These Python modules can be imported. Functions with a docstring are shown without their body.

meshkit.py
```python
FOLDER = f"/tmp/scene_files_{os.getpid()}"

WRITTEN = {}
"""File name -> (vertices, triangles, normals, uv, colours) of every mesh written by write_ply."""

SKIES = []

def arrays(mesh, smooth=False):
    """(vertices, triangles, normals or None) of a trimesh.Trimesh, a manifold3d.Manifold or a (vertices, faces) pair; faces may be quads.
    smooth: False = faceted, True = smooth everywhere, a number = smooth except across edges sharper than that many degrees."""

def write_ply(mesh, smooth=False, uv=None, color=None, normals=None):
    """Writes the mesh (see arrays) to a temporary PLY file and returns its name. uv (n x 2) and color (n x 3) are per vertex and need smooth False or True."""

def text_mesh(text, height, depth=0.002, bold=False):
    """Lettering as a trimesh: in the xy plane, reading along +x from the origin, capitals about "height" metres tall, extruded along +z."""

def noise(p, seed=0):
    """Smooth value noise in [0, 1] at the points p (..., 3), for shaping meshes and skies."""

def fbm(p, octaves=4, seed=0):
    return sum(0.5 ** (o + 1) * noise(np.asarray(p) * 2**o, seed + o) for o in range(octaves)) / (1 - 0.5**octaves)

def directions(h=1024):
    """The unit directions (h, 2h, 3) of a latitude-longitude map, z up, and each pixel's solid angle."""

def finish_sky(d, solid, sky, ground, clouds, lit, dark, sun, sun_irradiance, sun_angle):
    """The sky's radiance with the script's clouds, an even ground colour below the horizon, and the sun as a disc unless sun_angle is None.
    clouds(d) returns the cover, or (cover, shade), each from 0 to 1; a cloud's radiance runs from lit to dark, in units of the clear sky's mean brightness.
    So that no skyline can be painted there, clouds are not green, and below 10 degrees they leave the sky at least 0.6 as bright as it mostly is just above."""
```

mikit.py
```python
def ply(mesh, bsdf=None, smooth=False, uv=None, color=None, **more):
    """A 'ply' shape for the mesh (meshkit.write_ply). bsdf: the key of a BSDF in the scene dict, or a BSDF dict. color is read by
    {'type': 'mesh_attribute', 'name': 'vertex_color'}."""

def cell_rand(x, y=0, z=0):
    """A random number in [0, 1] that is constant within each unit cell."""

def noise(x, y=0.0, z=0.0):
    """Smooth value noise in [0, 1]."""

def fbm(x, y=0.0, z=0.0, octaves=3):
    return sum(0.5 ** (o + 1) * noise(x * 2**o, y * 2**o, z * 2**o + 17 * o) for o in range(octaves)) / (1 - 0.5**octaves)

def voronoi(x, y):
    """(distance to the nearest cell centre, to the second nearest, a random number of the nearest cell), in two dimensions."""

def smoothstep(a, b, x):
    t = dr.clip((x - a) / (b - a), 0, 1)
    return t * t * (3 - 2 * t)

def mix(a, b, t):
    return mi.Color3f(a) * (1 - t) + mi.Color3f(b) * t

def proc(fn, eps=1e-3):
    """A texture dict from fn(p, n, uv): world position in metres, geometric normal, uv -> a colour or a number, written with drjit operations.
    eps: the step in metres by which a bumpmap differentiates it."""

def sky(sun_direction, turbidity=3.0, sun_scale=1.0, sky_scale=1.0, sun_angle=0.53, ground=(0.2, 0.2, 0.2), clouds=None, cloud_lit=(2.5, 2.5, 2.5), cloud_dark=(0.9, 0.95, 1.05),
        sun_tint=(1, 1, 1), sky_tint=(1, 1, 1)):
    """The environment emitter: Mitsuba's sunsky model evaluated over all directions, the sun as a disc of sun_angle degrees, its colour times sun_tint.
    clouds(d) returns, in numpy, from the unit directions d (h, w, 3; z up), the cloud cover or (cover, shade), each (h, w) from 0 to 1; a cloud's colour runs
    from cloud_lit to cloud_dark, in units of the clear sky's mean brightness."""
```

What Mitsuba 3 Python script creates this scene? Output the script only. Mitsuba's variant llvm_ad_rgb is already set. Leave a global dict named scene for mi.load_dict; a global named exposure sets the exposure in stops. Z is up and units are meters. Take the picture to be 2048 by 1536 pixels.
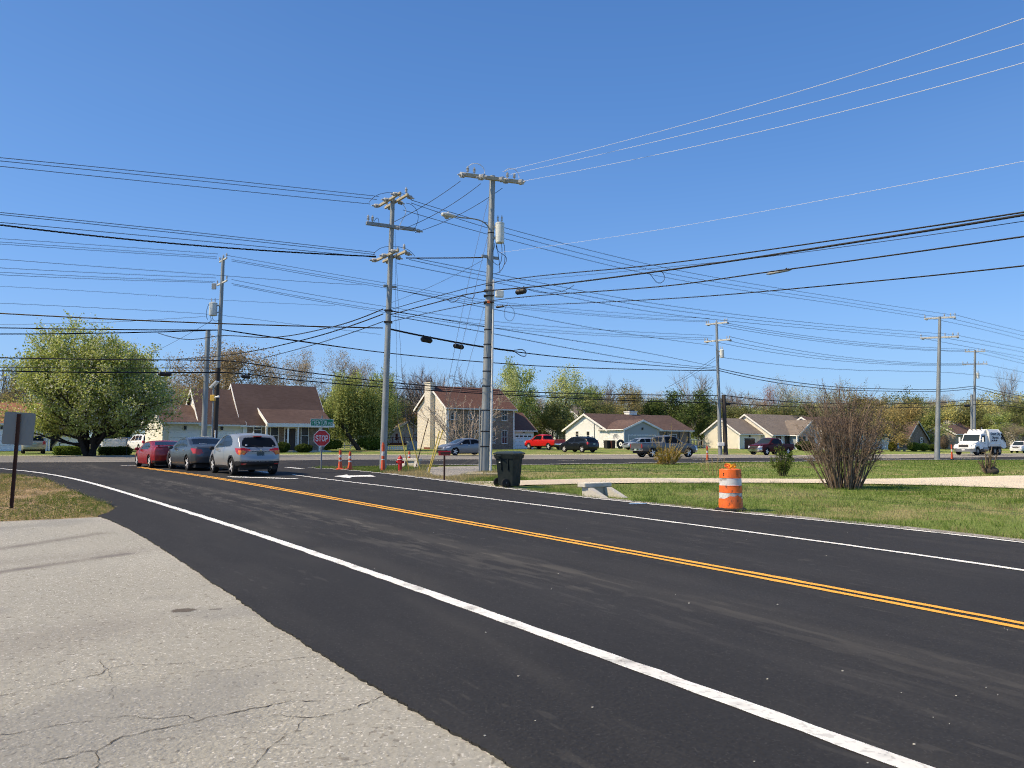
import math
import numpy as np
import trimesh
import manifold3d as m3
import shapely
from shapely.geometry import Polygon, box as sbox
from scipy.interpolate import RBFInterpolator, PchipInterpolator, UnivariateSpline, splprep, splev
from scipy.spatial import cKDTree
import drjit as dr
import mitsuba as mi
import mikit
import meshkit
from mikit import noise, fbm, smoothstep, cell_rand, voronoi, mix

T = mi.ScalarTransform4f
scene, labels = {}, {}

# ------------------------------------------------------------------ camera, sky, exposure
F, HOR, CAMH = 1538.0, 879.0, 1.65          # focal length and horizon row of the 2048 x 1536 photograph, eye height
PITCH = math.atan((HOR - 768.0) / F)
CP, SP = math.cos(PITCH), math.sin(PITCH)
scene['camera'] = {'type': 'perspective', 'fov': 2 * math.degrees(math.atan(1024 / F)), 'fov_axis': 'x',
                   'near_clip': 0.05, 'far_clip': 3000.0,
                   'to_world': T().look_at(origin=[0, 0, CAMH], target=[0, CP, CAMH + SP], up=[0, 0, 1])}
SUN_AZ, SUN_EL = (-0.94, -0.34), math.radians(46)


def thin_haze(d):
    """A thin bright veil low in the clear sky, all round."""
    e = np.arcsin(np.clip(d[..., 2], 0, 1))
    n = meshkit.fbm(d * [3, 3, 9], 3, 5)
    return np.clip(.42 * np.exp(-e / .10) * (.8 + .4 * n) + .05 * np.clip(n - .5, 0, 1), 0, 1)


scene['sky'] = mikit.sky([SUN_AZ[0] * math.cos(SUN_EL), SUN_AZ[1] * math.cos(SUN_EL), math.sin(SUN_EL)], turbidity=3.3, sky_tint=(0.76, 1.08, 1.46), sun_tint=(1.04, 1.02, .93), ground=(0.16, 0.17, 0.13),
                         clouds=thin_haze, cloud_lit=(1.7, 1.83, 1.65))
exposure = 1.75

# ------------------------------------------------------------------ helpers
def uniq(key):
    if key not in scene and key not in labels:
        return key
    k = 1
    while f'{key}_{k:03d}' in scene or f'{key}_{k:03d}' in labels:
        k += 1
    return f'{key}_{k:03d}'


def thing(name, label, cat, group=None, kind=None):
    key = uniq(name)
    labels[key] = {'label': label}
    if cat: labels[key]['category'] = cat
    if group: labels[key]['group'] = group
    if kind: labels[key]['kind'] = kind
    return key


USED = set()
def part(parent, name, mesh, mat, smooth=False, label=None, tw=None, kind=None, **kw):
    """One mesh of the scene: the thing itself (name None) or a part of it."""
    key = parent if name is None else None
    if key is None:
        base = f'{parent}__{name}'
        key, k = base, 1
        while key in scene or key in USED:
            key = f'{base}_{k:03d}'; k += 1
    USED.add(key)
    d = mesh if isinstance(mesh, dict) else mikit.ply(mesh, mat, smooth=smooth, **kw)
    if tw is not None:
        d = {**d, 'to_world': tw}
    scene[key] = d
    if label or kind:
        labels[key] = {**({'label': label} if label else {}), **({'kind': kind} if kind else {})}
    return key


def sub(parent, name):
    """A key for a part that has no mesh of its own, only sub-parts."""
    base = f'{parent}__{name}'
    key, k = base, 1
    while key in USED:
        key = f'{base}_{k:03d}'; k += 1
    USED.add(key)
    return key


def ray(px, py):
    x, v = (px - 1024.0) / F, (768.0 - py) / F
    d = np.array([x, CP - SP * v, SP + CP * v])
    return d / d[1]


def P(px, py, Y):
    """The point that far north (metres) on the line of sight through a pixel of the photograph."""
    return np.array([0, 0, CAMH]) + ray(px, py) * Y


def lin(h):
    c = np.array([int(h[i:i + 2], 16) for i in (0, 2, 4)]) / 255.0
    return np.where(c < 0.04045, c / 12.92, ((c + 0.055) / 1.055) ** 2.4)


def rgb(c):
    return {'type': 'rgb', 'value': [float(x) for x in c]}


def mat(name, c, rough=0.6, metal=0.0, coat=0.0, spec=0.5, **kw):
    b = {'type': 'principled', 'base_color': c if isinstance(c, dict) else rgb(c), 'roughness': rough, 'metallic': metal, 'specular': spec, **kw}
    if coat: b.update(clearcoat=coat, clearcoat_gloss=0.95)
    scene['bsdf_' + name] = {'type': 'twosided', 'bsdf': b}
    return 'bsdf_' + name


def bumped(name, c, fn, scale, rough=0.8, spec=0.3):
    scene['bsdf_' + name] = {'type': 'twosided', 'bsdf': {'type': 'bumpmap', 'arbitrary': mikit.proc(fn, eps=0.01), 'scale': scale,
                             'bsdf': {'type': 'principled', 'base_color': c if isinstance(c, dict) else rgb(c), 'roughness': rough, 'specular': spec}}}
    return 'bsdf_' + name


def rot2(a):
    return np.array([[math.cos(a), -math.sin(a), 0], [math.sin(a), math.cos(a), 0], [0, 0, 1.0]])


def moved(m, R=None, t=(0, 0, 0)):
    m = m.copy()
    v = np.asarray(m.vertices)
    m.vertices = (v if R is None else v @ np.asarray(R).T) + np.asarray(t, float)
    return m


def cat(ms):
    return trimesh.util.concatenate([m for m in ms if m is not None])


def tm(v, f):
    f = np.asarray(f, int)
    if f.shape[1] == 4: f = np.vstack([f[:, [0, 1, 2]], f[:, [0, 2, 3]]])
    return trimesh.Trimesh(np.asarray(v, float), f, process=False)


def bx(x0, x1, y0, y1, z0, z1, c=0.0):
    """A box, its edges chamfered by c."""
    if c <= 0:
        m = trimesh.creation.box([x1 - x0, y1 - y0, z1 - z0]); m.apply_translation([(x0 + x1) / 2, (y0 + y1) / 2, (z0 + z1) / 2]); return m
    p, lo, hi = [], np.array([x0, y0, z0]), np.array([x1, y1, z1])
    for s in np.ndindex(2, 2, 2):
        q = np.where(np.array(s) == 1, hi, lo); inw = np.where(np.array(s) == 1, -c, c)
        for k in range(3):
            r = q.copy()
            for j in range(3):
                if j != k: r[j] += inw[j]
            p.append(r)
    return trimesh.convex.convex_hull(np.array(p))


def hull(p):
    return trimesh.convex.convex_hull(np.asarray(p, float))


def prism(poly, axis, a, b):
    """A polygon extruded from a to b. axis 'x': polygon in (y, z); 'y': polygon in (x, z); 'z': polygon in (x, y)."""
    m = trimesh.creation.extrude_polygon(Polygon(poly), b - a, engine='earcut')
    v = np.array(m.vertices)
    if axis == 'x': v = np.stack([v[:, 2] + a, v[:, 0], v[:, 1]], 1)
    elif axis == 'y': v = np.stack([v[:, 0], v[:, 2] + a, v[:, 1]], 1)
    else: v = np.stack([v[:, 0], v[:, 1], v[:, 2] + a], 1)
    m = trimesh.Trimesh(v, m.faces, process=False); m.fix_normals(); return m


def lathe(prof, n=16, axis='z'):
    """A profile of (radius, height) turned about an axis."""
    prof = np.asarray(prof, float)
    a = np.arange(n) * 2 * np.pi / n
    v = np.stack([prof[:, None, 0] * np.cos(a), prof[:, None, 0] * np.sin(a), np.broadcast_to(prof[:, None, 1], (len(prof), n))], -1).reshape(-1, 3)
    f = []
    for i in range(len(prof) - 1):
        for j in range(n):
            k = (j + 1) % n
            f.append((i * n + j, i * n + k, (i + 1) * n + k, (i + 1) * n + j))
    m = tm(v, f)
    if axis == 'y': m.vertices = np.asarray(m.vertices)[:, [0, 2, 1]] * [1, -1, 1]
    if axis == 'x': m.vertices = np.asarray(m.vertices)[:, [2, 1, 0]] * [1, 1, -1]
    return m


def tubes(Pn, R, sides=4, cap=False):
    """Many polylines (N, k, 3) with radii (N, k) as tubes in one mesh."""
    Pn, R = np.asarray(Pn, float), np.asarray(R, float)
    N, k, _ = Pn.shape
    t = np.gradient(Pn, axis=1); t /= np.linalg.norm(t, axis=2, keepdims=True) + 1e-12
    ref = np.where(np.abs(t[:, :1, 2:]) < 0.9, [[[0, 0, 1.0]]], [[[1.0, 0, 0]]])
    a = np.cross(t, np.broadcast_to(ref, t.shape)); a /= np.linalg.norm(a, axis=2, keepdims=True) + 1e-12
    b = np.cross(t, a)
    an = np.arange(sides) * 2 * np.pi / sides
    v = Pn[:, :, None] + R[:, :, None, None] * (np.cos(an)[:, None] * a[:, :, None] + np.sin(an)[:, None] * b[:, :, None])
    i, j, s = np.meshgrid(np.arange(N), np.arange(k - 1), np.arange(sides), indexing='ij')
    s2 = (s + 1) % sides
    o = i * k * sides + j * sides
    q = np.stack([o + s, o + s2, o + sides + s2, o + sides + s], -1).reshape(-1, 4)
    return tm(v.reshape(-1, 3), q)


def tube(pts, r, sides=6):
    pts = np.asarray(pts, float)
    return tubes(pts[None], np.broadcast_to(r, (len(pts),))[None], sides)


def rod(a, b, r, sides=8, r2=None):
    """A closed rod from a to b."""
    a, b = np.asarray(a, float), np.asarray(b, float); d = b - a; L = np.linalg.norm(d); r2 = r if r2 is None else r2
    m = lathe([(0, 0), (r, 0), (r2, L), (0, L)], sides)
    return moved(m, trimesh.geometry.align_vectors([0, 0, 1], d / L)[:3, :3], a)


def spline(pts, n):
    pts = np.asarray(pts, float)
    tck, _ = splprep(pts.T, s=0, k=min(3, len(pts) - 1))
    return np.stack(splev(np.linspace(0, 1, n), tck), 1)


# ------------------------------------------------------------------ terrain
CTRL = [(1462, 1020, 19.0), (1020, 975, 24.0), (490, 949, 29.5), (420, 942, 33.5), (320, 936, 38), (967, 940, 35), (766, 945, 36),
        (643, 934, 36), (1872, 920, 72), (2048, 960, 31.5), (1700, 977, 26), (22, 1015, 18.7), (50, 935, 40),
        (0, 912, 58), (-500, 912, 55), (300, 912, 57), (600, 910, 60), (930, 912, 67), (1437, 908, 79), (1550, 911, 87), (1960, 908, 102), (2048, 908, 106), (2600, 908, 130),
        (330, 906, 66), (560, 902, 73), (890, 899, 94), (1030, 899, 98), (1250, 894, 108), (1480, 899, 118), (1600, 898, 125), (1860, 898, 145), (50, 908, 72)]
_c = [P(*c) for c in CTRL]
for x in (-14, -7, 0, 7, 14):
    for y in (-6, 0, 5, 10): _c.append((x, y, 0.0))
_c += [(-25, 0, 0), (25, 0, -0.1), (25, 12, -0.1), (-25, 14, 0), (-80, 0, 0), (80, 0, -.2), (-80, 40, .2), (90, 50, -.3), (-60, 110, .6), (0, 140, .8), (60, 180, .6), (120, 150, 0), (-120, 100, .6), (0, 260, 1.2), (-150, 260, 1), (150, 260, .6)]
_c = np.array(_c, float)
_rbf = RBFInterpolator(_c[:, :2], _c[:, 2], kernel='linear', smoothing=1.2)
_gx, _gy = np.arange(-170, 171, 2.0), np.arange(-12, 272, 2.0)
_XX, _YY = np.meshgrid(_gx, _gy, indexing='ij')
_Z = _rbf(np.stack([_XX.ravel(), _YY.ravel()], 1)).reshape(_XX.shape)
from scipy.ndimage import gaussian_filter, map_coordinates
_Z = gaussian_filter(_Z, 1.6)


def gz(x, y):
    x, y = np.broadcast_arrays(np.asarray(x, float), np.asarray(y, float))
    c = np.stack([np.clip((x + 170) / 2.0, 0, len(_gx) - 1.001).ravel(), np.clip((y + 12) / 2.0, 0, len(_gy) - 1.001).ravel()])
    return map_coordinates(_Z, c, order=3, mode='nearest').reshape(x.shape)


def G(px, py):
    """Where the line of sight through a pixel meets the terrain."""
    d = ray(px, py)
    ys = np.concatenate([np.arange(2.0, 40, 0.1), np.arange(40, 260, 0.25)])
    h = CAMH + d[2] * ys - gz(d[0] * ys, ys)
    i = np.nonzero(h < 0)[0]
    if not len(i):
        i = [int(np.argmin(h[:700]))]
    i = max(i[0], 1)
    a, b = h[i - 1], h[i]
    y = ys[i - 1] + (ys[i] - ys[i - 1]) * (a / (a - b) if a > 0 > b else 0)
    return np.array([d[0] * y, y, float(gz(d[0] * y, y))])


def at(px, Y):
    """The terrain point at depth Y below pixel column px."""
    x = (px - 1024.0) / F * Y * (CP + SP * 0)
    return np.array([x, Y, float(gz(x, Y))])


def drape(xy, lift):
    xy = np.asarray(xy, float)
    return np.column_stack([xy[:, 0], xy[:, 1], gz(xy[:, 0], xy[:, 1]) + lift])


def sheet(poly, lift, cell, thick=0.0):
    """A polygon laid over the terrain, cut into cells, with a skirt of that thickness."""
    x0, y0, x1, y1 = poly.bounds
    V, Fc = [], []
    n = 0
    shapely.prepare(poly)
    for x in np.arange(math.floor(x0 / cell) * cell, x1, cell):
        for y in np.arange(math.floor(y0 / cell) * cell, y1, cell):
            c = sbox(x, y, x + cell, y + cell)
            if not poly.intersects(c): continue
            g = c if poly.contains(c) else poly.intersection(c)
            for q in getattr(g, 'geoms', [g]):
                if q.geom_type != 'Polygon' or q.area < 1e-6: continue
                v, f = trimesh.creation.triangulate_polygon(q, engine='earcut')
                V.append(v); Fc.append(np.asarray(f) + n); n += len(v)
    V, Fc = np.vstack(V), np.vstack(Fc)
    v3 = drape(V, lift)
    nrm = np.cross(v3[Fc[:, 1]] - v3[Fc[:, 0]], v3[Fc[:, 2]] - v3[Fc[:, 0]])
    Fc[nrm[:, 2] < 0] = Fc[nrm[:, 2] < 0][:, ::-1]
    m = trimesh.Trimesh(v3, Fc, process=False); m.merge_vertices(digits_vertex=4)
    if thick:
        r = np.array(shapely.segmentize(poly.exterior, cell).coords)
        top, low = drape(r, lift), drape(r, lift - thick)
        k = len(r); i = np.arange(k - 1)
        m = cat([m, tm(np.vstack([top, low]), np.stack([i, i + k, i + k + 1, i + 1], 1))])
    return m


def world_line(pix, n=120, ext0=0, ext1=0, deg=None):
    """Pixels of a line on the ground -> a smooth line of ground points, run on straight by ext metres at its ends.
    deg: the line is a polynomial of that degree in the plan, fitted to the points, the near ones weighing most."""
    if deg is None:
        w = spline(np.array([G(*p)[:2] for p in pix]), n)
    else:
        q = np.array([p for a, b in zip(pix[:-1], pix[1:]) for p in np.linspace(a, b, 4, endpoint=False)] + [pix[-1]]) if deg < 0 else np.array(pix, float)
        g = np.array([G(*p)[:2] for p in q])
        s, t = (g[:, 1] - g[:, 0]) / math.sqrt(2), (g[:, 0] + g[:, 1]) / math.sqrt(2)
        m = s.mean(); c = np.polyfit((s - m) / 10, t, abs(deg), w=1 / g[:, 1] ** 1.5)
        u = np.linspace(s[0], s[-1], n); v = np.polyval(c, (u - m) / 10)
        w = np.stack([(v - u) / math.sqrt(2), (u + v) / math.sqrt(2)], 1)
    if ext0: d = w[0] - w[3]; w = np.vstack([w[0] + d / np.linalg.norm(d) * np.linspace(ext0, ext0 / 12, 12)[:, None], w])
    if ext1: d = w[-1] - w[-4]; w = np.vstack([w, w[-1] + d / np.linalg.norm(d) * np.linspace(ext1 / 12, ext1, 12)[:, None]])
    return w


def offset(w, d):
    t = np.gradient(w, axis=0); t /= np.linalg.norm(t, axis=1, keepdims=True)
    return w + np.stack([-t[:, 1], t[:, 0]], 1) * np.asarray(d).reshape(-1, 1)


def stripe(w, width, lift, rng=None, rag=0.006):
    s = np.concatenate([[0], np.cumsum(np.linalg.norm(np.diff(w, axis=0), axis=1))])
    k = max(int(s[-1] / 0.25), 4)
    w = np.stack([np.interp(np.linspace(0, s[-1], k), s, w[:, i]) for i in (0, 1)], 1)
    j = np.zeros((2, k)) if rng is None else rng.normal(0, rag, (2, k))
    a, b = drape(offset(w, width / 2 + j[0]), lift), drape(offset(w, -width / 2 + j[1]), lift)
    i = np.arange(k - 1)
    return tm(np.vstack([a, b]), np.stack([i + k, i + k + 1, i + 1, i], 1))


def between(wa, wb, nu, nv, lift):
    """A strip between two lines, laid over the terrain."""
    def res(w):
        s = np.concatenate([[0], np.cumsum(np.linalg.norm(np.diff(w, axis=0), axis=1))])
        return np.stack([np.interp(np.linspace(0, s[-1], nu), s, w[:, i]) for i in (0, 1)], 1)
    a, b = res(wa), res(wb)
    t = np.linspace(0, 1, nv)
    xy = (a[:, None] * (1 - t[None, :, None]) + b[:, None] * t[None, :, None])
    v = drape(xy.reshape(-1, 2), lift)
    i, j = np.meshgrid(np.arange(nu - 1), np.arange(nv - 1), indexing='ij')
    o = i * nv + j
    f = np.stack([o, o + 1, o + nv + 1, o + nv], -1).reshape(-1, 4)
    m = tm(v, f)
    if m.face_normals[:, 2].mean() < 0: m.invert()
    return m
# ------------------------------------------------------------------ ground materials
R0 = np.random.default_rng(7)


def f_asphalt(p, n, uv):
    # uv: metres along the road, metres from its middle line
    g = fbm(p.x * 55, p.y * 55, 0, 2)
    spk = smoothstep(0.80, 0.93, noise(p.x * 70, p.y * 70, 3))
    w = fbm(p.x * .5, p.y * .5, 1, 3)
    v = uv.y + 0.25 * (fbm(uv.x * .25, 3.3, 0, 2) - .5)
    scuff = smoothstep(.50, .75, fbm(uv.x * 1.6, uv.y * 9, 5, 3))
    dust = dr.exp(-dr.square((v + 1.75) / .22)) * (.35 + .65 * scuff) + .55 * dr.exp(-dr.square((v + 2.35) / .5)) * scuff + .28 * dr.exp(-dr.square((v + 3.55) / .25)) * smoothstep(.4, .7, noise(uv.x * .4, 2)) \
        + .20 * dr.exp(-dr.square((v + 5.2 - .12 * (uv.x - 9)) / .10)) * smoothstep(.35, .6, noise(uv.x * .7, 8)) + .16 * dr.exp(-dr.square((v - 2.0) / .4)) * scuff
    dust = dust * (.45 + .55 * smoothstep(.25, .55, noise(uv.x * .16, 4.4)))
    flake = smoothstep(.70, .86, fbm(uv.x * 3.5, uv.y * 14, 11, 2)) * smoothstep(.42, .62, fbm(uv.x * .35, uv.y * .8, 12, 2))
    grime = .25 * smoothstep(.45, .75, fbm(uv.x * .5, uv.y * 3, 9, 3))
    c = mix((.0155, .0155, .0160), (.029, .0290, .0290), g * .65 + w * .45)
    # paler wheel paths polished by traffic
    wp = sum(dr.exp(-dr.square((uv.y - q) / .38)) for q in (-1.05, -2.75, 1.0, 2.7))
    c = c * (1 + .22 * wp * fbm(uv.x * .3, uv.y * 2, 6, 2))
    c = mix(c, (.100, .094, .081), dr.clip(dust * .75 + grime * .25 + .20 * flake, 0, 1))
    return mix(c, (.13, .125, .115), spk * .12)


scene['bsdf_asphalt'] = {'type': 'twosided', 'bsdf': {'type': 'bumpmap', 'arbitrary': mikit.proc(lambda p, n, uv: fbm(p.x * 60, p.y * 60, 0, 2), eps=.004), 'scale': .006,
                         'bsdf': {'type': 'principled', 'base_color': mikit.proc(f_asphalt), 'roughness': .82, 'specular': .35}}}


def f_oldroad(p, n, uv):
    w = fbm(p.x * .35, p.y * .35, 1, 3)
    g = fbm(p.x * 14, p.y * 14, 0, 2)
    return mix((.135, .128, .115), (.21, .20, .178), w * .7 + g * .3)


mat('oldroad', mikit.proc(f_oldroad), .9, spec=.2)

def _crack(pix):
    w = np.array([G(*p)[:2] for p in pix])
    out = []
    for a, b in zip(w[:-1], w[1:]):
        out.append((float(a[0]), float(a[1]), float(b[0]), float(b[1])))
    return out


CRACKS = [([(-60, 1400), (20, 1389), (110, 1369), (190, 1353), (215, 1340), (265, 1331), (310, 1331), (385, 1327)], .008),
          ([(412, 1343), (460, 1340), (530, 1326), (610, 1315), (655, 1310)], .007),
          ([(215, 1340), (197, 1324)], .005),
          ([(-40, 1478), (40, 1466), (120, 1450), (210, 1440), (260, 1434), (330, 1437), (372, 1432), (390, 1438)], .008),
          ([(195, 1500), (240, 1476), (310, 1458), (400, 1436), (500, 1418), (570, 1405), (640, 1402)], .011),
          ([(540, 1430), (615, 1435), (680, 1420), (745, 1401), (775, 1391)], .009),
          ([(195, 1536), (205, 1505), (195, 1500), (150, 1512), (80, 1530)], .009),
          ([(615, 1435), (590, 1460), (560, 1475), (500, 1540)], .005), ([(700, 1536), (750, 1522)], .006), ([(-40, 1508), (10, 1500), (60, 1490)], .006),
          ([(60, 1240), (95, 1230), (125, 1226)], .004), ([(215, 1340), (230, 1370), (220, 1400)], .003), ([(-10, 1250), (40, 1245)], .003)]


def f_pave(p, n, uv):
    g = fbm(p.x * 75, p.y * 75, 0, 2)
    st = noise(p.x * 62, p.y * 62, 9)
    st2 = noise(p.x * 40, p.y * 40, 21)
    w = fbm(p.x * .45, p.y * .45, 2, 3)
    c = mix((.243, .234, .194), (.368, .356, .303), g * .6 + w * .5)
    c = c * (.86 + .30 * fbm(p.x * 34, p.y * 34, 6, 3))
    c = mix(c, (.60, .58, .52), smoothstep(.80, .93, st) * .7)
    c = mix(c, (.12, .105, .085), smoothstep(.80, .93, st2) * .55)
    c = mix(c, (.19, .190, .18), .42 * smoothstep(.52, .72, fbm(p.x * .8 + 9, p.y * .8, 4, 3)))
    # tyre marks left by turning cars on the far side
    for (x0, y0, x1, y1, wd, k) in MARKS:
        t = dr.clip(((p.x - x0) * (x1 - x0) + (p.y - y0) * (y1 - y0)) / ((x1 - x0) ** 2 + (y1 - y0) ** 2), 0, 1)
        d = dr.sqrt(dr.square(p.x - x0 - t * (x1 - x0)) + dr.square(p.y - y0 - t * (y1 - y0)))
        c = mix(c, (.12, .105, .098), k * dr.exp(-dr.square(d / wd)) * (.45 + .75 * fbm(p.x * 1.2, p.y * 3, 2, 2)))
    # a small oil spot
    d = dr.sqrt(dr.square((p.x - OIL[0]) / .135) + dr.square((p.y - OIL[1]) / .10)) + .5 * (fbm(p.x * 16, p.y * 16, 3, 2) - .5)
    c = mix(c, (.07, .055, .042), .8 * (1 - smoothstep(.7, 1.1, d)))
    d = dr.sqrt(dr.square((p.x - OIL[0] - .3) / .09) + dr.square((p.y - OIL[1] - .06) / .035)) + .7 * (fbm(p.x * 22, p.y * 22, 3, 2) - .5)
    c = mix(c, (.08, .062, .05), .6 * (1 - smoothstep(.6, 1.1, d)))
    return c


OIL = [float(v) for v in G(365, 1221)[:2]]
MARKS = []
for a, b, wd, k in (((0, 1098), (205, 1066), .16, .62), ((0, 1144), (250, 1108), .14, .75), ((0, 1125), (280, 1100), .3, .25), ((20, 1290), (230, 1250), .5, .25)):
    a, b = G(*a), G(*b); MARKS.append((float(a[0]), float(a[1]), float(b[0]), float(b[1]), wd, k))
scene['bsdf_pavement'] = {'type': 'twosided', 'bsdf': {'type': 'bumpmap', 'arbitrary': mikit.proc(lambda p, n, uv: fbm(p.x * 60, p.y * 60, 0, 2), eps=.004), 'scale': .006,
                          'bsdf': {'type': 'principled', 'base_color': mikit.proc(f_pave), 'roughness': .9, 'specular': .25}}}


def f_lawn(p, n, uv):
    w = fbm(p.x * .22, p.y * .22, 3, 3)
    m = fbm(p.x * 1.5, p.y * 1.5, 5, 3)
    g = fbm(p.x * 14, p.y * 14, 8, 2)
    c = mix((.078, .118, .028), (.150, .195, .055), m * .7 + g * .4)
    return mix(c, (.22, .185, .095), .75 * smoothstep(.50, .68, w * .6 + m * .4) + .15 * g)


mat('lawn', mikit.proc(f_lawn), .95, spec=.1)


def f_gravel(p, n, uv):
    d1, d2, r = voronoi(p.x * 22, p.y * 22)
    return mix((.10, .095, .085), mix((.22, .21, .19), (.36, .34, .31), r), smoothstep(.0, .35, d2 - d1))


mat('gravel', mikit.proc(f_gravel), .95, spec=.1)


def f_concrete(p, n, uv):
    w = fbm(p.x * .7, p.y * .7, p.z * .7, 3)
    g = fbm(p.x * 20, p.y * 20, p.z * 20, 2)
    return mix((.36, .315, .24), (.50, .445, .355), w * .6 + g * .4)


mat('concrete', mikit.proc(f_concrete), .9, spec=.2)
mat('cement', (.50, .48, .42), .9, spec=.2)
mat('white_paint', mikit.proc(lambda p, n, uv: mix((.36, .36, .33), (.72, .72, .67), smoothstep(.05, .45, fbm(p.x * 5, p.y * 5, 0, 3)) - .45 * smoothstep(.66, .85, noise(p.x * 46, p.y * 46)))), .7)
mat('yellow_paint', mikit.proc(lambda p, n, uv: mix((.42, .20, .03), (.75, .36, .045), smoothstep(.0, .3, fbm(p.x * 5, p.y * 5, 0, 3)) - .4 * smoothstep(.72, .9, noise(p.x * 40, p.y * 40)))), .7)
# colours that come with the mesh (leaves, bark, grass: each piece its own tone)
VC = {'type': 'mesh_attribute', 'name': 'vertex_color'}
scene['bsdf_leaf'] = {'type': 'principledthin', 'base_color': VC, 'roughness': .6, 'diff_trans': 1.0, 'spec_trans': 0.0}
scene['bsdf_tone'] = {'type': 'twosided', 'bsdf': {'type': 'principled', 'base_color': VC, 'roughness': .9, 'specular': .15}}
scene['bsdf_grassblade'] = {'type': 'principledthin', 'base_color': VC, 'roughness': .7, 'diff_trans': .6, 'spec_trans': 0.0}


def toned(m, c, rng=None, var=.12, per=None):
    """Vertex colours: one tone with small variation."""
    n = len(m.vertices)
    col = np.tile(np.asarray(c, float), (n, 1))
    if rng is not None: col = col * (1 + rng.normal(0, var, (n, 1)))
    return np.clip(col, .002, 1)


# ------------------------------------------------------------------ ground, roads, pavement
xs = np.concatenate([-np.geomspace(900, 62, 22), np.arange(-60, 60.1, 1.0), np.geomspace(62, 900, 22)])
ys = np.concatenate([-np.geomspace(500, 14, 12), np.arange(-12, 110.1, 1.0), np.geomspace(112, 1500, 30)])
XX, YY = np.meshgrid(xs, ys, indexing='ij')
i, j = np.meshgrid(np.arange(len(xs) - 1), np.arange(len(ys) - 1), indexing='ij')
o = i * len(ys) + j
ground = tm(drape(np.stack([XX.ravel(), YY.ravel()], 1), -.03), np.stack([o, o + len(ys), o + len(ys) + 1, o + 1], -1).reshape(-1, 4))
labels['ground'] = {'label': 'grassy ground', 'kind': 'structure'}
part('ground', None, ground, 'bsdf_lawn', smooth=True)

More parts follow.
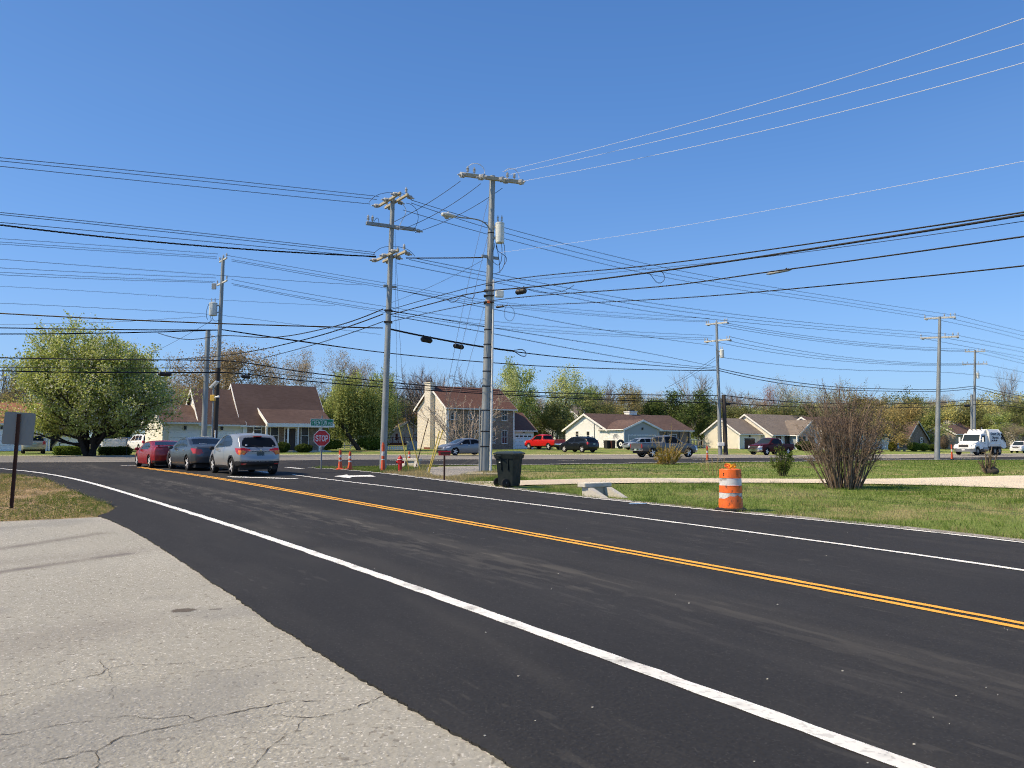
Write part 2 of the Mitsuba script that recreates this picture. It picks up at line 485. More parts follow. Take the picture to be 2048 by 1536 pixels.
MID = world_line([(2048, 1255), (1724, 1197), (1374, 1125), (1024, 1061), (750, 1017), (570, 982), (496, 966), (373, 947), (275, 935)], 160, ext0=14, deg=3)
EDGE_L = world_line([(1812, 1536), (1553, 1442), (1376, 1377), (1200, 1312), (1024, 1247), (750, 1155), (550, 1080), (410, 1037), (286, 998), (160, 962), (86, 947), (0, 938)], 160, ext0=14, ext1=25, deg=5)
LANE = world_line([(2048, 1143), (1524, 1072), (1224, 1026), (1024, 1005.5), (820, 980), (670, 963), (594, 950)], 120, ext0=14, deg=3)
EDGE_R = world_line([(2048, 1086.5), (1774, 1059), (1464, 1024), (1264, 1003), (1024, 983), (919, 967), (828, 954), (740, 944), (680, 939), (605, 936.5)], 120, ext0=14, deg=4)
ASPH_L = world_line([(1020, 1536), (780, 1390), (640, 1312), (560, 1260), (380, 1130), (250, 1058), (198, 1032)], 200, ext0=12, deg=3)
_rg = np.random.default_rng(3)
ASPH_L = np.stack([np.interp(np.linspace(0, 1, 900), np.linspace(0, 1, len(ASPH_L)), ASPH_L[:, i]) for i in (0, 1)], 1)
_k = np.convolve(_rg.normal(0, 1, len(ASPH_L)), np.ones(3) / 3, 'same') * .010 + np.interp(np.arange(900), np.arange(0, 900, 15), _rg.normal(0, .007, 60))
ASPH_L2 = offset(ASPH_L, _k)
VERGE = np.array([G(*p)[:2] for p in [(198, 1032), (215, 1026), (229, 1018), (212, 1007), (190, 1000), (172, 992), (146, 981), (120, 972), (86, 956), (40, 951), (0, 949), (-120, 944), (-300, 940)]])
SHOULDER = offset(EDGE_R, -.16)   # the right edge of the asphalt

mid_tree = cKDTree(MID)
mid_s = np.concatenate([[0], np.cumsum(np.linalg.norm(np.diff(MID, axis=0), axis=1))])


def road_uv(v):
    d, k = mid_tree.query(v[:, :2])
    k = np.clip(k, 1, len(MID) - 2)
    t = MID[k + 1] - MID[k - 1]; t /= np.linalg.norm(t, axis=1, keepdims=True)
    r = v[:, :2] - MID[k]
    return np.stack([mid_s[k] + (r * t).sum(1), r[:, 1] * t[:, 0] - r[:, 0] * t[:, 1]], 1) * [1, -1]
    

left_side = np.vstack([ASPH_L2, spline(VERGE, 60)])
near_poly = Polygon(np.vstack([left_side, [G(-300, 930)[:2]], [G(300, 929)[:2]], [G(560, 931)[:2]], SHOULDER[::-1]])).buffer(0)
near_poly = max(getattr(near_poly, 'geoms', [near_poly]), key=lambda g: g.area)
labels['near_road'] = {'label': 'freshly paved dark asphalt road in the foreground', 'kind': 'structure'}
m = sheet(near_poly, .016, .8, thick=.06)
part('near_road', None, m, 'bsdf_asphalt', smooth=True, uv=road_uv(np.asarray(m.vertices)))

FAR = spline([((px - 1024) / F * Y, Y) for px, Y in ((-700, 49), (-300, 55), (0, 58), (300, 58), (600, 61), (930, 68), (1200, 73), (1437, 79.5), (1700, 91), (2048, 107), (2500, 135))], 160)
SEAM = np.array([((px - 1024) / F * Y, Y) for px, Y in ((-700, 41), (-300, 43.5), (0, 45.5), (300, 46.5), (600, 49.5), (930, 54.5), (1200, 59), (1437, 65), (1700, 74), (2048, 88), (2500, 112))])
SEAM = spline(SEAM, 160)
NEAR = world_line([(1120, 929), (1260, 927), (1411, 925), (1600, 923), (1880, 920), (2048, 919.4)], 80, ext1=45)
NEAR = np.vstack([[G(-300, 945)[:2]], [G(0, 945)[:2]], [G(300, 948)[:2]], [G(590, 938)[:2]], [G(640, 934.5)[:2]], [G(780, 931)[:2]], [G(965, 930)[:2]], NEAR])
labels['main_road'] = {'label': 'wide road crossing behind the junction, its near half newly paved', 'kind': 'structure'}
m = between(NEAR, SEAM, 160, 14, .006)
part('main_road', 'new_asphalt', m, 'bsdf_asphalt', smooth=True, uv=np.stack([np.asarray(m.vertices)[:, 0], 30 + 0 * np.asarray(m.vertices)[:, 1]], 1))
part('main_road', 'old_asphalt', between(SEAM, FAR, 160, 10, .002), 'bsdf_oldroad', smooth=True)
part('main_road', 'gutter', between(FAR, offset(FAR, 1.1), 160, 3, .01), 'bsdf_concrete', smooth=True)
main_poly = Polygon(np.vstack([NEAR, offset(FAR, 1.1)[::-1]])).buffer(0)

pav_poly = Polygon(np.vstack([offset(ASPH_L, -.35), [G(*p)[:2] for p in [(216, 1033), (120, 1038), (0, 1043), (-200, 1052), (-700, 1070)]], [(-24, 6), (-24, -8), (9, -8), (5, 1)]])).buffer(0)
labels['pavement'] = {'label': 'worn pale cracked pavement beside the road', 'kind': 'structure'}
part('pavement', None, sheet(pav_poly, 0.0, .8), 'bsdf_pavement', smooth=True)
mat('crack', (.085, .074, .06), .95, spec=.05)
cr = []
for pix, wd in CRACKS:
    w = np.array([G(*p)[:2] for p in pix])
    s = np.concatenate([[0], np.cumsum(np.linalg.norm(np.diff(w, axis=0), axis=1))])
    k = max(int(s[-1] / .035), 6)
    u = np.linspace(0, s[-1], k)
    w = np.stack([np.interp(u, s, w[:, c]) for c in (0, 1)], 1)
    w += np.cumsum(_rg.normal(0, .006, (k, 2)), 0) * np.hanning(k)[:, None] + _rg.normal(0, .008, (k, 2))
    wid = wd * .6 * np.clip(_rg.normal(.9, .45, k), .12, 2.2)
    a, b = drape(offset(w, wid / 2), .004), drape(offset(w, -wid / 2), .004)
    ii = np.arange(k - 1)
    cr.append(tm(np.vstack([a, b]), np.stack([ii + k, ii + k + 1, ii + 1, ii], 1)))
part('pavement', 'cracks', cat(cr), 'bsdf_crack', kind='stuff', label='dark branching cracks in the pale pavement')

# painted lines, each a thin sheet above the asphalt
rr = np.random.default_rng(11)
L1 = .021
part('near_road', 'edge_line', stripe(EDGE_L, .15, L1, rr), 'bsdf_white_paint', label='broad white edge line nearest the viewer')
part('near_road', 'edge_line', stripe(EDGE_R, .10, L1, rr), 'bsdf_white_paint', label='thin white edge line along the far grass verge')
part('near_road', 'lane_line', stripe(LANE, .11, L1, rr), 'bsdf_white_paint', label='white line between the two far lanes')
part('near_road', 'centre_line', stripe(offset(MID, .095), .10, L1, rr), 'bsdf_yellow_paint')
part('near_road', 'centre_line', stripe(offset(MID, -.095), .10, L1, rr), 'bsdf_yellow_paint')


def bar(a, b, width, lift=L1):
    a, b = G(*a)[:2], G(*b)[:2]
    return stripe(np.linspace(a, b, 12), width, lift, rr, .01)


part('near_road', 'marking_bar', bar((458, 954.5), (594, 958.5), .30), 'bsdf_white_paint', label='white bar painted behind the silver crossover')
part('near_road', 'marking_bar', bar((240, 932), (292, 932.5), .20), 'bsdf_white_paint', label='white bar closing the end of the yellow line')
part('near_road', 'marking_bar', bar((520, 944.0), (545, 946.5), .30), 'bsdf_white_paint')
part('near_road', 'stop_line', bar((573, 935.5), (604, 938), .30), 'bsdf_white_paint')
# the turn arrow: shaft along the lane, head pointing left
ar = [(668, 953.5), (700, 957.5), (703, 955.2), (728, 954.2), (752, 954.4), (741, 950.8), (718, 951.6), (697, 951.9), (694, 950.2)]
ar = np.array([G(*p)[:2] for p in ar])
part('near_road', 'turn_arrow', sheet(Polygon(ar).buffer(0), L1, .5), 'bsdf_white_paint')
# lines of the main road
NW = offset(NEAR, .5)
part('main_road', 'edge_line', stripe(NW[5:], .22, .012, rr), 'bsdf_white_paint')
dash = np.array([(SEAM[k] * .72 + NEAR[np.argmin(np.linalg.norm(NEAR - SEAM[k], axis=1))] * .28) for k in range(len(SEAM))])
ds = np.concatenate([[0], np.cumsum(np.linalg.norm(np.diff(dash, axis=0), axis=1))])
for s0 in np.arange(ds[np.argmin(abs(dash[:, 0] + 8))], ds[-1] - 20, 12.2):
    w = np.stack([np.interp(np.linspace(s0, s0 + 3.6, 8), ds, dash[:, c]) for c in (0, 1)], 1)
    part('main_road', 'lane_dash', stripe(w, .16, .012, rr), 'bsdf_white_paint')

# gravel along the shoulder, gravel lot, concrete drive
sh_in = offset(EDGE_R, -.12)
sh_out = offset(EDGE_R, -(.55 + .25 * meshkit.fbm(np.column_stack([EDGE_R, 0 * EDGE_R[:, 0]]) * .6, 3) ))
labels['gravel_shoulder'] = {'label': 'grey gravel strip between the road edge and the lawn', 'kind': 'structure'}
part('gravel_shoulder', None, between(sh_in, sh_out, 200, 4, -.008), 'bsdf_gravel', smooth=True)
lot = Polygon([G(*p)[:2] for p in [(862, 934), (962, 931.5), (975, 941), (935, 947), (905, 952), (880, 953), (862, 946)]]).buffer(.3)
labels['gravel_lot'] = {'label': 'grey gravel patch beside the tall pole', 'kind': 'structure'}
part('gravel_lot', None, sheet(lot, -.012, .8), 'bsdf_gravel', smooth=True)
drive_top = world_line([(905, 963.6), (995, 962.0), (1160, 957.5), (1297, 956), (1540, 957.5), (1640, 958), (1749, 957.5), (1880, 955), (2048, 951)], 90, ext1=60)
drive_bot = world_line([(985, 977.5), (1010, 974), (1045, 970.5), (1120, 968.6), (1193, 967), (1307, 965.6), (1540, 965.6), (1731, 967.5), (1876, 971), (2048, 977)], 90, ext1=50)
labels['concrete_drive'] = {'label': 'pale tan concrete driveway crossing the lawn', 'kind': 'structure'}
part('concrete_drive', None, between(drive_bot, drive_top, 140, 8, .004), 'bsdf_concrete', smooth=True)
drive_poly = Polygon(np.vstack([drive_top, drive_bot[::-1]])).buffer(0)
# ------------------------------------------------------------------ vehicles
mat('tyre', (.018, .018, .019), .85, spec=.3)
mat('black_trim', (.016, .016, .018), .6, spec=.4)
mat('dark_glass', (.007, .009, .012), .07, spec=.16)
mat('clear_glass', (.026, .036, .040), .06, spec=.35)
mat('alloy', (.78, .78, .78), .3, metal=.35, coat=.4)
mat('chrome', (.75, .75, .76), .12, metal=1.0)
mat('red_lamp', (.42, .012, .012), .15, coat=.8)
mat('amber_lamp', (.75, .20, .012), .2, coat=.8)
mat('clear_lamp', (.62, .64, .65), .12, coat=.8, metal=.3)
mat('plate', (.33, .42, .36), .5)
mat('dark_plate', (.05, .075, .08), .5)
mat('white_sticker', (.75, .75, .75), .6)
mat('car_silver', (.31, .325, .335), .28, metal=.45, coat=.7)
mat('car_grey', (.062, .074, .086), .26, metal=.5, coat=.9)
mat('car_red', (.27, .008, .012), .28, metal=.25, coat=.9)
mat('car_brightred', (.50, .010, .010), .30, coat=.8)
mat('car_sedan', (.20, .225, .25), .28, metal=.5, coat=.8)
mat('car_navy', (.006, .008, .013), .25, coat=.35)
mat('car_pewter', (.13, .14, .145), .32, metal=.5, coat=.8)
mat('car_maroon', (.060, .006, .008), .38, spec=.2)
mat('car_beige', (.40, .37, .29), .32, metal=.4, coat=.8)
mat('car_white', (.74, .74, .72), .32, coat=.8)
mat('car_pale', (.38, .43, .46), .3, metal=.5, coat=.8)
mat('car_dark', (.03, .035, .035), .3, metal=.3, coat=.8)


def pin(a, x, z):
    a = np.asarray(a, float)
    return shapely.contains_xy(Polygon(a), x, z)


def wheel(car, x, y, r, w, side, spokes=5, rim='bsdf_alloy', n=24, rr=.64):
    """A wheel whose outer face looks to side (+1 left, -1 right): tyre and rim as sub-parts."""
    k = sub(car, 'wheel')
    tyre = lathe([(r * rr, -w / 2), (r * .93, -w / 2), (r, -w / 2 + .03), (r, w / 2 - .03), (r * .93, w / 2), (r * rr, w / 2)], n, 'y')
    part(k, 'tyre', moved(tyre, None, (x, y, r)), 'bsdf_tyre', smooth=35, tw=car_tw[car])
    ri = r * rr
    ms = [lathe([(ri, .5 * w), (ri * .96, .5 * w), (ri * .90, .30 * w), (ri * .90, -.3 * w)], n, 'y')]
    for a in np.arange(spokes) * 2 * np.pi / spokes + .3:
        b = prism([(-.16 * ri, .08 * ri), (.16 * ri, .08 * ri), (.12 * ri, .95 * ri), (-.12 * ri, .95 * ri)], 'y', .36 * w, .47 * w)
        b.vertices = np.asarray(b.vertices) @ np.array([[math.cos(a), 0, math.sin(a)], [0, 1, 0], [-math.sin(a), 0, math.cos(a)]])
        ms.append(b)
    ms.append(lathe([(.24 * ri, .34 * w), (.24 * ri, .49 * w), (.0, .49 * w)], 10, 'y'))
    m = cat(ms)
    if side < 0: m.vertices = np.asarray(m.vertices) * [1, -1, 1]; m.invert()
    part(k, 'rim', moved(m, None, (x, y, r)), rim, smooth=35, tw=car_tw[car])
    disc = lathe([(0, -.1 * w), (ri * .9, -.1 * w), (ri * .9, .05 * w), (0, .05 * w)], 14, 'y')
    part(k, 'brake', moved(disc, None, (x, y, r)), 'bsdf_black_trim', tw=car_tw[car])


car_tw = {}


def make_car(key, base, head, S):
    """Body shell lofted along its length, then told apart into panels, glass, lamps and cladding. head: heading, radians from +x."""
    z0 = base[2]
    tw = T().translate([float(base[0]), float(base[1]), float(z0)]).rotate([0, 0, 1], math.degrees(head))
    if 'tilt' in S: tw = tw.rotate([0, 1, 0], S['tilt'])
    car_tw[key] = tw
    L, W, step = S['L'], S['W'], S.get('step', .05)
    top = np.array(S['top'], float)                       # (x, z) from the tail to the nose
    ss = np.concatenate([[0], np.cumsum(np.linalg.norm(np.diff(top, axis=0), axis=1))])
    n = int(ss[-1] / step)
    u = np.linspace(0, ss[-1], n)
    tx, tz = np.interp(u, ss, top[:, 0]), np.interp(u, ss, top[:, 1])
    tz = gaussian_filter(tz, S.get('soft', .05) / step, mode='nearest'); tx = gaussian_filter(tx, S.get('soft', .05) / step, mode='nearest')
    belt = np.minimum(np.interp(tx, *np.array(S['belt'], float).T), tz - .012)
    hw = np.interp(tx, *np.array(S['plan'], float).T) * W / 2
    zb = np.interp(tx, *np.array(S['sill'], float).T)
    tum = S.get('tum', .32)
    g = tz - belt
    e = np.clip(g / .3, 0, 1)
    P0 = [0 * hw, .9 * hw, .965 * hw, hw, .99 * hw, .962 * hw, .962 * hw - .45 * g * tum, .955 * hw - .90 * g * tum, .955 * hw - .90 * g * tum - (.06 + .10 * e) * hw - .02, 0 * hw]
    Z0 = [zb, zb, zb + .13 * (belt - zb), zb + .52 * (belt - zb), belt - .16 * (belt - zb), belt, belt + .45 * g, belt + .90 * g, belt + g * (1 - .03 * e), tz + .035 * np.clip(1 - e, 0.3, 1) * 0 + .02]
    P0, Z0 = np.array(P0), np.array(Z0)
    per = S.get('per', 5)
    kk = np.arange(len(P0)); ku = np.linspace(0, len(P0) - 1, (len(P0) - 1) * per + 1)
    Yh, Zh = PchipInterpolator(kk, P0, axis=0)(ku), PchipInterpolator(kk, Z0, axis=0)(ku)
    ring_y = np.vstack([-Yh, Yh[::-1][1:]])              # right bottom ... roof ... left bottom
    ring_z = np.vstack([Zh, Zh[::-1][1:]])
    m = len(ring_y)
    V = np.stack([np.broadcast_to(tx, ring_y.shape), ring_y, ring_z], -1)     # (m, n, 3)
    i, j = np.meshgrid(np.arange(m - 1), np.arange(n - 1), indexing='ij')
    q = np.stack([i * n + j, i * n + j + 1, (i + 1) * n + j + 1, (i + 1) * n + j], -1).reshape(-1, 4)
    verts, faces = [V.reshape(-1, 3)], [q]
    off = m * n
    h = len(Yh)
    for endi, sg in ((0, -1), (n - 1, 1)):                # tail and nose, bulged
        nb = S.get('capn', 25)
        t = np.linspace(-1, 1, nb)
        bul = S.get('bulge', (.06, .06))[0 if sg < 0 else 1]
        zz = Zh[:, endi]; yy = Yh[:, endi]
        prof = np.interp(zz, *np.array(S.get('tailprof' if sg < 0 else 'noseprof', [(0, 0), (2, 0)]), float).T)
        X = tx[endi] + sg * (bul * (1 - np.abs(t[None, :]) ** 2.6) + prof[:, None] * (1 - np.abs(t[None, :]) ** 4))
        C = np.stack([X, yy[:, None] * t[None, :], np.broadcast_to(zz[:, None], X.shape)], -1)
        a, b = np.meshgrid(np.arange(h - 1), np.arange(nb - 1), indexing='ij')
        o = off + a * nb + b
        qq = np.stack([o, o + 1, o + nb + 1, o + nb], -1).reshape(-1, 4)
        if sg < 0: qq = qq[:, ::-1]
        verts.append(C.reshape(-1, 3)); faces.append(qq); off += h * nb
    v, f = np.vstack(verts), np.vstack(faces)
    c = v[f].mean(1)
    d1, d2 = v[f[:, 2]] - v[f[:, 0]], v[f[:, 3]] - v[f[:, 1]]
    nn = np.cross(d1, d2); nn /= np.linalg.norm(nn, axis=1, keepdims=True) + 1e-12
    ncen = c - np.array([0, 0, .7]); flip = (nn * np.where(np.abs(nn[:, 1:2]) > .4, ncen * [0, 1, 0], ncen * [1, 0, 1])).sum(1) < 0
    r = S['r']
    ax = S['axles']
    mid_lab = np.array(['body'] * len(f), dtype=object)
    x, y, z = c.T; ay = np.abs(y)
    side = np.abs(nn[:, 1]) > .55
    aft, fore = nn[:, 0] < -.22, nn[:, 0] > .22
    for name, where, poly in S['areas']:
        if where == 'side': sel = side & pin(poly, x, z)
        elif where == 'rear': sel = (x < -L / 2 + S.get('rearzone', 1.2)) & ~side & aft & pin(poly, ay, z)
        elif where == 'front': sel = (x > S.get('frontzone', .0)) & ~side & fore & pin(poly, ay, z)
        elif where == 'low': sel = z < np.interp(x, *np.array(poly, float).T)
        elif where == 'wrap': sel = pin(poly, x, z)
        mid_lab[sel] = name
    Ra = r + S.get('gap', .05)
    for a in ax:
        da = np.hypot(x - a, z - r)
        if S.get('arch'): mid_lab[(da < Ra + S['arch']) & side & (z < r + Ra + .1)] = 'cladding'
        mid_lab[(da < Ra) & (ay > .35 * W)] = 'hole'
    mid_lab[(nn[:, 2] < -.75) & (z < .5)] = 'hole'
    M = dict(body=S['paint'], cladding='bsdf_black_trim', side_window=S.get('sglass', 'bsdf_dark_glass'), rear_window='bsdf_dark_glass', windscreen='bsdf_clear_glass',
             tail_lamp='bsdf_red_lamp', amber_lamp='bsdf_amber_lamp', head_lamp='bsdf_clear_lamp', grille='bsdf_black_trim', number_plate=S.get('plate', 'bsdf_dark_plate'), bumper=S.get('bumper', 'bsdf_black_trim'),
             reflector='bsdf_red_lamp', trim='bsdf_black_trim', chrome_trim='bsdf_chrome', dark_panel='bsdf_dark_panel', bed_opening='bsdf_black_trim', seam='bsdf_black_trim')
    for name in sorted(set(mid_lab) - {'hole'}):
        for sd in ((-1, 1) if name in ('tail_lamp', 'head_lamp', 'side_window', 'reflector', 'amber_lamp') else (0,)):
            sel = (mid_lab == name) & ((y * sd > 0) if sd else True)
            if not sel.any(): continue
            me = trimesh.Trimesh(v, np.vstack([f[sel][:, [0, 1, 2]], f[sel][:, [0, 2, 3]]]), process=False)
            me.merge_vertices(digits_vertex=4); me.remove_unreferenced_vertices()
            part(key, name, me, M[name], smooth=40, tw=tw)
    # wheel wells, floor, wheels
    well = []
    for a in ax:
        for sd in (-1, 1):
            ang = np.linspace(-.25, np.pi + .25, 14)
            yo, yi = sd * W / 2 * .955, sd * W / 2 * .45
            pts = np.stack([a + Ra * np.cos(ang), r + Ra * np.sin(ang)], 1)
            vv = np.vstack([np.column_stack([pts[:, 0], np.full(14, yo), pts[:, 1]]), np.column_stack([pts[:, 0], np.full(14, yi), pts[:, 1]])])
            k = np.arange(13)
            well.append(tm(vv, np.stack([k, k + 1, k + 15, k + 14], 1)))
    zs = float(np.median(zb))
    well.append(bx(-L / 2 + .25, L / 2 - .25, -.40 * W, .40 * W, max(zs - .06, .14), zs + .12))
    part(key, 'underbody', cat(well), 'bsdf_black_trim', tw=tw)
    for a in ax:
        for sd in (1, -1):
            wheel(key, a, sd * (W / 2 - S.get('tw', .21) / 2 - .025), r, S.get('tw', .21), sd, S.get('spokes', 5), n=S.get('wn', 24), rr=S.get('rr', .66))
    # mirrors, handles
    mx, mz = S.get('mirror', (None, 0))
    if mx is not None:
        for sd in (1, -1):
            mm = bx(mx - .05, mx + .07, sd * W / 2 - .0 if sd > 0 else -W / 2 - .19, W / 2 + .19 if sd > 0 else -W / 2 + .0, mz - .075, mz + .07, .035)
            part(key, 'mirror', mm, S.get('mirror_mat', S['paint']), smooth=40, tw=tw)
    for hx, hz in S.get('handles', ()):
        for sd in (1, -1):
            yy = sd * (W / 2 * .985)
            part(key, 'door_handle', bx(hx - .10, hx + .10, yy - .025, yy + .03, hz - .02, hz + .02, .012), S.get('handle_mat', S['paint']), tw=tw)
    for nm, me, mt in S.get('extra', ()):
        part(key, nm, me, mt, smooth=35, tw=tw)
    return key


PLAN = [(-9, .80)]


def plan(L, a=.84, b=.95, f=.80):
    return [(-L / 2, a), (-L / 2 + .12, a + .09), (-L / 2 + .45, b + .04), (-L / 2 + 1.0, 1), (L / 2 - 1.2, 1), (L / 2 - .5, .955), (L / 2 - .16, .885), (L / 2, f)]


mat('dark_panel', (.05, .055, .062), .3, metal=.3, coat=.8)
# --- the silver crossover, nearest
CROSS = dict(L=4.30, W=1.77, r=.335, axles=(-1.33, 1.28), step=.028, per=7, soft=.045, capn=61, rearzone=1.35, tum=.36,
    top=[(-2.11, .92), (-2.07, 1.02), (-1.93, 1.20), (-1.70, 1.48), (-1.62, 1.535), (-1.2, 1.585), (-.6, 1.605), (.0, 1.60), (.35, 1.56), (.75, 1.40), (1.25, 1.08), (1.6, 1.01), (1.95, .90), (2.1, .78), (2.15, .62)],
    belt=[(-2.15, .93), (-1.9, 1.06), (-1.3, 1.05), (.9, .97), (1.3, .95), (2.15, .6)], plan=plan(4.3, .80, .94), sill=[(-2.15, .40), (-1.8, .34), (-1.0, .27), (1.0, .26), (2.15, .28)],
    bulge=(.07, .12), tailprof=[(0, -.08), (.36, -.02), (.46, .045), (.62, .055), (.70, .02), (.80, .0), (.9, .0)],
    paint='bsdf_car_silver', arch=.07, gap=.045, mirror=(.92, 1.02), mirror_mat='bsdf_black_trim', handles=((.18, .90),), handle_mat='bsdf_chrome', tw=.215,
    areas=[('side_window', 'side', [(1.02, 1.03), (.42, 1.47), (.16, 1.535), (.14, 1.045)]), ('side_window', 'side', [(.08, 1.045), (.10, 1.54), (-.55, 1.53), (-1.05, 1.36), (-1.28, 1.16), (-1.0, 1.085)]),
           ('trim', 'side', [(.08, 1.04), (.10, 1.545), (.16, 1.54), (.14, 1.04)]),
           ('rear_window', 'rear', [(0, 1.07), (.56, 1.075), (.66, 1.14), (.59, 1.32), (.50, 1.43), (0, 1.465)]), ('windscreen', 'front', [(0, 1.06), (.66, 1.04), (.56, 1.50), (0, 1.53)]),
           ('cladding', 'low', [(-2.3, .53), (-1.75, .53), (-1.65, .36), (1.6, .35), (1.8, .44), (2.3, .44)]),
           ('tail_lamp', 'rear', [(.32, 1.0), (.34, .93), (.47, .90), (.60, .78), (.72, .80), (.92, .95), (.92, 1.04), (.60, 1.045)]), ('tail_lamp', 'side', [(-2.2, 1.03), (-1.72, 1.04), (-1.80, .93), (-1.95, .80), (-2.2, .80)]),
           ('amber_lamp', 'rear', [(.54, .94), (.60, .80), (.71, .80), (.74, .955)]), ('amber_lamp', 'side', [(-2.2, .96), (-1.98, .955), (-2.04, .80), (-2.2, .76)]),
           ('number_plate', 'rear', [(0, .74), (.155, .74), (.155, .88), (0, .88)]), ('dark_panel', 'rear', [(0, .90), (.36, .90), (.34, .93), (0, .935)]),
           ('reflector', 'rear', [(.53, .42), (.72, .42), (.72, .455), (.53, .455)]), ('head_lamp', 'side', [(1.65, .80), (2.05, .74), (2.1, .66), (1.7, .72)])],
    extra=[('third_brake_light', bx(-1.79, -1.70, -.16, .16, 1.475, 1.50, .008), 'bsdf_red_lamp'), ('roof_fin', hull([(-1.35, .0, 1.60), (-1.20, .015, 1.60), (-1.20, -.015, 1.60), (-1.05, 0, 1.60), (-1.33, .006, 1.70), (-1.31, -.006, 1.70)]), 'bsdf_car_silver'),
           ('exhaust', moved(lathe([(.03, -.1), (.035, -.1), (.035, .1), (.028, .1), (.028, -.05)], 12, 'x'), None, (-2.05, -.42, .30)), 'bsdf_chrome'),
           ('sticker', bx(-2.035, -2.005, .47, .535, 1.12, 1.18, .003), 'bsdf_white_sticker'), ('sticker', bx(-2.035, -2.005, -.535, -.50, 1.10, 1.13, .003), 'bsdf_white_sticker'),
           ('badge', bx(-2.235, -2.15, -.04, .04, .945, .99, .01), 'bsdf_chrome'),
           ('wiper', rod((-2.12, -.02, 1.075), (-1.99, .30, 1.15), .012, 5), 'bsdf_black_trim')])
def heading_line(line, p):
    k = int(np.argmin(np.linalg.norm(line - p[:2], axis=1))); k = min(max(k, 3), len(line) - 4)
    d = line[k + 3] - line[k - 3]; return math.atan2(d[1], d[0])
def from_wheel(pt, head, lx, ly):
    """Car origin so that the local point (lx, ly) stands over pt."""
    c, s = math.cos(head), math.sin(head)
    x, y = pt[0] - (c * lx - s * ly), pt[1] - (s * lx + c * ly)
    return np.array([x, y, float(gz(x, y)) + .018])


rd = math.radians
p = (G(460, 950) + G(553, 951.5)) / 2
h = rd(126)
k = thing('crossover', 'silver crossover last in the queue at the stop sign, wedge tail lamps lit amber', 'car')
make_car(k, from_wheel(p, h, -1.33, 0), h, CROSS)

SEDAN = dict(L=4.86, W=1.83, r=.335, axles=(-1.42, 1.36), step=.03, per=6, soft=.05, capn=51, rearzone=2.2, tum=.42,
    top=[(-2.37, .98), (-2.30, 1.05), (-1.75, 1.10), (-1.55, 1.16), (-.95, 1.40), (-.5, 1.46), (.1, 1.465), (.5, 1.41), (1.05, 1.12), (1.25, 1.02), (1.9, .93), (2.3, .78), (2.42, .60)],
    belt=[(-2.4, .98), (-1.9, 1.02), (-1.3, .99), (.9, .92), (1.3, .93), (2.4, .58)], plan=plan(4.86, .80, .94), sill=[(-2.4, .36), (-1.9, .28), (-1.0, .2), (1.0, .2), (2.4, .22)],
    bulge=(.09, .14), tailprof=[(0, -.08), (.4, .02), (.62, .05), (.75, .03), (.98, 0)], paint='bsdf_car_grey', gap=.04, mirror=(.80, 1.0), handles=((.05, .86), (-.95, .90)), handle_mat='bsdf_chrome', tw=.22, rr=.70,
    areas=[('side_window', 'side', [(.98, .96), (.35, 1.34), (-.10, 1.395), (-.10, .97)]), ('side_window', 'side', [(-.17, .97), (-.17, 1.395), (-.72, 1.36), (-1.25, 1.14), (-1.30, 1.04)]),
           ('rear_window', 'wrapback', []), ('tail_lamp', 'rear', [(.50, .78), (.62, .72), (.95, .76), (.95, .97), (.55, .95)]), ('tail_lamp', 'side', [(-2.4, .96), (-1.95, .99), (-2.06, .84), (-2.2, .75), (-2.5, .75)]),
           ('dark_panel', 'rear', [(0, .62), (.5, .66), (.44, .82), (0, .84)]), ('number_plate', 'rear', [(0, .68), (.155, .68), (.155, .82), (0, .82)]), ('cladding', 'low', [(-2.6, .36), (-1.9, .36), (-1.8, .2), (2.5, .2)]), ('head_lamp', 'side', [(1.75, .84), (2.2, .74), (2.2, .62), (1.9, .68)]),
           ('windscreen', 'glassfront', [])],
    extra=[('sticker', bx(-1.56, -1.53, .10, .42, 1.155, 1.185, .003), 'bsdf_white_sticker'), ('badge', bx(-2.44, -2.40, -.05, .05, .88, .92, .008), 'bsdf_chrome')])


def glassed(S, rear, front, yr=.60, yf=.62):
    """Adds sloped rear and front screens as areas by height: rear=(z0, z1), front=(z0, z1)."""
    S = dict(S); S['areas'] = [a for a in S['areas'] if a[1] not in ('wrapback', 'glassfront')]
    S['areas'].insert(0, ('windscreen', 'front', [(0, front[0]), (yf + .09, front[0]), (yf - .06, front[1]), (0, front[1])]))
    if rear: S['areas'].insert(0, ('rear_window', 'rear', [(0, rear[0]), (yr + .08, rear[0]), (yr - .04, rear[1]), (0, rear[1])]))
    return S


S1 = glassed(SEDAN, (1.15, 1.40), (1.00, 1.40), .60)
h = rd(128)
k = thing('sedan', 'dark grey sedan waiting between the red coupe and the silver crossover', 'car')
make_car(k, from_wheel(at(376, 33.9), h, -1.42, .86), h, S1)

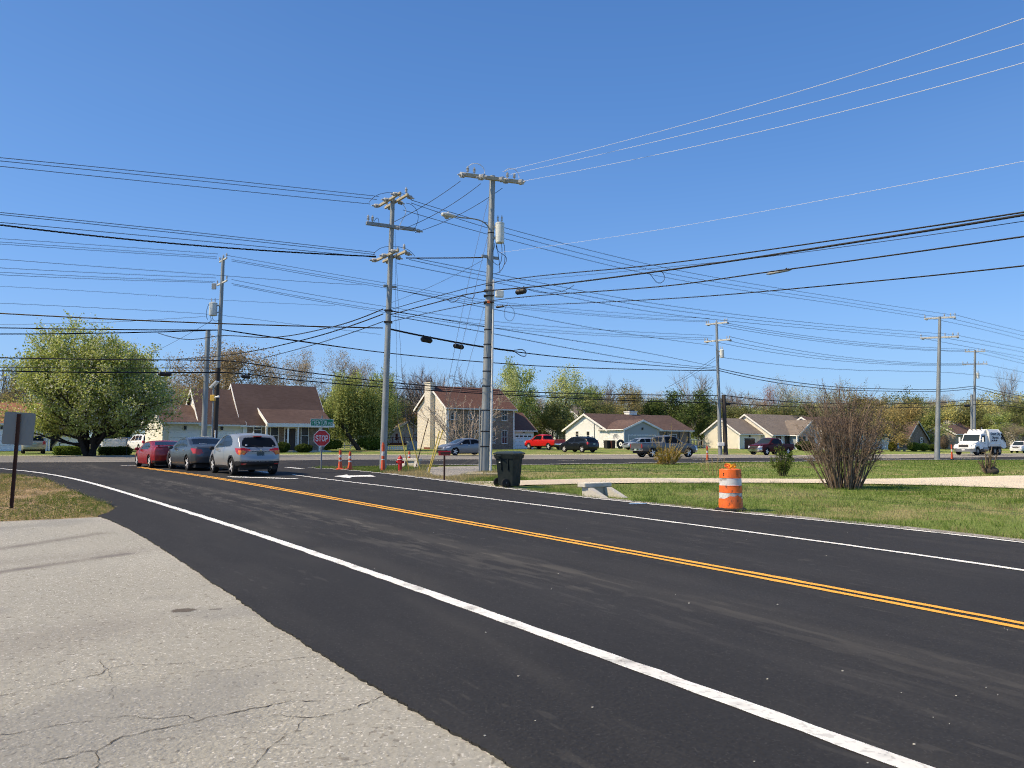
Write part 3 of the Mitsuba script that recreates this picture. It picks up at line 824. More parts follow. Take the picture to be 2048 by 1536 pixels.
COUPE = dict(SEDAN, L=4.33, W=1.735, r=.315, axles=(-1.25, 1.35), tum=.44,
    top=[(-2.08, .98), (-2.02, 1.03), (-1.75, 1.05), (-1.62, 1.07), (-.85, 1.28), (-.4, 1.315), (.1, 1.305), (.45, 1.24), (.95, 1.0), (1.2, .93), (1.7, .82), (2.05, .68), (2.16, .55)],
    belt=[(-2.2, .95), (-1.3, .93), (.9, .82), (1.3, .84), (2.4, .52)], plan=plan(4.33, .82, .95), sill=[(-2.4, .32), (-1.9, .24), (-1.0, .16), (1.0, .16), (2.4, .2)], paint='bsdf_car_red', handles=((-.1, .78),), handle_mat='bsdf_car_red', mirror=(.75, .90),
    areas=[('side_window', 'side', [(.85, .86), (.30, 1.18), (-.25, 1.245), (-.85, 1.18), (-1.25, 1.00), (-1.0, .90)]), ('tail_lamp', 'rear', [(.42, .86), (.84, .84), (.84, .95), (.46, .95)]), ('tail_lamp', 'side', [(-2.3, .95), (-1.95, .95), (-2.05, .84), (-2.3, .84)]),
           ('cladding', 'low', [(-2.6, .38), (-1.75, .36), (-1.7, .1), (2.5, .1)]), ('number_plate', 'rear', [(0, .70), (.155, .70), (.155, .84), (0, .84)]), ('dark_panel', 'rear', [(0, .66), (.3, .68), (.3, .86), (0, .86)])],
    extra=[('spoiler', cat([bx(-2.13, -1.92, -.70, .70, 1.075, 1.105, .012), bx(-2.05, -1.97, -.62, -.57, 1.02, 1.08), bx(-2.05, -1.97, .57, .62, 1.02, 1.08)]), 'bsdf_car_red'),
           ('third_brake_light', bx(-2.14, -2.12, -.16, .16, .90, .93), 'bsdf_red_lamp')])
S2 = glassed(COUPE, (1.06, 1.27), (.92, 1.27), .56)
S2['areas'] = [a for a in S2['areas'] if a[0] != 'dark_panel']
h = rd(128)
k = thing('coupe', 'dark red coupe with a rear spoiler, first in the queue at the stop sign', 'car')
make_car(k, from_wheel(at(301, 37.6), h, -1.25, .80), h, S2)

# --- farther cars, coarser
FARS = dict(step=.07, per=4, capn=21, soft=.08, wn=16)
CIVIC = glassed(dict(SEDAN, **FARS, paint='bsdf_car_sedan', rr=.7), (1.13, 1.40), (1.00, 1.40))
CIVIC.update(L=4.63, areas=CIVIC['areas'] + [('cladding', 'low', [(-2.6, .2), (2.05, .2), (2.1, .46), (2.6, .46)]), ('grille', 'front', [(0, .56), (.55, .58), (.45, .70), (0, .70)]), ('head_lamp', 'front', [(.55, .62), (.9, .64), (.9, .76), (.58, .72)])])
h = rd(212)
k = thing('sedan', 'silver sedan driving left on the main road, half hidden by the tall pole', 'car')
make_car(k, from_wheel(at(911, 66), h, 1.36, .86), h, CIVIC)

SUV = dict(SEDAN, **FARS, L=4.70, W=1.83, r=.36, axles=(-1.35, 1.36), rearzone=1.3, tum=.30,
    top=[(-2.28, .95), (-2.25, 1.08), (-2.12, 1.40), (-2.02, 1.62), (-1.9, 1.70), (-.8, 1.735), (.2, 1.72), (.5, 1.66), (1.1, 1.20), (1.3, 1.10), (1.9, 1.03), (2.25, .92), (2.34, .7)],
    belt=[(-2.4, 1.0), (-1.9, 1.08), (1.0, 1.02), (1.3, 1.04), (2.4, .66)], plan=plan(4.7, .86, .97), sill=[(-2.4, .42), (-1.9, .36), (-1.0, .28), (1.0, .28), (2.4, .3)], mirror=(.85, 1.1), handles=((.1, .95), (-.9, .97)), handle_mat='bsdf_chrome',
    areas=[('side_window', 'side', [(.98, 1.10), (.40, 1.56), (-.12, 1.62), (-.12, 1.10)]), ('side_window', 'side', [(-.2, 1.10), (-.2, 1.62), (-.98, 1.61), (-.98, 1.12)]), ('side_window', 'side', [(-1.06, 1.13), (-1.06, 1.61), (-1.75, 1.58), (-1.85, 1.16)]),
           ('tail_lamp', 'rear', [(.62, .86), (.95, .84), (.95, 1.14), (.70, 1.12)]), ('tail_lamp', 'side', [(-2.4, 1.12), (-2.08, 1.10), (-2.12, .86), (-2.5, .84)]), ('number_plate', 'rear', [(0, .84), (.2, .84), (.2, .98), (0, .98)]),
           ('bumper', 'low', [(-2.7, .60), (-2.1, .58), (-2.0, .2), (2.2, .2), (2.25, .5), (2.7, .5)]), ('head_lamp', 'front', [(.5, .80), (.95, .80), (.95, .98), (.56, .96)]), ('head_lamp', 'side', [(1.8, .98), (2.3, .90), (2.3, .78), (1.95, .80)]), ('grille', 'front', [(0, .70), (.45, .72), (.5, .94), (0, .94)])], extra=[])
BEIGE = glassed(dict(SUV, paint='bsdf_car_beige', bumper='bsdf_car_beige', plate='bsdf_plate'), (1.14, 1.60), (1.12, 1.62), .66, .64)
h = rd(124)
k = thing('suv', 'beige SUV parked tail out on the drive of the garage behind the blank sign', 'car', 'parked cars')
make_car(k, at(67, 71.5), h, BEIGE)
WSUV = glassed(dict(SUV, paint='bsdf_car_white', bumper='bsdf_car_white', extra=[('roof_rack', cat([bx(-1.6, .1, s * .62 - .02, s * .62 + .02, 1.76, 1.80) for s in (-1, 1)]), 'bsdf_black_trim')]), (1.14, 1.60), (1.12, 1.62), .66, .64)
k = thing('suv', 'white SUV with dark windows parked left of the red coupe', 'car', 'parked cars')
make_car(k, at(286, 77), rd(136), WSUV)
k = thing('sedan', 'dark car parked behind the white yard fence left of the street sign post', 'car', 'parked cars')
make_car(k, at(248, 82), rd(170), glassed(dict(SEDAN, **FARS, paint='bsdf_car_dark'), (1.15, 1.40), (1.0, 1.4)))
NAVY = glassed(dict(SUV, paint='bsdf_car_navy', bumper='bsdf_car_navy', plate='bsdf_plate', spokes=6,
    top=[(-2.28, .98), (-2.25, 1.08), (-2.05, 1.30), (-1.75, 1.58), (-1.6, 1.63), (-.8, 1.70), (.2, 1.69), (.5, 1.62), (1.1, 1.20), (1.3, 1.08), (1.9, .99), (2.25, .86), (2.34, .66)],
    areas=[a for a in SUV['areas'] if a[1] != 'side' or a[0] != 'side_window'] + [('side_window', 'side', [(.98, 1.10), (.40, 1.52), (-.12, 1.59), (-.12, 1.10)]), ('side_window', 'side', [(-.2, 1.10), (-.2, 1.59), (-.9, 1.57), (-1.65, 1.36), (-1.75, 1.2)])]), (1.14, 1.54), (1.12, 1.58), .60, .62)
k = thing('suv', 'dark navy SUV parked beside the red pickup', 'car', 'parked cars')
make_car(k, at(1157, 84), rd(130), NAVY)
k = thing('hatchback', 'pale silver car parked in front of the blue-grey garage, behind the grey pickup', 'car', 'parked cars')
make_car(k, at(1281, 99), rd(205), glassed(dict(SUV, paint='bsdf_car_pale', bumper='bsdf_car_pale', top=[(x, z * .87) for x, z in SUV['top']], belt=[(x, z * .87) for x, z in SUV['belt']], areas=[(a, b, [(q[0], q[1] * .87) for q in c]) for a, b, c in SUV['areas']]), (1.0, 1.38), (.98, 1.40), .62, .62))

TRUCK = dict(SEDAN, **FARS, L=5.75, W=2.0, r=.40, axles=(-1.72, 1.85), rearzone=.9, frontzone=.0, tum=.34,
    top=[(-2.84, 1.16), (-2.80, 1.19), (-.78, 1.20), (-.72, 1.24), (-.60, 1.74), (-.5, 1.82), (.2, 1.88), (.65, 1.82), (1.35, 1.30), (1.5, 1.22), (2.5, 1.13), (2.80, 1.02), (2.87, .8)],
    belt=[(-2.9, 1.15), (-.8, 1.17), (1.2, 1.16), (1.5, 1.14), (2.9, .75)], plan=[(-2.9, .93), (-2.75, .97), (-1, 1), (2.0, 1), (2.5, .96), (2.75, .88), (2.87, .80)], sill=[(-2.9, .55), (-1.0, .42), (1.0, .40), (2.9, .42)], bulge=(.02, .12), mirror=(1.1, 1.25), handles=((.15, 1.05),), tw=.26,
    areas=[('side_window', 'side', [(1.12, 1.22), (.62, 1.70), (.30, 1.76), (.30, 1.22)]), ('side_window', 'side', [(.24, 1.22), (.24, 1.76), (-.42, 1.70), (-.45, 1.22)]), ('rear_window', 'rear', [(0, 1.30), (.72, 1.30), (.66, 1.70), (0, 1.72)]), ('windscreen', 'front', [(0, 1.25), (.80, 1.25), (.66, 1.78), (0, 1.80)]),
           ('tail_lamp', 'side', [(-3, 1.12), (-2.74, 1.12), (-2.74, .78), (-3, .78)]), ('tail_lamp', 'rear', [(.86, .78), (1.0, .78), (1.0, 1.12), (.86, 1.12)]), ('bumper', 'low', [(-3, .70), (-2.7, .70), (-2.65, .2), (2.55, .2), (2.6, .74), (3.1, .74)]),
           ('head_lamp', 'front', [(.55, .80), (.95, .80), (.95, 1.0), (.58, 1.0)]), ('head_lamp', 'side', [(2.5, 1.0), (2.95, 1.0), (2.95, .82), (2.6, .82)]), ('grille', 'front', [(0, .78), (.5, .78), (.54, 1.0), (0, 1.0)])],
    extra=[('bed_opening', bx(-2.70, -.86, -.78, .78, 1.205, 1.225), 'bsdf_black_trim')])
TRUCK['areas'] = [a for a in TRUCK['areas']]
k = thing('pickup_truck', 'bright red pickup parked on the drive of the two-storey house', 'pickup', 'parked cars')
RED = dict(TRUCK, paint='bsdf_car_brightred', bumper='bsdf_chrome', rearzone=9)
h = rd(131)
make_car(k, from_wheel(at(1097, 95), h, -1.72, .9), h, RED)
k = thing('pickup_truck', 'grey pickup with its tailgate towards the viewer, driving right behind the yellow bush', 'pickup')
h = rd(22)
make_car(k, at(1328, 66.5), h, dict(TRUCK, paint='bsdf_car_pewter', bumper='bsdf_chrome', plate='bsdf_plate', rearzone=9, areas=TRUCK['areas'] + [('number_plate', 'rear', [(0, .58), (.17, .58), (.17, .72), (0, .72)])]))
k = thing('pickup_truck', 'dark maroon pickup driving left past the cream house', 'pickup')
h = rd(214)
make_car(k, from_wheel(at(1533, 83), h, 1.85, .9), h, dict(TRUCK, paint='bsdf_car_maroon', bumper='bsdf_chrome', rearzone=9))
k = thing('suv', 'small white vehicle parked behind the maroon pickup by its garage', 'car', 'parked cars')
make_car(k, at(1536, 104), rd(216), glassed(dict(SUV, paint='bsdf_car_white', bumper='bsdf_car_white'), (1.14, 1.60), (1.12, 1.62), .66, .64))
k = thing('suv', 'white SUV at the right edge of the picture, nose towards the road', 'car', 'parked cars')
make_car(k, at(2040, 114), rd(222), glassed(dict(SUV, paint='bsdf_car_white', bumper='bsdf_car_white'), (1.14, 1.60), (1.12, 1.62), .66, .64))

# --- the refuse truck
mat('truck_white', (.72, .73, .70), .35, coat=.5)
mat('truck_letter', (.02, .035, .08), .5)
mat('truck_metal', (.30, .30, .29), .4, metal=.7)
k = thing('garbage_truck', 'white rear-loading garbage truck with dark blue lettering, driving left', 'truck')
h = rd(214); b = at(1955, 95); b[2] += .03
tw = T().translate([float(x) for x in b]).rotate([0, 0, 1], math.degrees(h))
car_tw[k] = tw
W = 2.45
hood = hull([(x, y, z) for s in (-1, 1) for (x, y, z) in ((1.55, s * 1.05, 1.72), (1.55, s * 1.15, .85), (2.0, s * 1.02, 1.70), (3.30, s * .78, 1.36), (3.48, s * .72, 1.20), (3.55, s * .74, .80), (3.35, s * 1.0, .80), (3.1, s * 1.0, 1.25))])
part(k, 'hood', hood, 'bsdf_truck_white', smooth=40, tw=tw)
cab = hull([(x, s * y, z) for s in (-1, 1) for (x, y, z) in ((1.75, 1.08, 1.55), (1.70, 1.12, .75), (-.05, 1.12, .75), (-.05, 1.12, 2.35), (.0, 1.0, 2.62), (1.1, 1.0, 2.62), (1.25, 1.02, 2.52))])
part(k, 'cab', cab, 'bsdf_truck_white', smooth=30, tw=tw)
part(k, 'roof_fairing', hull([(x, s * y, z) for s in (-1, 1) for (x, y, z) in ((.55, .9, 2.6), (.05, 1.0, 2.6), (.05, .95, 3.05), (-.1, .95, 3.1))]), 'bsdf_truck_white', smooth=30, tw=tw)
part(k, 'windscreen', hull([(x, s * y, z) for s in (-1, 1) for (x, y, z) in ((1.76, .94, 1.66), (1.79, .94, 1.64), (1.33, .90, 2.44), (1.35, .90, 2.43))]), 'bsdf_clear_glass', tw=tw)
for s in (1, -1):
    part(k, 'side_window', prism([(1.45, 1.62), (1.12, 2.40), (.55, 2.40), (.55, 1.60)], 'y', s * 1.125 - .01, s * 1.125 + .01), 'bsdf_dark_glass', tw=tw)
    part(k, 'door_handle', bx(.62, .75, s * 1.13 - .02, s * 1.13 + .02, 1.40, 1.46), 'bsdf_black_trim', tw=tw)
    part(k, 'mirror', cat([bx(1.52, 1.62, s * 1.36 - .10, s * 1.36 + .10, 1.55, 2.15, .03), bx(1.50, 1.54, min(s * 1.1, s * 1.3), max(s * 1.1, s * 1.3), 1.9, 1.94)]), 'bsdf_truck_white', tw=tw)
    part(k, 'fender', prism([(3.45, .82), (3.30, 1.18), (2.85, 1.34), (2.30, 1.26), (1.95, .95), (1.85, .70), (2.02, .70), (2.2, .98), (2.55, 1.13), (2.9, 1.10), (3.15, .82)], 'y', s * 1.05 - .16, s * 1.05 + .16), 'bsdf_truck_white', smooth=30, tw=tw)
    part(k, 'head_lamp', hull([(3.30, s * .78, 1.02), (3.42, s * .78, 1.02), (3.40, s * .80, 1.22), (3.0, s * 1.05, 1.06), (3.05, s * 1.04, 1.22), (3.25, s * .98, 1.0)]), 'bsdf_clear_lamp', tw=tw)
    part(k, 'fuel_tank', moved(lathe([(0, -.6), (.30, -.6), (.30, .6), (0, .6)], 14, 'x'), None, (.55, s * .95, .70)), 'bsdf_truck_metal', smooth=30, tw=tw)
part(k, 'grille', hull([(3.50, -.55, .98), (3.56, -.55, .98), (3.50, .55, .98), (3.56, .55, .98), (3.42, -.58, 1.26), (3.50, -.58, 1.24), (3.42, .58, 1.26), (3.50, .58, 1.24)]), 'bsdf_black_trim', tw=tw)
part(k, 'bumper', hull([(x, s * y, z) for s in (-1, 1) for z in (.42, .80) for (x, y) in ((3.62, .8), (3.35, 1.18), (3.0, 1.2), (3.0, .5))]), 'bsdf_truck_metal', tw=tw)
part(k, 'number_plate', bx(3.62, 3.64, -.17, .17, .58, .72), 'bsdf_white_sticker', tw=tw)
body = hull([(x, s * y, z) for s in (-1, 1) for (x, y, z) in ((-.18, 1.18, 1.05), (-.18, 1.25, 1.3), (-.18, 1.25, 2.75), (-.18, 1.02, 3.12), (-3.15, 1.25, 1.3), (-3.15, 1.18, 1.05), (-3.15, 1.25, 2.75), (-3.15, 1.02, 3.12))])
part(k, 'hopper_body', body, 'bsdf_truck_white', smooth=20, tw=tw)
part(k, 'body_rib', cat([hull([(x, s * y, z) for s in (-1, 1) for x in (xx, xx + .16) for (y, z) in ((1.22, 1.05), (1.29, 1.3), (1.29, 2.76), (1.05, 3.16))]) for xx in (-.34, -3.2)]), 'bsdf_truck_white', tw=tw)
part(k, 'body_rail', cat([bx(-3.1, -.3, s * 1.27 - .03, s * 1.27 + .03, 1.30, 1.42) for s in (-1, 1)]), 'bsdf_truck_white', tw=tw)
part(k, 'tailgate', hull([(x, s * y, z) for s in (-1, 1) for (x, y, z) in ((-3.22, 1.24, 1.0), (-3.22, 1.24, 2.75), (-3.22, 1.0, 3.10), (-3.9, 1.1, 2.7), (-4.6, 1.15, 1.7), (-4.75, 1.18, .95), (-4.1, 1.18, .75))]), 'bsdf_truck_white', smooth=20, tw=tw)
part(k, 'hydraulics', cat([rod((-3.3, s * 1.3, 2.6), (-4.4, s * 1.27, 1.6), .07) for s in (-1, 1)] + [bx(-3.8, -3.3, s * 1.28 - .05, s * 1.28 + .05, 1.9, 2.2) for s in (-1, 1)]), 'bsdf_black_trim', tw=tw)
part(k, 'chassis', cat([bx(-4.2, 3.0, -.45, .45, .55, .95), bx(-3.1, -.3, -1.05, 1.05, .72, 1.04)]), 'bsdf_black_trim', tw=tw)
part(k, 'beacon', cat([bx(.2, .35, s * .5 - .06, s * .5 + .06, 3.05, 3.16) for s in (-1, 0, 1)] + [bx(-1.2, -1.1, -.05, .05, 3.1, 3.4)]), 'bsdf_truck_metal', tw=tw)
for ax_, dbl in ((2.55, 0), (-1.75, 1), (-2.95, 1)):
    for s in (1, -1):
        wheel(k, ax_, s * (1.05 - .1 * dbl), .50, .30 + .2 * dbl, s, 8, 'bsdf_truck_metal', 18, .56)
for s in (1, -1):
    R = np.array([[-s, 0, 0], [0, 0, s], [0, 1.0, 0]])
    for txt, hh, zz, x0 in (('Queen City', .34, 2.42, -.62), ('Disposal', .30, 1.98, -.95)):
        t = meshkit.text_mesh(txt, hh, .012, bold=True)
        wd = t.bounds[1][0]
        x_start = x0 if s > 0 else x0 - wd
        part(k, 'lettering', moved(t, R, (x_start, s * 1.252, zz)), 'bsdf_truck_letter', tw=tw)
    part(k, 'number_line', cat([bx(-2.25 + .125 * i_, -2.16 + .125 * i_, s * 1.258 - .006, s * 1.258 + .006, 1.66 + (.08 if i_ in (3, 7) else 0), 1.86 - (.08 if i_ in (3, 7) else 0)) for i_ in range(12)]), 'bsdf_truck_letter', tw=tw, kind='stuff')
# ------------------------------------------------------------------ utility poles
mat('galv', mikit.proc(lambda p, n, uv: mix((.20, .222, .228), (.34, .365, .37), fbm(p.x * 6, p.y * 6, p.z * 1.6, 3))), .55, metal=.35)
mat('dark_wood', (.060, .050, .042), .9)
mat('arm_wood', (.40, .36, .27), .9)
mat('arm_pale', (.52, .52, .48), .8)
mat('porcelain', (.42, .42, .41), .3, coat=.5)
mat('tank', (.62, .65, .62), .4, coat=.3)
mat('wire_dark', (.012, .013, .015), .6)
mat('wire_grey', (.045, .052, .06), .5)
mat('wire_bright', (.62, .63, .64), .5)
mat('cable_white', (.70, .70, .68), .5)
mat('guard_yellow', (.55, .42, .08), .5)
mat('closure', (.010, .010, .011), .5)
mat('lamp_grey', (.55, .56, .54), .5)
mat('rust', (.075, .035, .024), .9)
mat('sign_back', (.215, .22, .205), .5, metal=.3)
mat('sign_red', (.55, .012, .020), .45, coat=.2)
mat('sign_white', (.78, .78, .76), .45)
mat('sign_green', (.0, .21, .10), .45)
mat('orange', mikit.proc(lambda p, n, uv: mix(mix((.86, .155, .018), (.66, .14, .035), smoothstep(.4, .75, fbm(p.x * 5, p.y * 5, p.z * 4, 3))), (.10, .05, .03), .75 * smoothstep(.60, .78, fbm(p.x * 16, p.y * 16, p.z * 9, 3)))), .5)
mat('orange_dull', (.55, .085, .03), .6)
mat('reflect_white', mikit.proc(lambda p, n, uv: mix((.62, .62, .61), (.26, .23, .20), .85 * smoothstep(.45, .75, fbm(p.x * 7, p.y * 7, p.z * 11, 3)))), .4)
mat('hydrant_red', (.42, .014, .014), .45, coat=.3)
mat('bin_green', mikit.proc(lambda p, n, uv: mix((.006, .013, .014), (.016, .022, .022), smoothstep(.45, .75, fbm(p.x * 6, p.y * 6, p.z * 2.5, 3)))), .62, spec=.25)
mat('bin_lid', (.03, .042, .042), .42)
mat('rubber', (.014, .014, .014), .8)
mat('box_yellow', (.70, .42, .06), .5)
mat('panel_white', (.72, .72, .70), .5)


def insulator(h=.32, r=.07):
    pr = [(0, 0), (.025, 0), (.025, .25 * h)]
    for k in range(3):
        z = .3 * h + k * .2 * h
        pr += [(r, z), (r * .95, z + .06 * h), (.55 * r, z + .09 * h), (.5 * r, z + .18 * h)]
    return lathe(pr + [(.4 * r, h), (0, h)], 10)


def pole(key, base, top, r0, r1, matl, bands=()):
    m = rod(base - np.array([0, 0, .4]), top, r0, 16, r1)
    part(key, 'shaft', m, matl, smooth=40)
    for t in bands:
        c = base + (top - base) * t; r = r0 + (r1 - r0) * t
        d = (top - base) / np.linalg.norm(top - base)
        part(key, 'band', rod(c, c + d * .05, r + .012, 16), 'bsdf_black_trim', smooth=40)


def arm(key, c, ang, L, matl, ins=(), sec=(.10, .12), dead=(), rs_=.10, insm='bsdf_porcelain'):
    """A crossarm centred on c, its pin insulators at ins (positions -1..1) and strain insulators at dead (position, heading)."""
    R = rot2(ang)
    part(key, 'crossarm', moved(bx(-L / 2, L / 2, -sec[0] / 2, sec[0] / 2, -sec[1] / 2, sec[1] / 2, .012), R, c), matl)
    for t in ins:
        part(key, 'insulator', moved(insulator(), R, c + R @ np.array([t * L / 2, 0, sec[1] / 2])), insm, smooth=35)
    for t, hd in dead:
        a = c + R @ np.array([t * L / 2, 0, -.02])
        d = np.array([math.cos(hd), math.sin(hd), -.12])
        pr = [(0, 0), (.03, .0), (.03, .10)]
        for q in range(3): pr += [(rs_, .10 + q * .07), (rs_, .13 + q * .07), (.05, .155 + q * .07)]
        m = lathe(pr + [(.03, .42), (0, .42)], 10)
        part(key, 'strain_insulator', moved(m, trimesh.geometry.align_vectors([0, 0, 1], d / np.linalg.norm(d))[:3, :3], a), insm, smooth=35)


def braces(key, c, ang, L, drop):
    R = rot2(ang)
    for s in (-1, 1):
        part(key, 'brace', rod(c + R @ np.array([s * L * .3, .06, -.05]), c + np.array([0, 0, -drop]), .018, 5), 'bsdf_galv')


def transformer(key, c, off, r=.27, h=1.05):
    """A transformer can hung beside the pole at c."""
    o = c + off
    part(key, 'transformer', moved(lathe([(0, 0), (r * .9, 0), (r, .05), (r, h - .06), (r * 1.04, h - .05), (r * 1.04, h), (r * .5, h + .07), (0, h + .08)], 20), None, o), 'bsdf_tank', smooth=35)
    for s in (-1, 1):
        part(key, 'bushing', moved(insulator(.34, .05), None, o + [s * r * .45, 0, h + .03]), 'bsdf_porcelain', smooth=35)
    part(key, 'bracket', cat([bx(*sorted([c[0], o[0]]), o[1] - .05, o[1] + .05, o[2] + z, o[2] + z + .1) for z in (h * .2, h * .75)]), 'bsdf_galv')


def jumper(key, pts, r=.012, matl='bsdf_wire_dark'):
    part(key, 'jumper_wire', tube(spline(pts, 18), r, 5), matl)


# --- B: pole left of centre, three crossarms
YB, YC, YL, YM, YR, YF = 36.0, 35.0, 57.0, 78.5, 72.0, 108.0
B0 = at(766, YB); B1 = P(785.5, 396, YB)
kB = thing('utility_pole', 'tall grey pole with three sets of crossarms right of the stop sign', 'utility pole')
pole(kB, B0, B1, .17, .105, 'bsdf_galv')


def on(pole0, pole1, py):
    """The point of a leaning pole that shows at row py."""
    t = np.linspace(0, 1, 400)[:, None]
    q = pole0 + (pole1 - pole0) * t
    d = q - np.array([0, 0, CAMH]); f = d[:, 1] * CP + d[:, 2] * SP; v = (-d[:, 1] * SP + d[:, 2] * CP) / f
    return q[np.argmin(np.abs(768 - F * v - py))]


A_IN = math.radians(-56)      # crossarms of the main-road line point nearly at the viewer
for py, ds in ((401, (-.12, .12)), (512, (-.12, .12))):
    c = on(B0, B1, py)
    n_ = np.array([-math.sin(A_IN), math.cos(A_IN), 0])
    for d_ in ds:
        arm(kB, c + n_ * d_ * 1.6, A_IN, 2.5, 'bsdf_arm_wood', ins=((-.85, -.3, .3, .85) if d_ > 0 else ()), dead=[(t, math.radians(215 if d_ < 0 else 36)) for t in (-.85, .05, .85)])
c = on(B0, B1, 455)
arm(kB, c - np.array([0, .14, 0]), math.radians(28), 2.45, 'bsdf_galv', ins=(-.92, -.75), sec=(.14, .16), dead=[(t, math.radians(20)) for t in (.1, .95)])
for a_, b_, z_ in (((738, 405), (826, 402), -.5), ((746, 510), (830, 513), -.35)):
    p0, p1 = P(*a_, YB - .4), P(*b_, YB + .5); mm = (p0 + p1) / 2 + [0, 0, .55]
    jumper(kB, [p0, p0 * .7 + p1 * .3 + [0, 0, .42], mm * 1.0 - [0, 0, .1], p0 * .25 + p1 * .75 + [0, 0, .38], p1])
jumper(kB, [P(812, 406, YB), P(835, 425, YB), P(833, 450, YB), P(826, 460, YB)])
jumper(kB, [P(806, 410, YB), P(812, 422, YB), P(802, 445, YB), P(799, 458, YB)], .016, 'bsdf_wire_bright')
jumper(kB, [P(746, 447, YB), P(755, 436, YB), P(758, 447, YB)])
part(kB, 'cable_bracket', moved(bx(-.3, .35, -.06, .06, -.05, .05), rot2(.6), on(B0, B1, 573)), 'bsdf_galv')
part(kB, 'cable_clamp', moved(bx(-.18, .18, -.18, .18, -.04, .04, .01), None, on(B0, B1, 622)), 'bsdf_black_trim')
part(kB, 'cable_clamp', moved(bx(-.18, .18, -.18, .18, -.04, .04, .01), None, on(B0, B1, 645)), 'bsdf_black_trim')

# --- C: the tallest pole, with lamp, transformer and conduit
C0 = at(968, YC); C1 = P(985, 352, YC)
kC = thing('utility_pole', 'tallest pole, at the centre, carrying a street lamp arm and a white transformer', 'utility pole')
pole(kC, C0, C1, .215, .13, 'bsdf_galv', bands=(.08, .13, .20, .28, .33, .375, .42, .47, .62, .80))
c = on(C0, C1, 359)
arm(kC, c - np.array([0, .16, 0]), math.radians(22), 2.68, 'bsdf_arm_wood', ins=(-.9, -.66, .56, .82), rs_=.135, sec=(.13, .17), dead=[(t, hd) for t in (-.97, -.3, .62) for hd in (math.radians(215),)] + [(t, math.radians(-38)) for t in (-.45, .25, .97)])
for a_, b_ in ((-.9, -.3), (.4, .95)):
    R = rot2(math.radians(22)); p0, p1 = c + R @ np.array([a_ * 1.37, -.16, .4]), c + R @ np.array([b_ * 1.37, -.1, .2])
    jumper(kC, [p0, (p0 * 2 + p1) / 3 + [0, 0, .25], (p0 + 2 * p1) / 3 + [0, 0, .32], p1], .016, 'bsdf_wire_bright')
transformer(kC, on(C0, C1, 486), np.array([.43, -.05, 0]), .205, .93)
for q in ([(997, 455), (1006, 480), (1010, 510), (1003, 540), (985, 548)], [(999, 470), (1004, 500), (997, 530), (984, 520)], [(994, 486), (1000, 505), (1010, 512), (1008, 530)], [(990, 486), (986, 502), (980, 515)], [(993, 490), (999, 530), (1000, 546)]):
    jumper(kC, [P(x, y, YC - .1) for x, y in q], .014)
a0 = on(C0, C1, 470); a1 = P(912, 433, YC - 1.0)
part(kC, 'lamp_arm', tube(spline([a0, a0 + [-.35, -.3, .55], (a0 + a1) / 2 + [-.1, 0, .35], a1], 20), .03, 8), 'bsdf_galv', smooth=40)
lm = lathe([(0, -.36), (.05, -.36), (.11, -.25), (.16, .0), (.165, .2), (.12, .36), (0, .40)], 16, 'x')
lm.vertices = np.asarray(lm.vertices) * [1, 1.0, .62]
part(kC, 'lamp_head', moved(lm, rot2(math.atan2(a1[1] - a0[1], a1[0] - a0[0])), a1 + [-.30, -.1, .02]), 'bsdf_lamp_grey', smooth=40)
lens = lathe([(0, -.10), (.08, -.07), (.13, 0), (0, .01)], 14)
part(kC, 'lamp_lens', moved(lens, None, a1 + [-.40, -.13, -.07]), 'bsdf_porcelain', smooth=50)
part(kC, 'photocell', moved(lathe([(0, 0), (.04, 0), (.04, .08), (0, .1)], 8), None, a1 + [-.33, -.1, .10]), 'bsdf_lamp_grey')
cd = np.array([.30, -.12, 0])
part(kC, 'conduit', rod(C0 + cd - [0, 0, .2], on(C0, C1, 560) + cd * .62, .055, 10, .05), 'bsdf_cable_white', smooth=40)
part(kC, 'conduit', rod(C0 + [-.20, -.22, -.2], C0 + [-.19, -.22, 2.9], .03, 8), 'bsdf_galv', smooth=40)
part(kC, 'cable_bracket', moved(bx(-.45, .45, -.05, .05, -.06, .06), rot2(math.radians(35)), on(C0, C1, 514)), 'bsdf_galv')
for py in (582, 592, 606): part(kC, 'cable_clamp', moved(bx(-.24, .24, -.22, .22, -.03, .03, .01), None, on(C0, C1, py)), 'bsdf_black_trim')
part(kC, 'junction_box', moved(bx(-.19, .19, -.1, .1, -.16, .16, .03), rot2(.2), P(999, 588, YC - .2)), 'bsdf_tank')
part(kC, 'orange_cap', moved(bx(-.07, .07, -.27, -.2, -.06, .06, .02), None, on(C0, C1, 606)), 'bsdf_orange')

# --- L: left pole with a transformer, and the short stub pole beside it
L0 = at(428, YL); L1 = P(446.5, 516, YL)
kL = thing('utility_pole', 'pole at the left with two small crossarms and a pale transformer can', 'utility pole')
pole(kL, L0, L1, .20, .12, 'bsdf_galv')
part(kL, 'lower_sleeve', rod(L0, L0 + (L1 - L0) * .44, .225, 16, .175), 'bsdf_dark_wood', smooth=40)
A_L = math.radians(-52)
for py, L_ in ((520, 1.7), (566, 2.3)):
    arm(kL, on(L0, L1, py), A_L, L_, 'bsdf_arm_pale', ins=(-.95, .05, .95))
part(kL, 'cutout', moved(bx(-.16, .16, -.05, .05, -.25, .2, .02), None, P(428, 572, YL - 1)), 'bsdf_galv')
transformer(kL, on(L0, L1, 632), np.array([-.52, -.1, 0]), .29, .95)
for q in ([(418, 608), (413, 625), (415, 640)], [(424, 630), (430, 642), (438, 640)], [(420, 632), (422, 640), (419, 645)]): jumper(kL, [P(x, y, YL - .2) for x, y in q], .02)
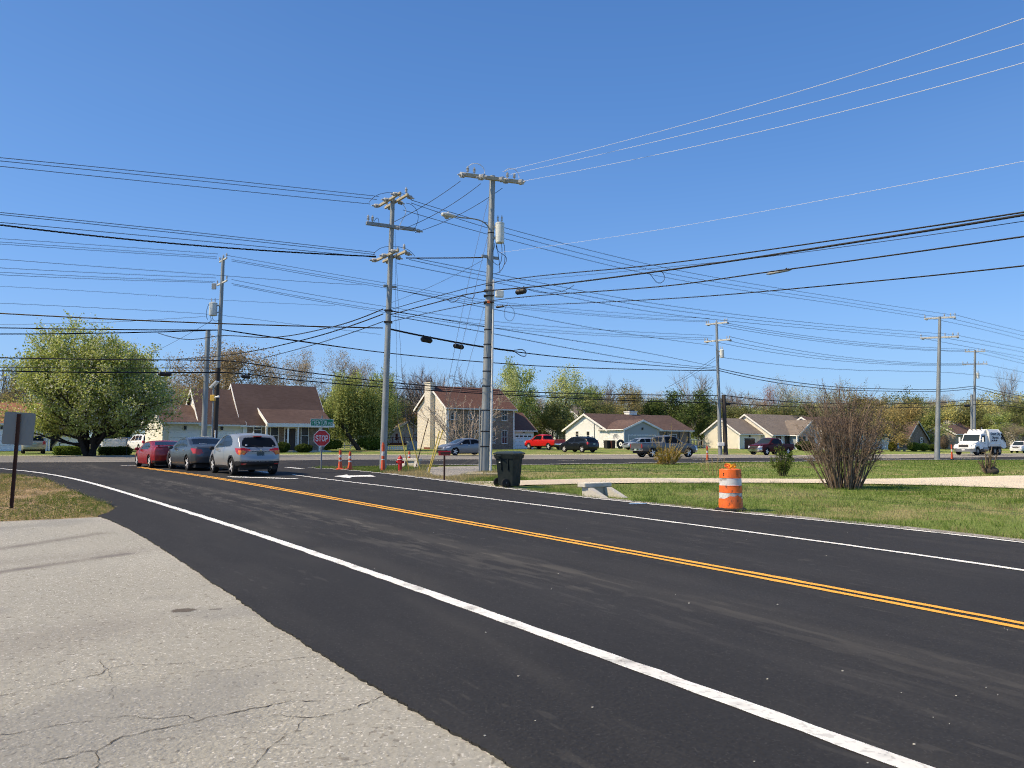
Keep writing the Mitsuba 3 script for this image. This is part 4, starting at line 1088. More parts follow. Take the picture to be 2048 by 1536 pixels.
kS = thing('utility_pole', 'short plain grey stub pole left of the pole with the pale transformer', 'utility pole')
pole(kS, at(407, YL - 1), P(416, 662, YL - 1), .21, .165, 'bsdf_galv')

# --- M: pole before the cream house, with a dark wooden pole beside it
M0 = at(1440, YM); M1 = P(1433, 643, YM)
kM = thing('utility_pole', 'grey pole with two pale crossarms in front of the cream house', 'utility pole')
pole(kM, M0, M1, .22, .12, 'bsdf_galv')
A_M = math.radians(-42)
for py, L_ in ((647, 2.4), (681, 2.9)):
    arm(kM, on(M0, M1, py), A_M, L_, 'bsdf_arm_pale', ins=(-.95, -.75, .0, .75, .95), sec=(.12, .16), dead=[(t, math.radians(28)) for t in (-.9, .9)])
transformer(kM, on(M0, M1, 716), np.array([.42, -.1, 0]), .22, .80)
part(kM, 'meter_box', moved(bx(-.3, .35, -.18, .18, -.15, .2, .04), None, on(M0, M1, 889) + [0, -.25, 0]), 'bsdf_panel_white')
kD = thing('utility_pole', 'dark wooden pole cut short beside the pole in front of the cream house', 'utility pole')
pole(kD, at(1451, YM), P(1447.5, 790, YM), .23, .19, 'bsdf_dark_wood')

# --- R: pole on the near verge at the right
R0_ = at(1872, YR); R1_ = P(1879.5, 633, YR)
kR = thing('utility_pole', 'grey pole with two crossarms standing on the near verge left of the garbage truck', 'utility pole')
pole(kR, R0_, R1_, .25, .12, 'bsdf_galv')
for py, L_ in ((636, 2.6), (675, 3.2)):
    arm(kR, on(R0_, R1_, py), math.radians(-24), L_, 'bsdf_arm_pale', ins=(-.95, .3, .7, .97), sec=(.12, .16), dead=[(t, math.radians(40)) for t in (-.9, .9)])
# --- F: far pole at the right and its stub
F0 = at(1946.5, YF); F1 = P(1950, 700, YF)
kF = thing('utility_pole', 'far thin pole with two crossarms behind the garbage truck', 'utility pole')
pole(kF, F0, F1, .22, .13, 'bsdf_galv')
for py, L_ in ((703, 2.6), (728, 3.2)):
    arm(kF, on(F0, F1, py), math.radians(-12), L_, 'bsdf_arm_pale', ins=(-.95, -.6, .3, .7, .95), sec=(.12, .16))
transformer(kF, on(F0, F1, 757), np.array([.4, -.1, 0]), .2, .75)
kF2 = thing('utility_pole', 'pale stub pole left of the far thin pole behind the garbage truck', 'utility pole')
pole(kF2, at(1942, YF - 2), P(1943.5, 789, YF - 2), .20, .17, 'bsdf_galv')

# ------------------------------------------------------------------ wires
def wire(label, pts, Ya, Yb, r, matl='bsdf_wire_grey', group=None, n=28, name='power_line', wav=0, cat_='cable'):
    """A wire seen along these pixels, hung between the distances Ya and Yb."""
    pts = np.array(pts, float)
    x = np.linspace(pts[0, 0], pts[-1, 0], n)
    o = np.argsort(pts[:, 0])
    if len(pts) > 2:
        y = (np.polyval(np.polyfit(pts[:, 0], pts[:, 1], 2), x) if len(pts) == 3 else PchipInterpolator(pts[o, 0], pts[o, 1])(x))
    else:
        y = np.interp(x, pts[o, 0], pts[o, 1]) + 4.0 * (abs(pts[1, 0] - pts[0, 0]) / 600.0) ** 2 * (1 - np.linspace(-1, 1, n) ** 2)
    inv = np.linspace(1 / Ya, 1 / Yb, n)
    w = np.array([P(a, b, 1 / i) for a, b, i in zip(x, y, inv)])
    k = thing(name, label, cat_, group)
    if wav:
        a = np.linspace(0, 40 * np.pi, 240); s = np.linspace(0, 1, 240)
        w = np.stack([np.interp(s, np.linspace(0, 1, n), w[:, c]) for c in range(3)], 1)
        m = cat([tube(w + np.stack([0 * a, wav * np.cos(a + f), wav * np.sin(a + f)], 1), r * .7, 5) for f in (0, 2.1, 4.2)])
    else:
        m = tube(w, r, 5)
    part(k, None, m, matl)
    return w


def bundle(label, group, lists, Ya, Yb, r, matl='bsdf_wire_grey', **kw):
    for i, pts in enumerate(lists): wire((('upper ', 'middle ', 'lower ') if len(lists) == 3 else ('upper ', 'lower '))[i] + label, pts, Ya, Yb, r, matl, group, **kw)


YA = 27.5
bundle('line of the topmost run crossing the left sky', 'topmost lines at left', [[(-30, 312.5), (381, 353), (758, 393)], [(-30, 319), (381, 360), (754, 399)], [(-30, 329.5), (381, 372), (740, 408)]], YA, YB, .014)
bundle('line of the second run from the top in the left sky', 'second run of lines at left', [[(-30, 422), (381, 464), (750, 505)], [(-30, 426), (381, 469), (750, 509)], [(-30, 442), (381, 480), (752, 515)]], YA, YB, .014)
wire('thick twisted dark cable from the left edge to the lowest crossarm in the centre', [(-30, 446), (381, 490), (752, 513)], YA, YB, .022, 'bsdf_wire_dark', wav=.022)
wire('short twisted cable between the two tall central poles', [(812, 516), (890, 516), (966, 515)], YB, YC, .018, 'bsdf_wire_dark', wav=.02)
YLL = 50.5
bundle('line arriving from the left at the top arm of the left pole', 'upper lines left of the left pole', [[(-30, 475.5), (220, 492), (436, 508)], [(-30, 482), (220, 499), (434, 514)], [(-30, 486), (220, 503), (434, 517)]], YLL, YL, .016)
bundle('line arriving from the left at the lower arm of the left pole', 'lower lines left of the left pole', [[(-30, 534), (220, 547), (432, 556)], [(-30, 543), (220, 555), (430, 563)], [(-30, 548), (220, 559), (426, 565)]], YLL, YL, .016)
bundle('line from the left pole top arm, passing behind the central poles', 'long upper lines behind the centre', [[(455, 511), (777, 567), (1000, 604), (1240, 626), (1420, 637)], [(463, 519), (777, 573), (1000, 609), (1240, 632), (1418, 642)], [(463, 522), (777, 577), (1000, 613), (1240, 635), (1416, 644)]], YL, YM, .017)
bundle('line from the left pole lower arm, passing behind the central poles', 'long lower lines behind the centre', [[(463, 559), (777, 614), (1000, 644), (1240, 662), (1427, 671)], [(463, 567), (777, 622), (1000, 652), (1240, 669), (1424, 676)], [(466, 570), (777, 626), (1000, 657), (1240, 673), (1412, 679)]], YL, YM, .017)
wire('single thin grey line crossing the left pole between its two crossarms', [(-30, 516), (220, 535), (442, 551), (560, 560), (724, 570)], 50, 60, .016)
wire('faint thin line high behind the pale transformer at left', [(-30, 571), (220, 585), (426, 599), (670, 611.5)], 50, 62, .012)
wire('faint thin line passing below the pale transformer at left', [(-30, 605), (200, 616), (411, 628), (600, 650), (762, 669)], 50, 66, .014)
wire('thin service line rising from the left edge to the pale transformer', [(-30, 649), (200, 645), (330, 638), (411, 633)], 54, YL, .014)
wire('thick dark cable above the flowering tree, reaching the pole right of the stop sign', [(-30, 625), (381, 645), (766, 656)], 34, YB, .030, 'bsdf_wire_dark', name='telephone_cable')
wire('upper of two thick dark cables meeting at the stub pole at left', [(-30, 655), (220, 659), (442, 660)], 50, YL, .040, 'bsdf_wire_dark', name='telephone_cable')
wire('lower of two thick dark cables meeting at the stub pole at left', [(-30, 668), (220, 666), (442, 660)], 50, YL, .040, 'bsdf_wire_dark', name='telephone_cable')
wire('thick cable sloping from the left pole past both central poles to the cream house', [(442, 659), (600, 682), (766, 705), (965, 724), (1120, 734), (1432, 741)], YL, YM, .040, 'bsdf_wire_dark', name='telephone_cable')
wire('thin dark cable leaving the left pole just above the long sloping one', [(446, 660), (571, 679), (700, 697)], YL, 60, .025, 'bsdf_wire_dark', name='telephone_cable')
wire('topmost of the cables curving down left from the stop sign pole', [(766, 618), (663, 654), (533, 675), (449, 671), (381, 679), (316, 666)], YB, YL - 1, .028, 'bsdf_wire_dark', name='telephone_cable')
wire('middle cable of those sagging down left from the pole right of the stop sign', [(766, 628), (609, 679), (446, 711), (354, 718)], YB, YL - 1, .030, 'bsdf_wire_dark', name='telephone_cable')
wire('lowest thin cable sagging down left from the pole right of the stop sign', [(766, 643), (625, 690), (522, 717), (440, 735)], YB, YL - 1, .022, 'bsdf_wire_dark', name='telephone_cable')
LOW = [('topmost thick cable of the low run in front of the houses', [(-30, 715), (220, 719), (438, 721), (600, 743), (775, 764), (1000, 782), (1250, 789), (1440, 791)], .042), ('thin middle cable of the low run in front of the houses', [(-30, 734), (220, 736), (438, 736), (600, 753), (775, 770), (1000, 786), (1250, 797), (1440, 799)], .024),
       ('lowest thick cable of the low run in front of the houses', [(-30, 741), (220, 745), (438, 745), (600, 761), (775, 775), (1000, 789), (1250, 801), (1440, 806)], .042)]
for lb, pts, r in LOW: wire(lb, pts, 49, YM, r, 'bsdf_wire_dark', name='telephone_cable', n=50)
wire('upper low cable continuing right from the dark wooden pole past the bare shrub', [(1448, 791), (1608, 805), (1745, 808), (1872, 806), (1947, 800), (2080, 812)], YM, 118, .042, 'bsdf_wire_dark', name='telephone_cable')
wire('lower low cable continuing right from the dark wooden pole past the bare shrub', [(1448, 806), (1608, 814), (1745, 816), (1872, 814), (1947, 809), (2080, 821)], YM, 118, .042, 'bsdf_wire_dark', name='telephone_cable')
bundle('of three bright lines climbing to the upper right corner', 'three bright lines at upper right', [[(1005, 343), (1500, 212), (2090, 22)], [(1020, 349), (1500, 237), (2090, 75)], [(1048, 362), (1500, 268), (2090, 113)]], YC, 12.5, .0068, 'bsdf_wire_bright')
wire('faint bright line from the transformer pole to the right edge', [(1000, 505), (1290, 464), (1700, 390), (2090, 314)], YC, 12.5, .0048, 'bsdf_wire_bright')
bundle('line falling right from the top arms of the pole with three crossarms', 'upper lines falling right', [[(822, 400), (1000, 453), (1342, 538), (1700, 599), (1900, 629)], [(822, 406), (1000, 463), (1342, 548), (1700, 606), (1882, 635)], [(806, 420), (1000, 475), (1342, 557), (1700, 612), (1858, 637)]], YB, YR, .015)
bundle('line falling right from the lowest arms of the pole with three crossarms', 'lower lines falling right', [[(828, 516), (1000, 550), (1342, 612), (1700, 653), (1908, 669)], [(818, 519), (1000, 558), (1342, 620), (1700, 659), (1884, 674)], [(795, 527), (1000, 567), (1342, 629), (1700, 664), (1852, 677)]], YB, YR, .015)
bundle('line running off right from the top arm of the right verge pole', 'upper lines at the right edge', [[(1905, 628), (1970, 645), (2080, 671)], [(1884, 633), (1970, 653), (2080, 680)], [(1860, 637), (1970, 660), (2080, 689)]], YR, 100, .018)
bundle('line running off right from the lower arm of the right verge pole', 'lower lines at the right edge', [[(1912, 670), (1980, 684), (2080, 703)], [(1884, 675), (1970, 690), (2080, 711)], [(1852, 678), (1970, 700), (2080, 720)]], YR, 100, .018)
bundle('line joining the top of the tallest pole to its neighbour', 'lines between the two central poles', [[(921, 362), (845, 413), (770, 452)], [(962, 367), (890, 417), (806, 458)], [(1005, 376), (915, 431), (830, 465)]], YC, YB, .014)
wire('uppermost of the thick dark cables rising to the right edge', [(785, 618), (880, 591), (1000, 562), (1308, 530), (1700, 476), (2090, 418)], YB, 12.5, .016, 'bsdf_wire_dark', name='telephone_cable')
wire('thickest of the dark cables rising to the right edge, a bundled run', [(783, 629), (880, 603), (962, 583), (1055, 575), (1308, 544), (1700, 486), (2090, 423)], YB, 12.5, .024, 'bsdf_wire_dark', name='telephone_cable')
wire('slack thin cable hanging just under the bundled run at right', [(1000, 565), (1308, 537), (1513, 516), (1700, 492), (2090, 436)], YC, 12.5, .007, 'bsdf_wire_dark', name='telephone_cable')
wire('dark cable below the bundled run, with a splice case near its right part', [(783, 643), (880, 621), (1000, 599), (1342, 571), (1530, 545), (1700, 522), (2090, 467)], YB, 12.5, .016, 'bsdf_wire_dark', name='telephone_cable')
wire('lowest of the dark cables rising to the right edge', [(1000, 612), (1342, 597), (1700, 567), (2090, 527)], YC, 12.5, .014, 'bsdf_wire_dark', name='telephone_cable')
wire('thick cable with two black closures between the central poles', [(779, 658), (850, 673), (967, 694), (1026, 702)], YB, 38, .045, 'bsdf_wire_dark', name='telephone_cable')
wire('cable going on right from the coiled loop', [(1026, 703), (1120, 714), (1260, 727), (1432, 739)], 38, YM, .028, 'bsdf_wire_dark', name='telephone_cable')
wire('thin line falling right behind the tallest pole to the lower far crossarm', [(785, 578), (1000, 621), (1239, 665), (1427, 691)], YB, YM, .018)
wire('thin dark line falling right just above the long sloping cable', [(785, 632), (1000, 670), (1157, 700), (1290, 722), (1430, 736)], YB, YM, .020, 'bsdf_wire_dark')
wire('thin dark line crossing below the tallest pole lamp towards the far pole', [(785, 622), (1000, 658), (1273, 702), (1432, 734)], YB, YM, .020, 'bsdf_wire_dark')
bundle('line between the top arms of the two far right poles', 'upper far lines', [[(1453, 646), (1706, 683), (1950, 699)], [(1440, 647), (1706, 687), (1940, 702)], [(1420, 648), (1706, 690), (1932, 703)]], YM, YF, .022)
bundle('line between the lower arms of the two far right poles', 'lower far lines', [[(1458, 673), (1706, 716), (1968, 727)], [(1440, 678), (1706, 720), (1950, 729)], [(1414, 680), (1706, 724), (1932, 730)]], YM, YF, .022)
wire('thin line at mid height from the pole by the cream house to the right edge', [(1437, 714), (1706, 740), (1874, 744), (2080, 770)], YM, 112, .022, 'bsdf_wire_dark')
wire('thick upper cable sagging from the cream house pole to the far pole', [(1437, 737), (1600, 766), (1706, 776), (1869, 779), (1949, 772)], YM, YF, .040, 'bsdf_wire_dark', name='telephone_cable')
wire('thick lower cable sagging from the cream house pole to the far pole', [(1437, 741), (1600, 772), (1706, 781), (1869, 783), (1949, 777)], YM, YF, .040, 'bsdf_wire_dark', name='telephone_cable')
bundle('cable falling right from the far pole behind the truck', 'cables right of the far pole', [[(1951, 772), (2000, 783), (2080, 799)], [(1951, 777), (2000, 789), (2080, 806)]], YF, 125, .04, 'bsdf_wire_dark', name='telephone_cable')
bundle('line running off right from the far pole behind the truck', 'lines right of the far pole', [[(1966, 701), (2010, 712), (2080, 728)], [(1950, 704), (2000, 716), (2080, 735)], [(1968, 728), (2010, 737), (2080, 751)]], YF, 125, .024)
bundle('service line falling left from the pole by the cream house', 'service lines near the cream house', [[(1430, 715), (1380, 748), (1330, 778)], [(1431, 720), (1390, 747), (1352, 770)]], YM, 96, .018)
wire('thin service line falling left from the pale transformer behind the flowering tree', [(425, 640), (370, 672), (308, 704)], YL, 70, .014)
wire('thin line rising from the left cable pair to the pole right of the stop sign', [(783, 605), (890, 560), (966, 520)], 50, YC, .010)

# guy wires and their yellow guards
bundle('guy wire running down left from the tallest pole', 'guy wires of the tallest pole', [[(977, 398), (938, 560), (879, 862)], [(976, 470), (945, 600), (885, 860)], [(971, 600), (948, 690), (918, 790), (886, 862)]], YC, 33.5, .008, name='guy_wire')
bundle('guy wire of the pole right of the stop sign', 'guy wires of the pole right of the stop sign', [[(790, 460), (792, 650), (797, 848)], [(792, 500), (800, 680), (815, 848)]], YB, 34.5, .007, name='guy_wire')
g1 = [((797, 848), (821, 934), 34.5, 'first slim yellow guy guard right of the hydrant'), ((815, 848), (844, 934), 34.5, 'second slim yellow guy guard, leaning beside the first behind the hydrant'),
      ((879, 862), (855, 944), 33.5, 'deeper yellow guy guard of the pair nearest the gravel patch, left one'), ((886, 860), (856.5, 945), 33.5, 'deeper yellow guy guard of the pair nearest the gravel patch, right one')]
for a, b, Y, lb in g1:
    gpt = at(b[0], Y)
    part(thing('guy_guard', lb, 'guy guard'), None, rod(gpt - [0, 0, .15], P(*a, Y), .024, 8), 'bsdf_guard_yellow', smooth=40)
part(thing('guy_guard', 'dark bare guy rod crossing behind the yellow guards', 'guy guard'), None, rod(at(830, 37) - [0, 0, .15], P(857, 837, 36), .022, 6), 'bsdf_rust')

# splice closures hanging on the cables
def closure(label, px, py, Y, L, r, ang, tip=0.0, matl='bsdf_closure'):
    k = thing('splice_closure', label, 'cable closure')
    m = lathe([(0, -L / 2), (r * .55, -L / 2), (r * .7, -L * .42), (r, -L * .38), (r, -L * .02), (r * .9, 0), (r, L * .02), (r, L * .38), (r * .7, L * .42), (r * .55, L / 2), (0, L / 2)], 12, 'x')
    R = rot2(ang) @ np.array([[math.cos(tip), 0, math.sin(tip)], [0, 1, 0], [-math.sin(tip), 0, math.cos(tip)]])
    c = P(px, py, Y)
    part(k, 'case', moved(m, R, c), matl, smooth=35)
    for s in (-1, 1): part(k, 'hanger', moved(bx(s * L * .3 - .015, s * L * .3 + .015, -.015, .015, 0, r + (.09 if r > .08 else .02)), R, c), 'bsdf_black_trim')


closure('black closure left of the tallest pole, farther one of the pair', 853, 680, 36.8, .58, .13, .5, .12)
closure('black closure close to the left of the tallest pole', 917, 693, 37.4, .55, .12, .5, .12)
closure('fat black closure just right of the tallest pole', 1042, 583, 31.5, .50, .12, -.6, -.05)
closure('small dark tube on the lowest cable right of the tallest pole', 1000, 613.5, 34.5, .45, .05, -.6)
closure('pale splice case on the cable in the right sky', 1558, 543.5, 18.2, .62, .035, -.75, -.04, 'bsdf_galv')
closure('black closure on the low cables in front of the flowering tree', 330, 748, 53.0, .85, .15, .5)
closure('black closure on the low cables in front of the brown roofs', 491, 753.5, 59.5, .70, .14, .45, .05)
closure('small black closure on the low cable beside the dark wooden pole', 1456, 808, 79, .55, .14, .5)
closure('small black closure on the low cable left of the far stub pole', 1934, 811.5, 105, 1.0, .18, .4)
# cable loops
def loop(label, pts, Y, r):
    part(thing('cable_loop', label, 'cable'), None, tube(spline([P(x, y, Y) for x, y in pts], 40), r, 6), 'bsdf_wire_dark')


loop('coiled loop at the end of the thick cable right of the tallest pole', [(1022, 701), (1040, 699), (1050, 703), (1051, 712), (1044, 712), (1030, 704), (1020, 701)], 38, .022)
loop('slack loop hanging from the bundled cables in the right sky', [(1296, 546), (1306, 556), (1318, 566), (1327, 562), (1328, 550), (1322, 543)], 23.0, .010)
loop('thin round loop hanging below the tubes right of the tallest pole', [(1016, 606), (1009, 622), (1012, 638), (1020, 642), (1028, 634), (1027, 620), (1018, 610)], 34, .010)
loop('slack dark cable bow left of the tallest pole', [(897, 599), (905, 605), (912, 602), (925, 592), (938, 597), (950, 588)], 35.3, .014)
loop('slack dark cable bow right of the fat black closure', [(1052, 577), (1075, 584), (1100, 586), (1125, 582), (1148, 570)], 30, .012)
# ------------------------------------------------------------------ street furniture
FACE_ROAD = math.radians(-52)         # signs that face traffic on the near road


def facing(ang):
    """Local x runs right along a face whose normal (local -y) points along ang."""
    n = np.array([math.cos(ang), math.sin(ang), 0])
    x = np.array([-n[1], n[0], 0])
    return np.stack([x, -n, np.array([0, 0, 1.0])], 1)


# stop sign
k = thing('stop_sign', 'red octagonal stop sign on a thin post at the junction', 'sign')
b = at(643.5, 36); R = facing(math.radians(-62))
zc = P(643, 876.5, 36)[2] - b[2]
part(k, 'post', moved(bx(-.025, .025, .0, .05, -.3, zc + 1.05), R, b), 'bsdf_galv')
oc = [(math.cos(a) * .405, math.sin(a) * .405) for a in np.arange(8) * np.pi / 4 + np.pi / 8]
xz = np.array([[1, 0, 0], [0, 0, -1], [0, 1, 0]])     # lays an xy drawing upright
part(k, 'border', moved(moved(prism(oc, 'z', 0, .004), xz), R, b + [0, 0, zc]), 'bsdf_sign_white')
part(k, 'face', moved(moved(prism([(x * .93, y * .93) for x, y in oc], 'z', .004, .009), xz), R, b + [0, 0, zc]), 'bsdf_sign_red')
t = meshkit.text_mesh('STOP', .27, .004, bold=True); t.vertices = np.asarray(t.vertices) * [.58 / np.ptp(t.bounds[:, 0]), 1, 1]
wd = np.ptp(t.bounds[:, 0])
part(k, 'lettering', moved(moved(t, xz, (-wd / 2 - t.bounds[0, 0], 0, -.135)), R, b + [0, 0, zc] + R @ np.array([0, -.0095, 0])), 'bsdf_sign_white')
k2 = thing('street_name_sign', 'green street name sign reading TRENTON RD above the stop sign', 'sign')
zt = P(643, 845, 36)[2] - b[2]
part(k2, 'border', moved(bx(-.53, .53, -.002, .002, zt - .17, zt + .17), R, b), 'bsdf_sign_white')
part(k2, 'face', moved(bx(-.51, .51, -.006, -.0025, zt - .148, zt + .148), R, b), 'bsdf_sign_green')
for txt, hh, x0 in (('TRENTON', .20, -.47), ('RD', .12, .31)):
    t = meshkit.text_mesh(txt, hh, .003, bold=False)
    if txt != 'RD': t.vertices = np.asarray(t.vertices) * [.70 / np.ptp(t.bounds[:, 0]), 1, 1]
    part(k2, 'lettering', moved(moved(t, xz, (x0 - t.bounds[0, 0], 0, -.10)), R, b + [0, 0, zt] + R @ np.array([0, -.0065, 0])), 'bsdf_sign_white')

# the blank back of the sign at the left
k = thing('sign', 'back of a blank grey sign plate on a rusty post at the left edge', 'sign')
b = G(22, 1016); R = facing(math.radians(-66)); lean = np.array([.13, 0, 0])
top = P(38, 828, b[1])
z0, z1 = P(0, 890, b[1])[2], P(0, 825, b[1])[2]
post = hull([b + d + [0, 0, -.3] for d in R @ np.array([[-.035, 0, 0], [.035, 0, 0], [-.035, .03, 0], [.035, .03, 0]]).T.reshape(3, -1) .T[0:0]] if False else [p for q, zz in ((b, -.3), (top, 0)) for p in [q + np.array([0, 0, zz]) + R @ np.array(d) for d in ((-.036, 0, 0), (.036, 0, 0), (.036, .035, 0), (-.036, .035, 0))]])
part(k, 'post', post, 'bsdf_rust')
for s in (-1, 1): part(k, 'flange', hull([q + np.array([0, 0, zz]) + R @ np.array([s * .032 + dx, dy, 0]) for q, zz in ((b, -.3), (top, 0)) for dx in (-.006, .006) for dy in (-.03, 0)]), 'bsdf_rust')
c = P(37, 857, b[1]); hw, hh = .315, (z1 - z0) / 2
pl = shapely.box(-hw + .05, -hh + .05, hw - .05, hh - .05).buffer(.05)
m = moved(trimesh.creation.extrude_polygon(pl, .004, engine='earcut'), xz)
part(k, 'plate', moved(m, R @ np.array([[math.cos(.06), 0, math.sin(.06)], [0, 1, 0], [-math.sin(.06), 0, math.cos(.06)]]), c + R @ np.array([0, .045, 0])), 'bsdf_sign_back')

# green street sign post under the flowering tree
k = thing('street_name_sign', 'dark post with small green street sign blades under the flowering tree', 'sign')
b = at(254, 60)
zt = P(254, 833, 60)[2] - b[2]
part(k, 'post', rod(b - [0, 0, .2], b + [0, 0, zt], .035, 8), 'bsdf_bin_green')
part(k, 'blade', moved(bx(-.02, .02, -.4, .4, -.55, .0), rot2(.4), b + [.12, 0, zt - .05]), 'bsdf_sign_green')
part(k, 'blade', moved(bx(-.10, .05, -.015, .015, -.5, -.02), rot2(.2), b + [-.1, 0, zt - .1]), 'bsdf_sign_green')


# delineator tubes
def tube_marker(label, px, py, h, Y=None, collars=(.42, .68), top_=True, dull=True):
    b = at(px, Y) if Y else G(px, py)
    r = .065
    k = thing('traffic_delineator', label, 'traffic marker', None)
    part(k, 'base', moved(lathe([(0, 0), (.20, 0), (.20, .04), (.13, .07), (0, .07)], 14), None, b), 'bsdf_rubber' if h > 1 else 'bsdf_orange_dull', smooth=30)
    part(k, 'tube', moved(lathe([(.115, .05), (.10, .10), (.085, .3 * h), (r, .45 * h), (r, h * .92), (r * .7, h * .93), (r * .7, h), (0, h)], 14), None, b), 'bsdf_orange_dull' if dull else 'bsdf_orange', smooth=30)
    for c in collars: part(k, 'reflective_band', moved(lathe([(.068 + .024 * max(0, .45 - c) / .3, (c - .075) * h), (.068 + .008 * max(0, .45 - c) / .3, (c + .075) * h)], 14), None, b), 'bsdf_reflect_white', smooth=30)


tube_marker('orange and white delineator tube, first right of the stop sign', 681, 935, .92, 35.5)
tube_marker('orange and white delineator tube, second right of the stop sign', 700.5, 934.5, .84, 35.8)
tube_marker('tall worn orange delineator against the pole right of the hydrant side', 766.5, 946, 1.28, 33.8, (.36, .62))
tube_marker('small orange marker behind the yellow guy guards', 819, 930, .75, 43)
tube_marker('orange marker at the road edge below the pole by the cream house', 1414, 927, 1.1, 57, (.35, .6))
tube_marker('orange and white marker at the road edge left of the garbage truck', 1902.5, 922, 1.45, 73, (.3, .6))

# fire hydrant
k = thing('fire_hydrant', 'red fire hydrant on the grass beside the road', 'hydrant')
b = G(800, 944); s_ = (P(800, 912.5, b[1])[2] - b[2]) / .74
part(k, 'barrel', moved(lathe(np.array([(0, -.1), (.15, -.1), (.15, .03), (.11, .04), (.095, .08), (.095, .40), (.13, .41), (.13, .46), (.11, .47), (.115, .58), (0, .58)]) * s_, 16), None, b), 'bsdf_hydrant_red', smooth=30)
part(k, 'bonnet', moved(lathe(np.array([(.14, .57), (.14, .61), (.12, .62), (.10, .69), (.06, .735), (.035, .74), (.035, .78), (0, .78)]) * s_, 16), None, b), 'bsdf_hydrant_red', smooth=30)
for ang, rr_, ln in ((math.radians(-90), .085, .20), (math.radians(0), .06, .19), (math.radians(180), .06, .19)):
    d = np.array([math.cos(ang), math.sin(ang), 0])
    part(k, 'outlet_cap', rod(b + [0, 0, .47 * s_], b + [0, 0, .47 * s_] + d * ln * s_, rr_ * s_, 12, rr_ * .85 * s_), 'bsdf_hydrant_red', smooth=30)
part(k, 'reflective_ring', moved(lathe(np.array([(.142, .575), (.145, .59), (.142, .605)]) * s_, 16), None, b), 'bsdf_sign_white')

# small red marker sign on a dark post
k = thing('utility_marker', 'small red and white marker sign on a dark post at the gravel edge', 'marker post')
b = G(888.5, 960)
zt = P(0, 903, b[1])[2]
part(k, 'post', moved(bx(-.03, .03, -.015, .015, -.2, zt - b[2]), rot2(.3) , b), 'bsdf_rust')
part(k, 'plate', moved(bx(-.22, .22, -.02, -.005, zt - b[2] - .14, zt - b[2] + .02), facing(math.radians(-75)), b), 'bsdf_sign_red')
part(k, 'label_field', moved(bx(-.15, .20, -.026, -.021, zt - b[2] - .11, zt - b[2] - .02), facing(math.radians(-75)), b), 'bsdf_rust')

# wheeled rubbish bin
k = thing('wheeled_bin', 'dark green wheeled rubbish bin at the end of the concrete drive', 'rubbish bin')
b = (G(1000, 973.5) + G(1037, 975.5)) / 2; b[1] += .2; b[2] = float(gz(b[0], b[1])) + .01
R = rot2(math.radians(-28))
H = (P(0, 905, b[1])[2] - b[2])
tap = lambda z: .245 + .075 * z / H
def frame(z, g=0): t = tap(z) + g; return [(-t, -t * 1.05, z), (t, -t * 1.05, z), (t, t * 1.05, z), (-t, t * 1.05, z)]
part(k, 'body', moved(hull(frame(.03) + frame(H * .97)), R, b), 'bsdf_bin_green', smooth=30)
part(k, 'rim', moved(hull(frame(H * .82, .03) + frame(H * .94, .045)), R, b), 'bsdf_bin_green')
part(k, 'lid', moved(hull(frame(H * .95, .06) + frame(H * .985, .06) + [(x * .7, y * .7, H * 1.035) for x, y, z in frame(H, .06)]), R, b), 'bsdf_bin_lid', smooth=20)
for s in (-1, 1):
    part(k, 'wheel', moved(moved(lathe([(0, -.035), (.11, -.035), (.135, -.02), (.135, .02), (.11, .035), (0, .035)], 18, 'x'), None, (s * .27, -.27, .135)), rot2(math.radians(-60)) , b + [-.02, -.0, 0]), 'bsdf_rubber', smooth=35)
part(k, 'axle', moved(rod((-.3, -.27, .135), (.3, -.27, .135), .015, 6), rot2(math.radians(-60)), b), 'bsdf_galv')
part(k, 'handle', moved(rod((-.22, -tap(H) * 1.05 - .09, H * .9), (.22, -tap(H) * 1.05 - .09, H * .9), .02, 8), rot2(math.radians(-60)), b), 'bsdf_bin_green')
for s in (-1, 1): part(k, 'rib', moved(bx(s * .12 - .015, s * .12 + .015, -tap(H) * 1.05 - .01, -tap(H) + .05, H * .5, H * .82), R, b), 'bsdf_bin_green')
part(k, 'sticker', moved(bx(-.2, -.15, -tap(H * .72) * 1.05 - .012, -tap(H * .72) * 1.05 + .01, H * .70, H * .73), R, b), 'bsdf_sign_white')

# the orange barrel
k = thing('traffic_barrel', 'battered orange and white construction barrel on the verge by the road', 'traffic barrel')
b = G(1462, 1020); H = P(0, 938, b[1])[2] - b[2]
r_b, r_t = .275, .250
rad = lambda t: r_b + (r_t - r_b) * t
rng = np.random.default_rng(5)


def drum(z0, z1, grow=0.0, dent=False, n=48):
    zz = np.linspace(z0, z1, 12)
    m = lathe([(rad(z) + grow, z * H) for z in zz], n)
    v = np.asarray(m.vertices).copy(); a = np.arctan2(v[:, 1], v[:, 0])
    nz = meshkit.fbm(np.column_stack([np.cos(a) * 1.6, np.sin(a) * 1.6, v[:, 2] * 3.5]), 3, 4) - .5
    amp = .035 * np.clip((.40 - v[:, 2] / H) / .25, .12, 1)
    v[:, :2] *= (1 + (nz * amp / .27)[:, None]); m.vertices = v
    return m


